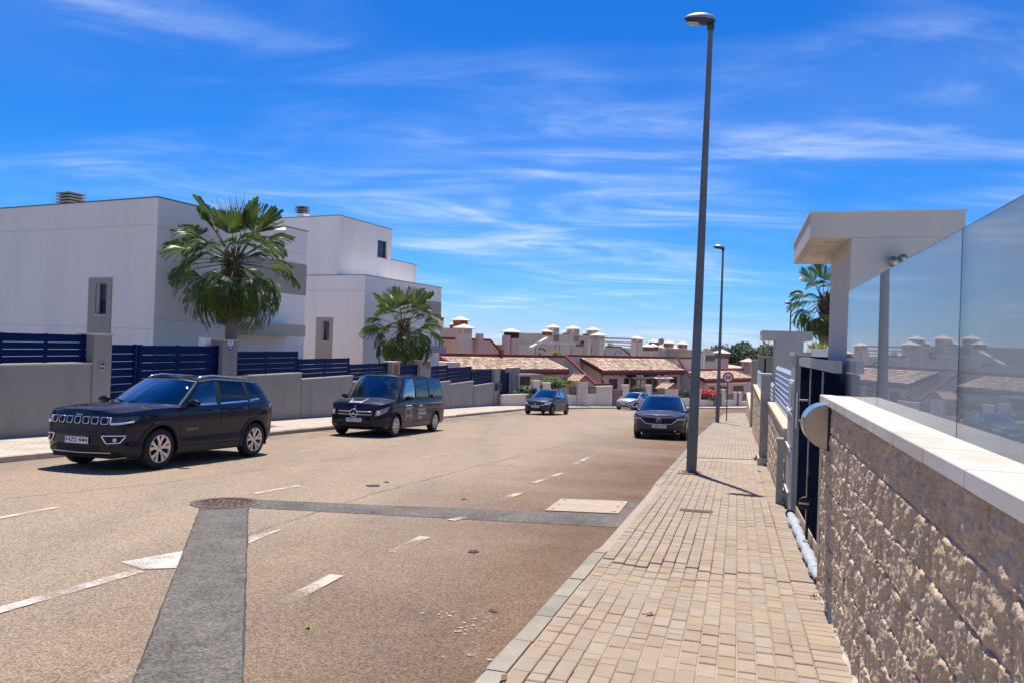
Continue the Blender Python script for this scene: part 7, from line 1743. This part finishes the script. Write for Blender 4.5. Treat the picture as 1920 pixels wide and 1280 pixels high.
# ---------------------------------------------------------------- black van
van = dict(w=1.93, wheel_r=.335, tyre_w=.215, rim_r=.228, track=1.90, axle_f=1.60, axle_r=-1.60, arch_r=.392, lip=(.035, .010), lip_lo=-10, paint=pt_van,
    outline=[(2.50, 0), (2.485, .35), (2.42, .62), (2.27, .83), (2.0, .93), (1.6, .96), (.8, .963), (0, .963), (-1, .963), (-1.7, .963), (-2.2, .95), (-2.52, .90), (-2.60, .70), (-2.63, .35), (-2.635, 0)],
    top=[(-2.8, 1.13), (-1.5, 1.12), (0, 1.10), (.9, 1.09), (1.25, 1.085), (1.7, 1.06), (2.1, 1.00), (2.35, .94), (2.6, .88)], bottom=[(-2.8, .30), (-2.2, .27), (0, .24), (1.6, .25), (2.6, .25)],
    front=[(0, -.08), (.12, -.01), (.3, .01), (.5, .01), (.7, -.01), (.85, -.04), (1, -.10)], side=[(0, -.05), (.12, -.01), (.3, -.006), (.45, .002), (.62, .0), (.76, .004), (.9, -.008), (1, -.03)], rear=[(0, -.05), (.3, 0), (.7, 0), (1, -.02)],
    sill_t=.12, shuts=(1.13, .10, -1.05), second_door='sliding_door', cowl_x=1.42, cowl_bow=.30, hood_crown=.06, hood_ridge=.006,
    gh_base=[(1.73, 0, 1.13), (1.66, .45, 1.125), (1.42, .83, 1.10), (1.18, .885, 1.095), (.14, .90, 1.105), (.02, .90, 1.107), (-1.02, .90, 1.12), (-1.14, .90, 1.12), (-2.30, .885, 1.13), (-2.52, .80, 1.13), (-2.58, .4, 1.13), (-2.585, 0, 1.13)],
    gh_top=[(.93, 0, 1.845), (.89, .45, 1.84), (.72, .70, 1.81), (.58, .725, 1.81), (.08, .745, 1.835), (-.04, .745, 1.837), (-1.04, .745, 1.835), (-1.16, .745, 1.834), (-2.20, .735, 1.80), (-2.42, .67, 1.80), (-2.49, .35, 1.81), (-2.50, 0, 1.812)],
    win=dict(ws=2.05, side=[(3.05, 4.0, m_wglass), (5.0, 6.0, m_pglass), (7.0, 8.0, m_pglass)], rw=9.0), roof_crown=.06, gh_bulge=.035, mirror=(1.02, 1.09, 1.15), mirror_m=pt_van, handles=((.24, .93), (.0, .93)), dash_z=1.18, seats=((.30, .42), (.30, -.42), (-.75, .45), (-.75, -.45), (-1.6, .4), (-1.6, -.4)), seat_z=.88, spokes=10, spoke_style='s', spoke_dt=.3)
loc, hd = place(742, 818, 821, 807, .95, 1.60, -1.60)
V1 = Car(van, 'black passenger van with white lettering parked behind the SUV', 'parked_van', 'van', loc, hd).build()
V1.patch('grille', [('f', -.56, .60), ('f', .56, .60), ('f', .60, .80), ('f', -.60, .80)], m_under, .004, 16, 5)
for z in (.665, .745): V1.line('grille_bar', [('f', -.55, z), ('f', 0, z - .005), ('f', .55, z)], .018, m_alloy, 8, .008)
p = V1.pt(('f', 0, .70), .028); M = Matrix.Translation(p) @ Matrix.Rotation(rad(90), 4, 'Y'); bd = MB().tube([M @ Vector((math.cos(t) * .115, math.sin(t) * .115, 0)) for t in [2 * math.pi * k / 28 for k in range(29)]], .014, 8).build('star_badge', m_chrome, V1.root, smooth=True)
MB().lathe([(.112, -.012), (0, -.008)], 24, M).build('badge_backing', m_under, bd)
for k in range(3):
    th = math.pi + 2 * math.pi * k / 3; MB().add([M @ Vector(v) for v in ((math.cos(th) * .115, math.sin(th) * .115, .004), (math.cos(th + .9) * .022, math.sin(th + .9) * .022, .0), (0, 0, .014), (math.cos(th - .9) * .022, math.sin(th - .9) * .022, .0))], [(0, 1, 2), (0, 2, 3)]).build('star_arm', m_chrome, bd)
p = V1.hood_rows[1][10]; MB().lathe([(.035, 0), (.035, .006), (0, .008)], 16, Matrix.Translation((p[0] + .01, 0, p[2] - .02)) @ Matrix.Rotation(rad(60), 4, 'Y')).build('bonnet_badge', m_chrome, V1.root)
for sg in (1, -1):
    V1.patch('headlight', [('f', sg * .63, .62), ('s', 2.18, .74, sg), ('s', 2.02, .915, sg), ('f', sg * .66, .79)], m_lampg, .010, 10, 6)
    p = V1.pt(('f', sg * .72, .705), .012); MB().lathe([(.062, 0), (.062, .01), (.03, .02), (0, .022)], 18, Matrix.Translation(p) @ Matrix.Rotation(rad(90), 4, 'Y') @ Matrix.Rotation(sg * rad(-28), 4, 'X')).build('headlight_bulb', m_amber, V1.root, smooth=True)
    V1.patch('corner_intake', [('f', sg * .56, .36), ('f', sg * .84, .37), ('f', sg * .84, .50), ('f', sg * .56, .48)], m_carblack, .004, 6, 4); V1.patch('tail_light', [('s', -2.42, .80, sg), ('s', -2.56, .80, sg), ('s', -2.56, 1.08, sg), ('s', -2.42, 1.08, sg)], m_tail, .008, 4, 6)
    V1.line('slide_rail', [('s', -1.10, .98, sg), ('s', -2.45, .985, sg)], .010, m_alloy, 6, .004); V1.line('rub_strip', [('s', 1.05, .43, sg), ('s', -1.10, .43, sg)], .012, m_carblack, 6, .004)
V1.patch('lower_intake', [('f', -.54, .30), ('f', .54, .30), ('f', .56, .42), ('f', -.56, .42)], m_under, .004, 14, 4)
V1.plate('7492 LPX', ('f', 0, .50))
# decals: framed logo on the front door and on the bonnet, web address on the sliding door
def side_frame(C_, x0, x1, z0, z1, sg, r_=.008): C_.line('logo_frame', [('s', x0, z0, sg), ('s', x1, z0, sg), ('s', x1, z1, sg), ('s', x0, z1, sg)], r_, m_decal, 4, .002, True)
side_frame(V1, .95, .50, .42, .92, 1, .012); V1.patch('logo_square', [('s', .88, .78, 1), ('s', .55, .78, 1), ('s', .55, .885, 1), ('s', .88, .885, 1)], m_decg, .003, 4, 3)
def side_text(C_, txt, x, z, size, m, width=None, nm='lettering'):
    q = C_.pt(('s', x, z, 1), .006); q2 = C_.pt(('s', x, z + .1, 1), .006); q3 = C_.pt(('s', x - .2, z, 1), .006); ex = (q3 - q).normalized(); ez = (q2 - q).normalized(); n_ = ex.cross(ez)
    M = Matrix.Translation(q) @ Matrix((ex, n_.cross(ex), n_)).transposed().to_4x4()
    if isinstance(txt, int): word_blocks(txt, width, size * .72, m, C_.root, M, nm, txt)
    else: text_obj(txt, size, m, C_.root, M, width=width, name=nm, bold=.004)
side_text(V1, 3, .62, .70, .06, m_decal, .13); side_text(V1, 6, .70, .61, .10, m_decal, .34); side_text(V1, 10, .70, .51, .05, m_decg, .32)
for i, (t, w) in enumerate((('WWW.', .36), (10, .66), ('PROPERTIES', .66), ('.COM', .30))): side_text(V1, t, -.02 - w / 2, .90 - i * .125, .105, m_decal, w)
R_ = V1.hood_rows
def hp(i, q): r_ = R_[i]; k = (q + 1) / 2 * (len(r_) - 1); j = int(k); f = k - j; a, b = Vector(r_[j]), Vector(r_[min(j + 1, len(r_) - 1)]); return a.lerp(b, f) + Vector((.002, 0, .005))
fr = [hp(12, -.42), hp(12, .05), hp(20, .05), hp(20, -.42)]
fr = [hp(11, .26), hp(11, -.30), hp(20, -.30), hp(20, .26)]
MB().tube([q + Vector((0, 0, .014)) for q in fr + [fr[0]]], .016, 5).build('logo_frame', m_decal, V1.root)
c = (hp(15, -.02)); e1 = (hp(15, .2) - hp(15, -.2)).normalized(); e2 = (hp(14, 0) - hp(17, 0)).normalized(); ex = e1; ez = -e2; n_ = ex.cross(ez).normalized()
word_blocks(7, .42, .10, m_decal, V1.root, Matrix.Translation(hp(14, -.02) + n_ * .006) @ Matrix((ex, n_.cross(ex), n_)).transposed().to_4x4(), 'bonnet_lettering', 6); word_blocks(11, .42, .05, m_decal, V1.root, Matrix.Translation(hp(12, -.02) + n_ * .006) @ Matrix((ex, n_.cross(ex), n_)).transposed().to_4x4(), 'bonnet_lettering', 11)

# ---------------------------------------------------------------- charcoal crossover (right)
cx_ = dict(w=1.80, wheel_r=.345, tyre_w=.215, rim_r=.232, track=1.78, axle_f=1.33, axle_r=-1.325, arch_r=.41, lip=(.055, .014), lip_m=m_carblack, lip_lo=-14, paint=pt_grey,
    outline=[(2.22, 0), (2.20, .30), (2.12, .60), (1.97, .78), (1.75, .865), (1.33, .895), (.6, .895), (0, .895), (-.8, .895), (-1.33, .895), (-1.8, .855), (-2.03, .74), (-2.13, .5), (-2.17, .25), (-2.18, 0)],
    top=[(-2.3, .98), (-1.8, 1.0), (-1.0, .97), (0, .93), (.8, .90), (1.1, .90), (1.5, .885), (1.85, .85), (2.1, .80), (2.3, .76)], bottom=[(-2.3, .36), (-1.9, .32), (-1.5, .25), (0, .23), (1.5, .24), (1.9, .23), (2.3, .25)],
    front=[(0, -.10), (.12, -.03), (.3, 0), (.45, .0), (.6, .01), (.78, .02), (.9, .01), (1, -.03)], side=[(0, -.04), (.12, -.012), (.25, -.018), (.4, -.025), (.6, -.005), (.8, .006), (.92, -.008), (1, -.04)], rear=[(0, -.1), (.3, 0), (.6, .01), (1, -.06)],
    sill_t=.14, lower_t=.12, mats=dict(lower_cladding=m_carblack), shuts=(.92, -.17, -1.03), cowl_x=.92, cowl_bow=.30, hood_crown=.055, hood_ridge=.018,
    gh_base=[(1.22, 0, .955), (1.14, .42, .95), (.90, .745, .925), (.72, .79, .915), (-.13, .815, .935), (-.27, .815, .94), (-1.06, .80, .975), (-1.16, .795, .98), (-1.55, .75, 1.03), (-1.92, .60, 1.0), (-2.0, .3, 1.0), (-2.01, 0, 1.0)],
    gh_top=[(.36, 0, 1.465), (.33, .36, 1.458), (.20, .545, 1.43), (.07, .565, 1.435), (-.22, .585, 1.47), (-.34, .585, 1.47), (-1.02, .565, 1.44), (-1.12, .56, 1.43), (-1.35, .53, 1.385), (-1.58, .44, 1.40), (-1.66, .22, 1.415), (-1.67, 0, 1.417)],
    win=dict(ws=2.05, side=[(3.0, 4.0, m_wglass), (5.0, 6.0, m_pglass), (6.9, 7.7, m_pglass)], rw=9.1), roof_crown=.05, gh_bulge=.02, mirror=(.80, .985, .985), mirror_m=pt_grey, handles=((.02, .87), (-.86, .89)), dash_z=.96, seats=((.05, .36), (.05, -.36), (-.82, .36), (-.82, -.36)), seat_z=.66, spokes=10, spoke_style='s', spoke_dt=.3)
p = road_pt(1236, 822); hd = Vector((-.27, -.96)).normalized(); loc = Vector((p.x, p.y, 0)) - Vector((hd.x, hd.y, 0)) * 1.75; loc.z = gz(loc.y) + .004
S3 = Car(cx_, 'charcoal crossover with a wide dark grille parked at the right kerb by the lamp', 'parked_car', 'car', loc, hd).build()
S3.patch('grille', [('f', -.44, .555), ('f', .44, .555), ('f', .52, .735), ('f', -.52, .735)], m_under, .004, 16, 6)
S3.line('grille_wing', [('f', -.84, .70), ('f', -.60, .70), ('f', -.50, .60), ('f', -.40, .535), ('f', 0, .522), ('f', .40, .535), ('f', .50, .60), ('f', .60, .70), ('f', .84, .70)], .015, m_chrome, 6, .008)
p = S3.pt(('f', 0, .66), .016); M = Matrix.Translation(p) @ Matrix.Rotation(rad(90), 4, 'Y'); bd = MB().tube([M @ Vector((math.cos(t) * .058, math.sin(t) * .078, 0)) for t in [2 * math.pi * k / 24 for k in range(25)]], .007, 6).build('badge', m_chrome, S3.root, smooth=True)
MB().tube([M @ Vector(v) for v in ((-.03, -.07, 0), (-.035, -.035, 0), (.005, 0, 0), (-.035, .035, 0), (-.03, .07, 0))], .006, 6).build('badge_wing', m_chrome, bd)
for sg in (1, -1):
    S3.patch('headlight', [('f', sg * .56, .675), ('s', 1.80, .735, sg), ('s', 1.74, .79, sg), ('f', sg * .58, .75)], m_lampd, .010, 10, 5); S3.line('light_guide', [('f', sg * .60, .71), ('f', sg * .78, .715)], .014, m_lampg, 5, .012)
    S3.patch('tail_light', [('s', -1.80, .90, sg), ('s', -2.05, .90, sg), ('s', -2.05, .97, sg), ('s', -1.80, .97, sg)], m_tail, .008, 6, 4)
S3.patch('lower_intake', [('f', -.74, .28), ('f', .74, .28), ('f', .70, .37), ('f', -.70, .37)], m_carblack, .004, 14, 3); S3.plate(None, ('f', .0, .45))
p = S3.pt(('f', .55, .31), .01); MB().lathe([(.03, 0), (.03, .01), (0, .012)], 12, Matrix.Translation(p) @ Matrix.Rotation(rad(90), 4, 'Y')).build('tow_cap', m_lampw, S3.root)

# ---------------------------------------------------------------- small hatchbacks
def hatch_spec(paint, L=3.9, H=1.50, w=1.70):
    hx = L / 2; k = H / 1.50
    return dict(w=w, wheel_r=.305, tyre_w=.185, rim_r=.20, track=w - .02, axle_f=hx - .78, axle_r=-hx + .61, arch_r=.352, lip=(.02, .005), paint=paint,
        outline=[(hx, 0), (hx - .02, .28), (hx - .10, .52), (hx - .26, .70), (hx - .52, .80), (hx - .85, w / 2 - .01), (.5, w / 2), (0, w / 2), (-.6, w / 2), (-hx + .6, w / 2 - .01), (-hx + .25, .76), (-hx + .08, .6), (-hx + .01, .3), (-hx, 0)],
        top=[(-hx - .1, .96 * k), (-1.2, .98 * k), (0, .94 * k), (.7, .92 * k), (1.1, .90 * k), (1.5, .83 * k), (hx - .12, .74 * k), (hx + .1, .68 * k)], bottom=[(-hx - .1, .30), (-1, .22), (0, .20), (1, .21), (hx + .1, .22)],
        front=[(0, -.06), (.15, 0), (.35, .015), (.6, .0), (.8, -.02), (1, -.07)], side=[(0, -.05), (.15, -.015), (.35, -.012), (.6, .0), (.82, .002), (1, -.035)], rear=[(0, -.05), (.3, .01), (.7, 0), (1, -.05)],
        sill_t=.14, shuts=(.84, -.22, -.98), cowl_x=.86, cowl_bow=.28, hood_crown=.07, hood_ridge=.008,
        gh_base=[(1.14, 0, .985 * k), (1.06, .40, .98 * k), (.84, .70, .955 * k), (.66, .75, .945 * k), (-.18, .775, .95 * k), (-.30, .775, .955 * k), (-1.0, .765, .985 * k), (-1.1, .76, .99 * k), (-1.40, .72, 1.03 * k), (-hx + .20, .58, .99 * k), (-hx + .12, .3, .99 * k), (-hx + .11, 0, .99 * k)],
        gh_top=[(.18, 0, 1.455 * k), (.15, .35, 1.448 * k), (.02, .53, 1.42 * k), (-.08, .55, 1.425 * k), (-.28, .565, 1.455 * k), (-.38, .565, 1.456 * k), (-1.02, .55, 1.435 * k), (-1.1, .55, 1.43 * k), (-1.28, .52, 1.40 * k), (-hx + .44, .44, 1.40 * k), (-hx + .38, .22, 1.415 * k), (-hx + .37, 0, 1.417 * k)],
        win=dict(ws=2.05, side=[(3.0, 4.0, m_wglass), (5.0, 6.0, m_wglass), (6.9, 7.7, m_pglass)], rw=9.1), roof_crown=.045, gh_bulge=.022, mirror=(.70, .92, 1.0 * k), mirror_m=paint, handles=((.0, .84), (-.82, .87)), dash_z=.99 * k, seats=((.0, .34), (.0, -.34), (-.80, .33), (-.80, -.33)), seat_z=.66, spokes=6, spoke_style='y', spoke_dt=.18)
h1 = hatch_spec(pt_yar, 3.9, 1.51, 1.70); h1['rim_m'] = mat('dull_hubcap', (.06, .06, .065), .4, metal=.5)
loc, hd = place(1036, 777.5, 1059, 775.5, .84, h1['axle_f'], h1['axle_r'])
p0 = road_pt(1012, 776.5); hd = Vector((-.40, -.92)).normalized(); loc = Vector((p0.x, p0.y, 0)) - Vector((hd.x, hd.y, 0)) * h1['axle_f'] - Vector((0, 0, 0)); loc.z = gz(loc.y) + .004
S4 = Car(h1, 'dark violet-grey small hatchback parked near the bend on the left', 'parked_car', 'car', loc, hd).build()
S4.patch('grille', [('f', -.30, .56), ('f', .30, .56), ('f', .42, .66), ('f', -.42, .66)], m_under, .004, 10, 4); S4.line('grille_bar', [('f', -.52, .585), ('f', 0, .545), ('f', .52, .585)], .016, m_chrome, 6, .006); S4.patch('lower_intake', [('f', -.48, .30), ('f', .48, .30), ('f', .44, .40), ('f', -.44, .40)], m_under, .004, 10, 4)
S4.plate(None, ('f', 0, .475))
h2 = hatch_spec(pt_sil, 3.98, 1.46, 1.74)
p0 = road_pt(1176, 767.6); hd = Vector((-.62, -.78)).normalized(); loc = Vector((p0.x, p0.y, 0)) - Vector((hd.x, hd.y, 0)) * h2['axle_f']; loc.z = gz(loc.y) + .004
S5 = Car(h2, 'silver hatchback parked farthest at the bend before the pink houses', 'parked_car', 'car', loc, hd).build()
S5.patch('grille', [('f', -.36, .46), ('f', .36, .46), ('f', .46, .60), ('f', -.46, .60)], m_under, .004, 10, 4); S5.line('grille_frame', [('f', -.46, .605), ('f', .46, .605), ('f', .36, .455), ('f', -.36, .455)], .012, m_chrome, 6, .006, True); S5.patch('lower_intake', [('f', -.55, .28), ('f', .55, .28), ('f', .50, .38), ('f', -.50, .38)], m_under, .004, 10, 4)
S5.plate(None, ('f', 0, .53))
for C_ in (S4, S5):
    for sg in (1, -1):
        hx = C_.ol[0, 0]; C_.patch('headlight', [('f', sg * .50, .60), ('s', hx - .34, .62, sg), ('s', hx - .60, .80, sg), ('f', sg * .56, .70)], m_lampw if C_ is S4 else m_lampg, .012, 8, 5)
        C_.patch('fog_lamp', [('f', sg * .58, .33), ('f', sg * .68, .33), ('f', sg * .68, .40), ('f', sg * .58, .40)], m_carblack, .006, 4, 3); C_.patch('tail_light', [('s', -hx + .34, .78, sg), ('s', -hx + .14, .78, sg), ('s', -hx + .14, .95, sg), ('s', -hx + .34, .95, sg)], m_tail, .008, 4, 4)
    p = C_.pt(('f', 0, .645 if C_ is S4 else .69), .012); MB().lathe([(.045, 0), (.045, .008), (0, .012)], 16, Matrix.Translation(p) @ Matrix.Rotation(rad(90), 4, 'Y')).build('badge', m_chrome, C_.root)
# ================================================================ things of a kind share a group
GROUPS = {'parked_car': 'cars parked along the kerbs', 'fan_palm': 'fan palms in the gardens', 'slatted_fence': 'blue slatted fences on the left walls', 'slatted_gate': 'blue slatted gates on the left',
          'gate_pillar': 'gate pillars along the pavements', 'garden_wall': 'stepped garden walls on the left', 'block_garden_wall': 'block walls on the right', 'glass_panel': 'glass panels on the near wall',
          'white_house': 'white cubic houses on the left', 'terrace_house': 'far pink terrace houses', 'front_wall': 'cream front walls and pillars of the far gardens', 'iron_railing': 'iron railings of the far gardens',
          'garden_gate': 'garden gates of the far houses', 'stair_wall': 'stair walls between the far houses', 'entrance_portal': 'white entrance portals', 'slatted_screen': 'silver slatted screens', 'hatch_cover': 'hatch covers in the pavement',
          'dry_leaf': 'dry leaves on the ground', 'weed': 'weeds in the pavement joints', 'shrub': 'shrubs of the far gardens', 'bougainvillea': 'red bougainvillea', 'apartment_block': 'buildings behind the tiled roofs', 'flat_roof_house': 'flat-roofed houses behind'}
for o in bpy.data.objects:
    if o.parent is None and 'category' in o.keys() and 'group' not in o.keys():
        k = o.name.split('.')[0]
        if k in GROUPS: o['group'] = GROUPS[k]
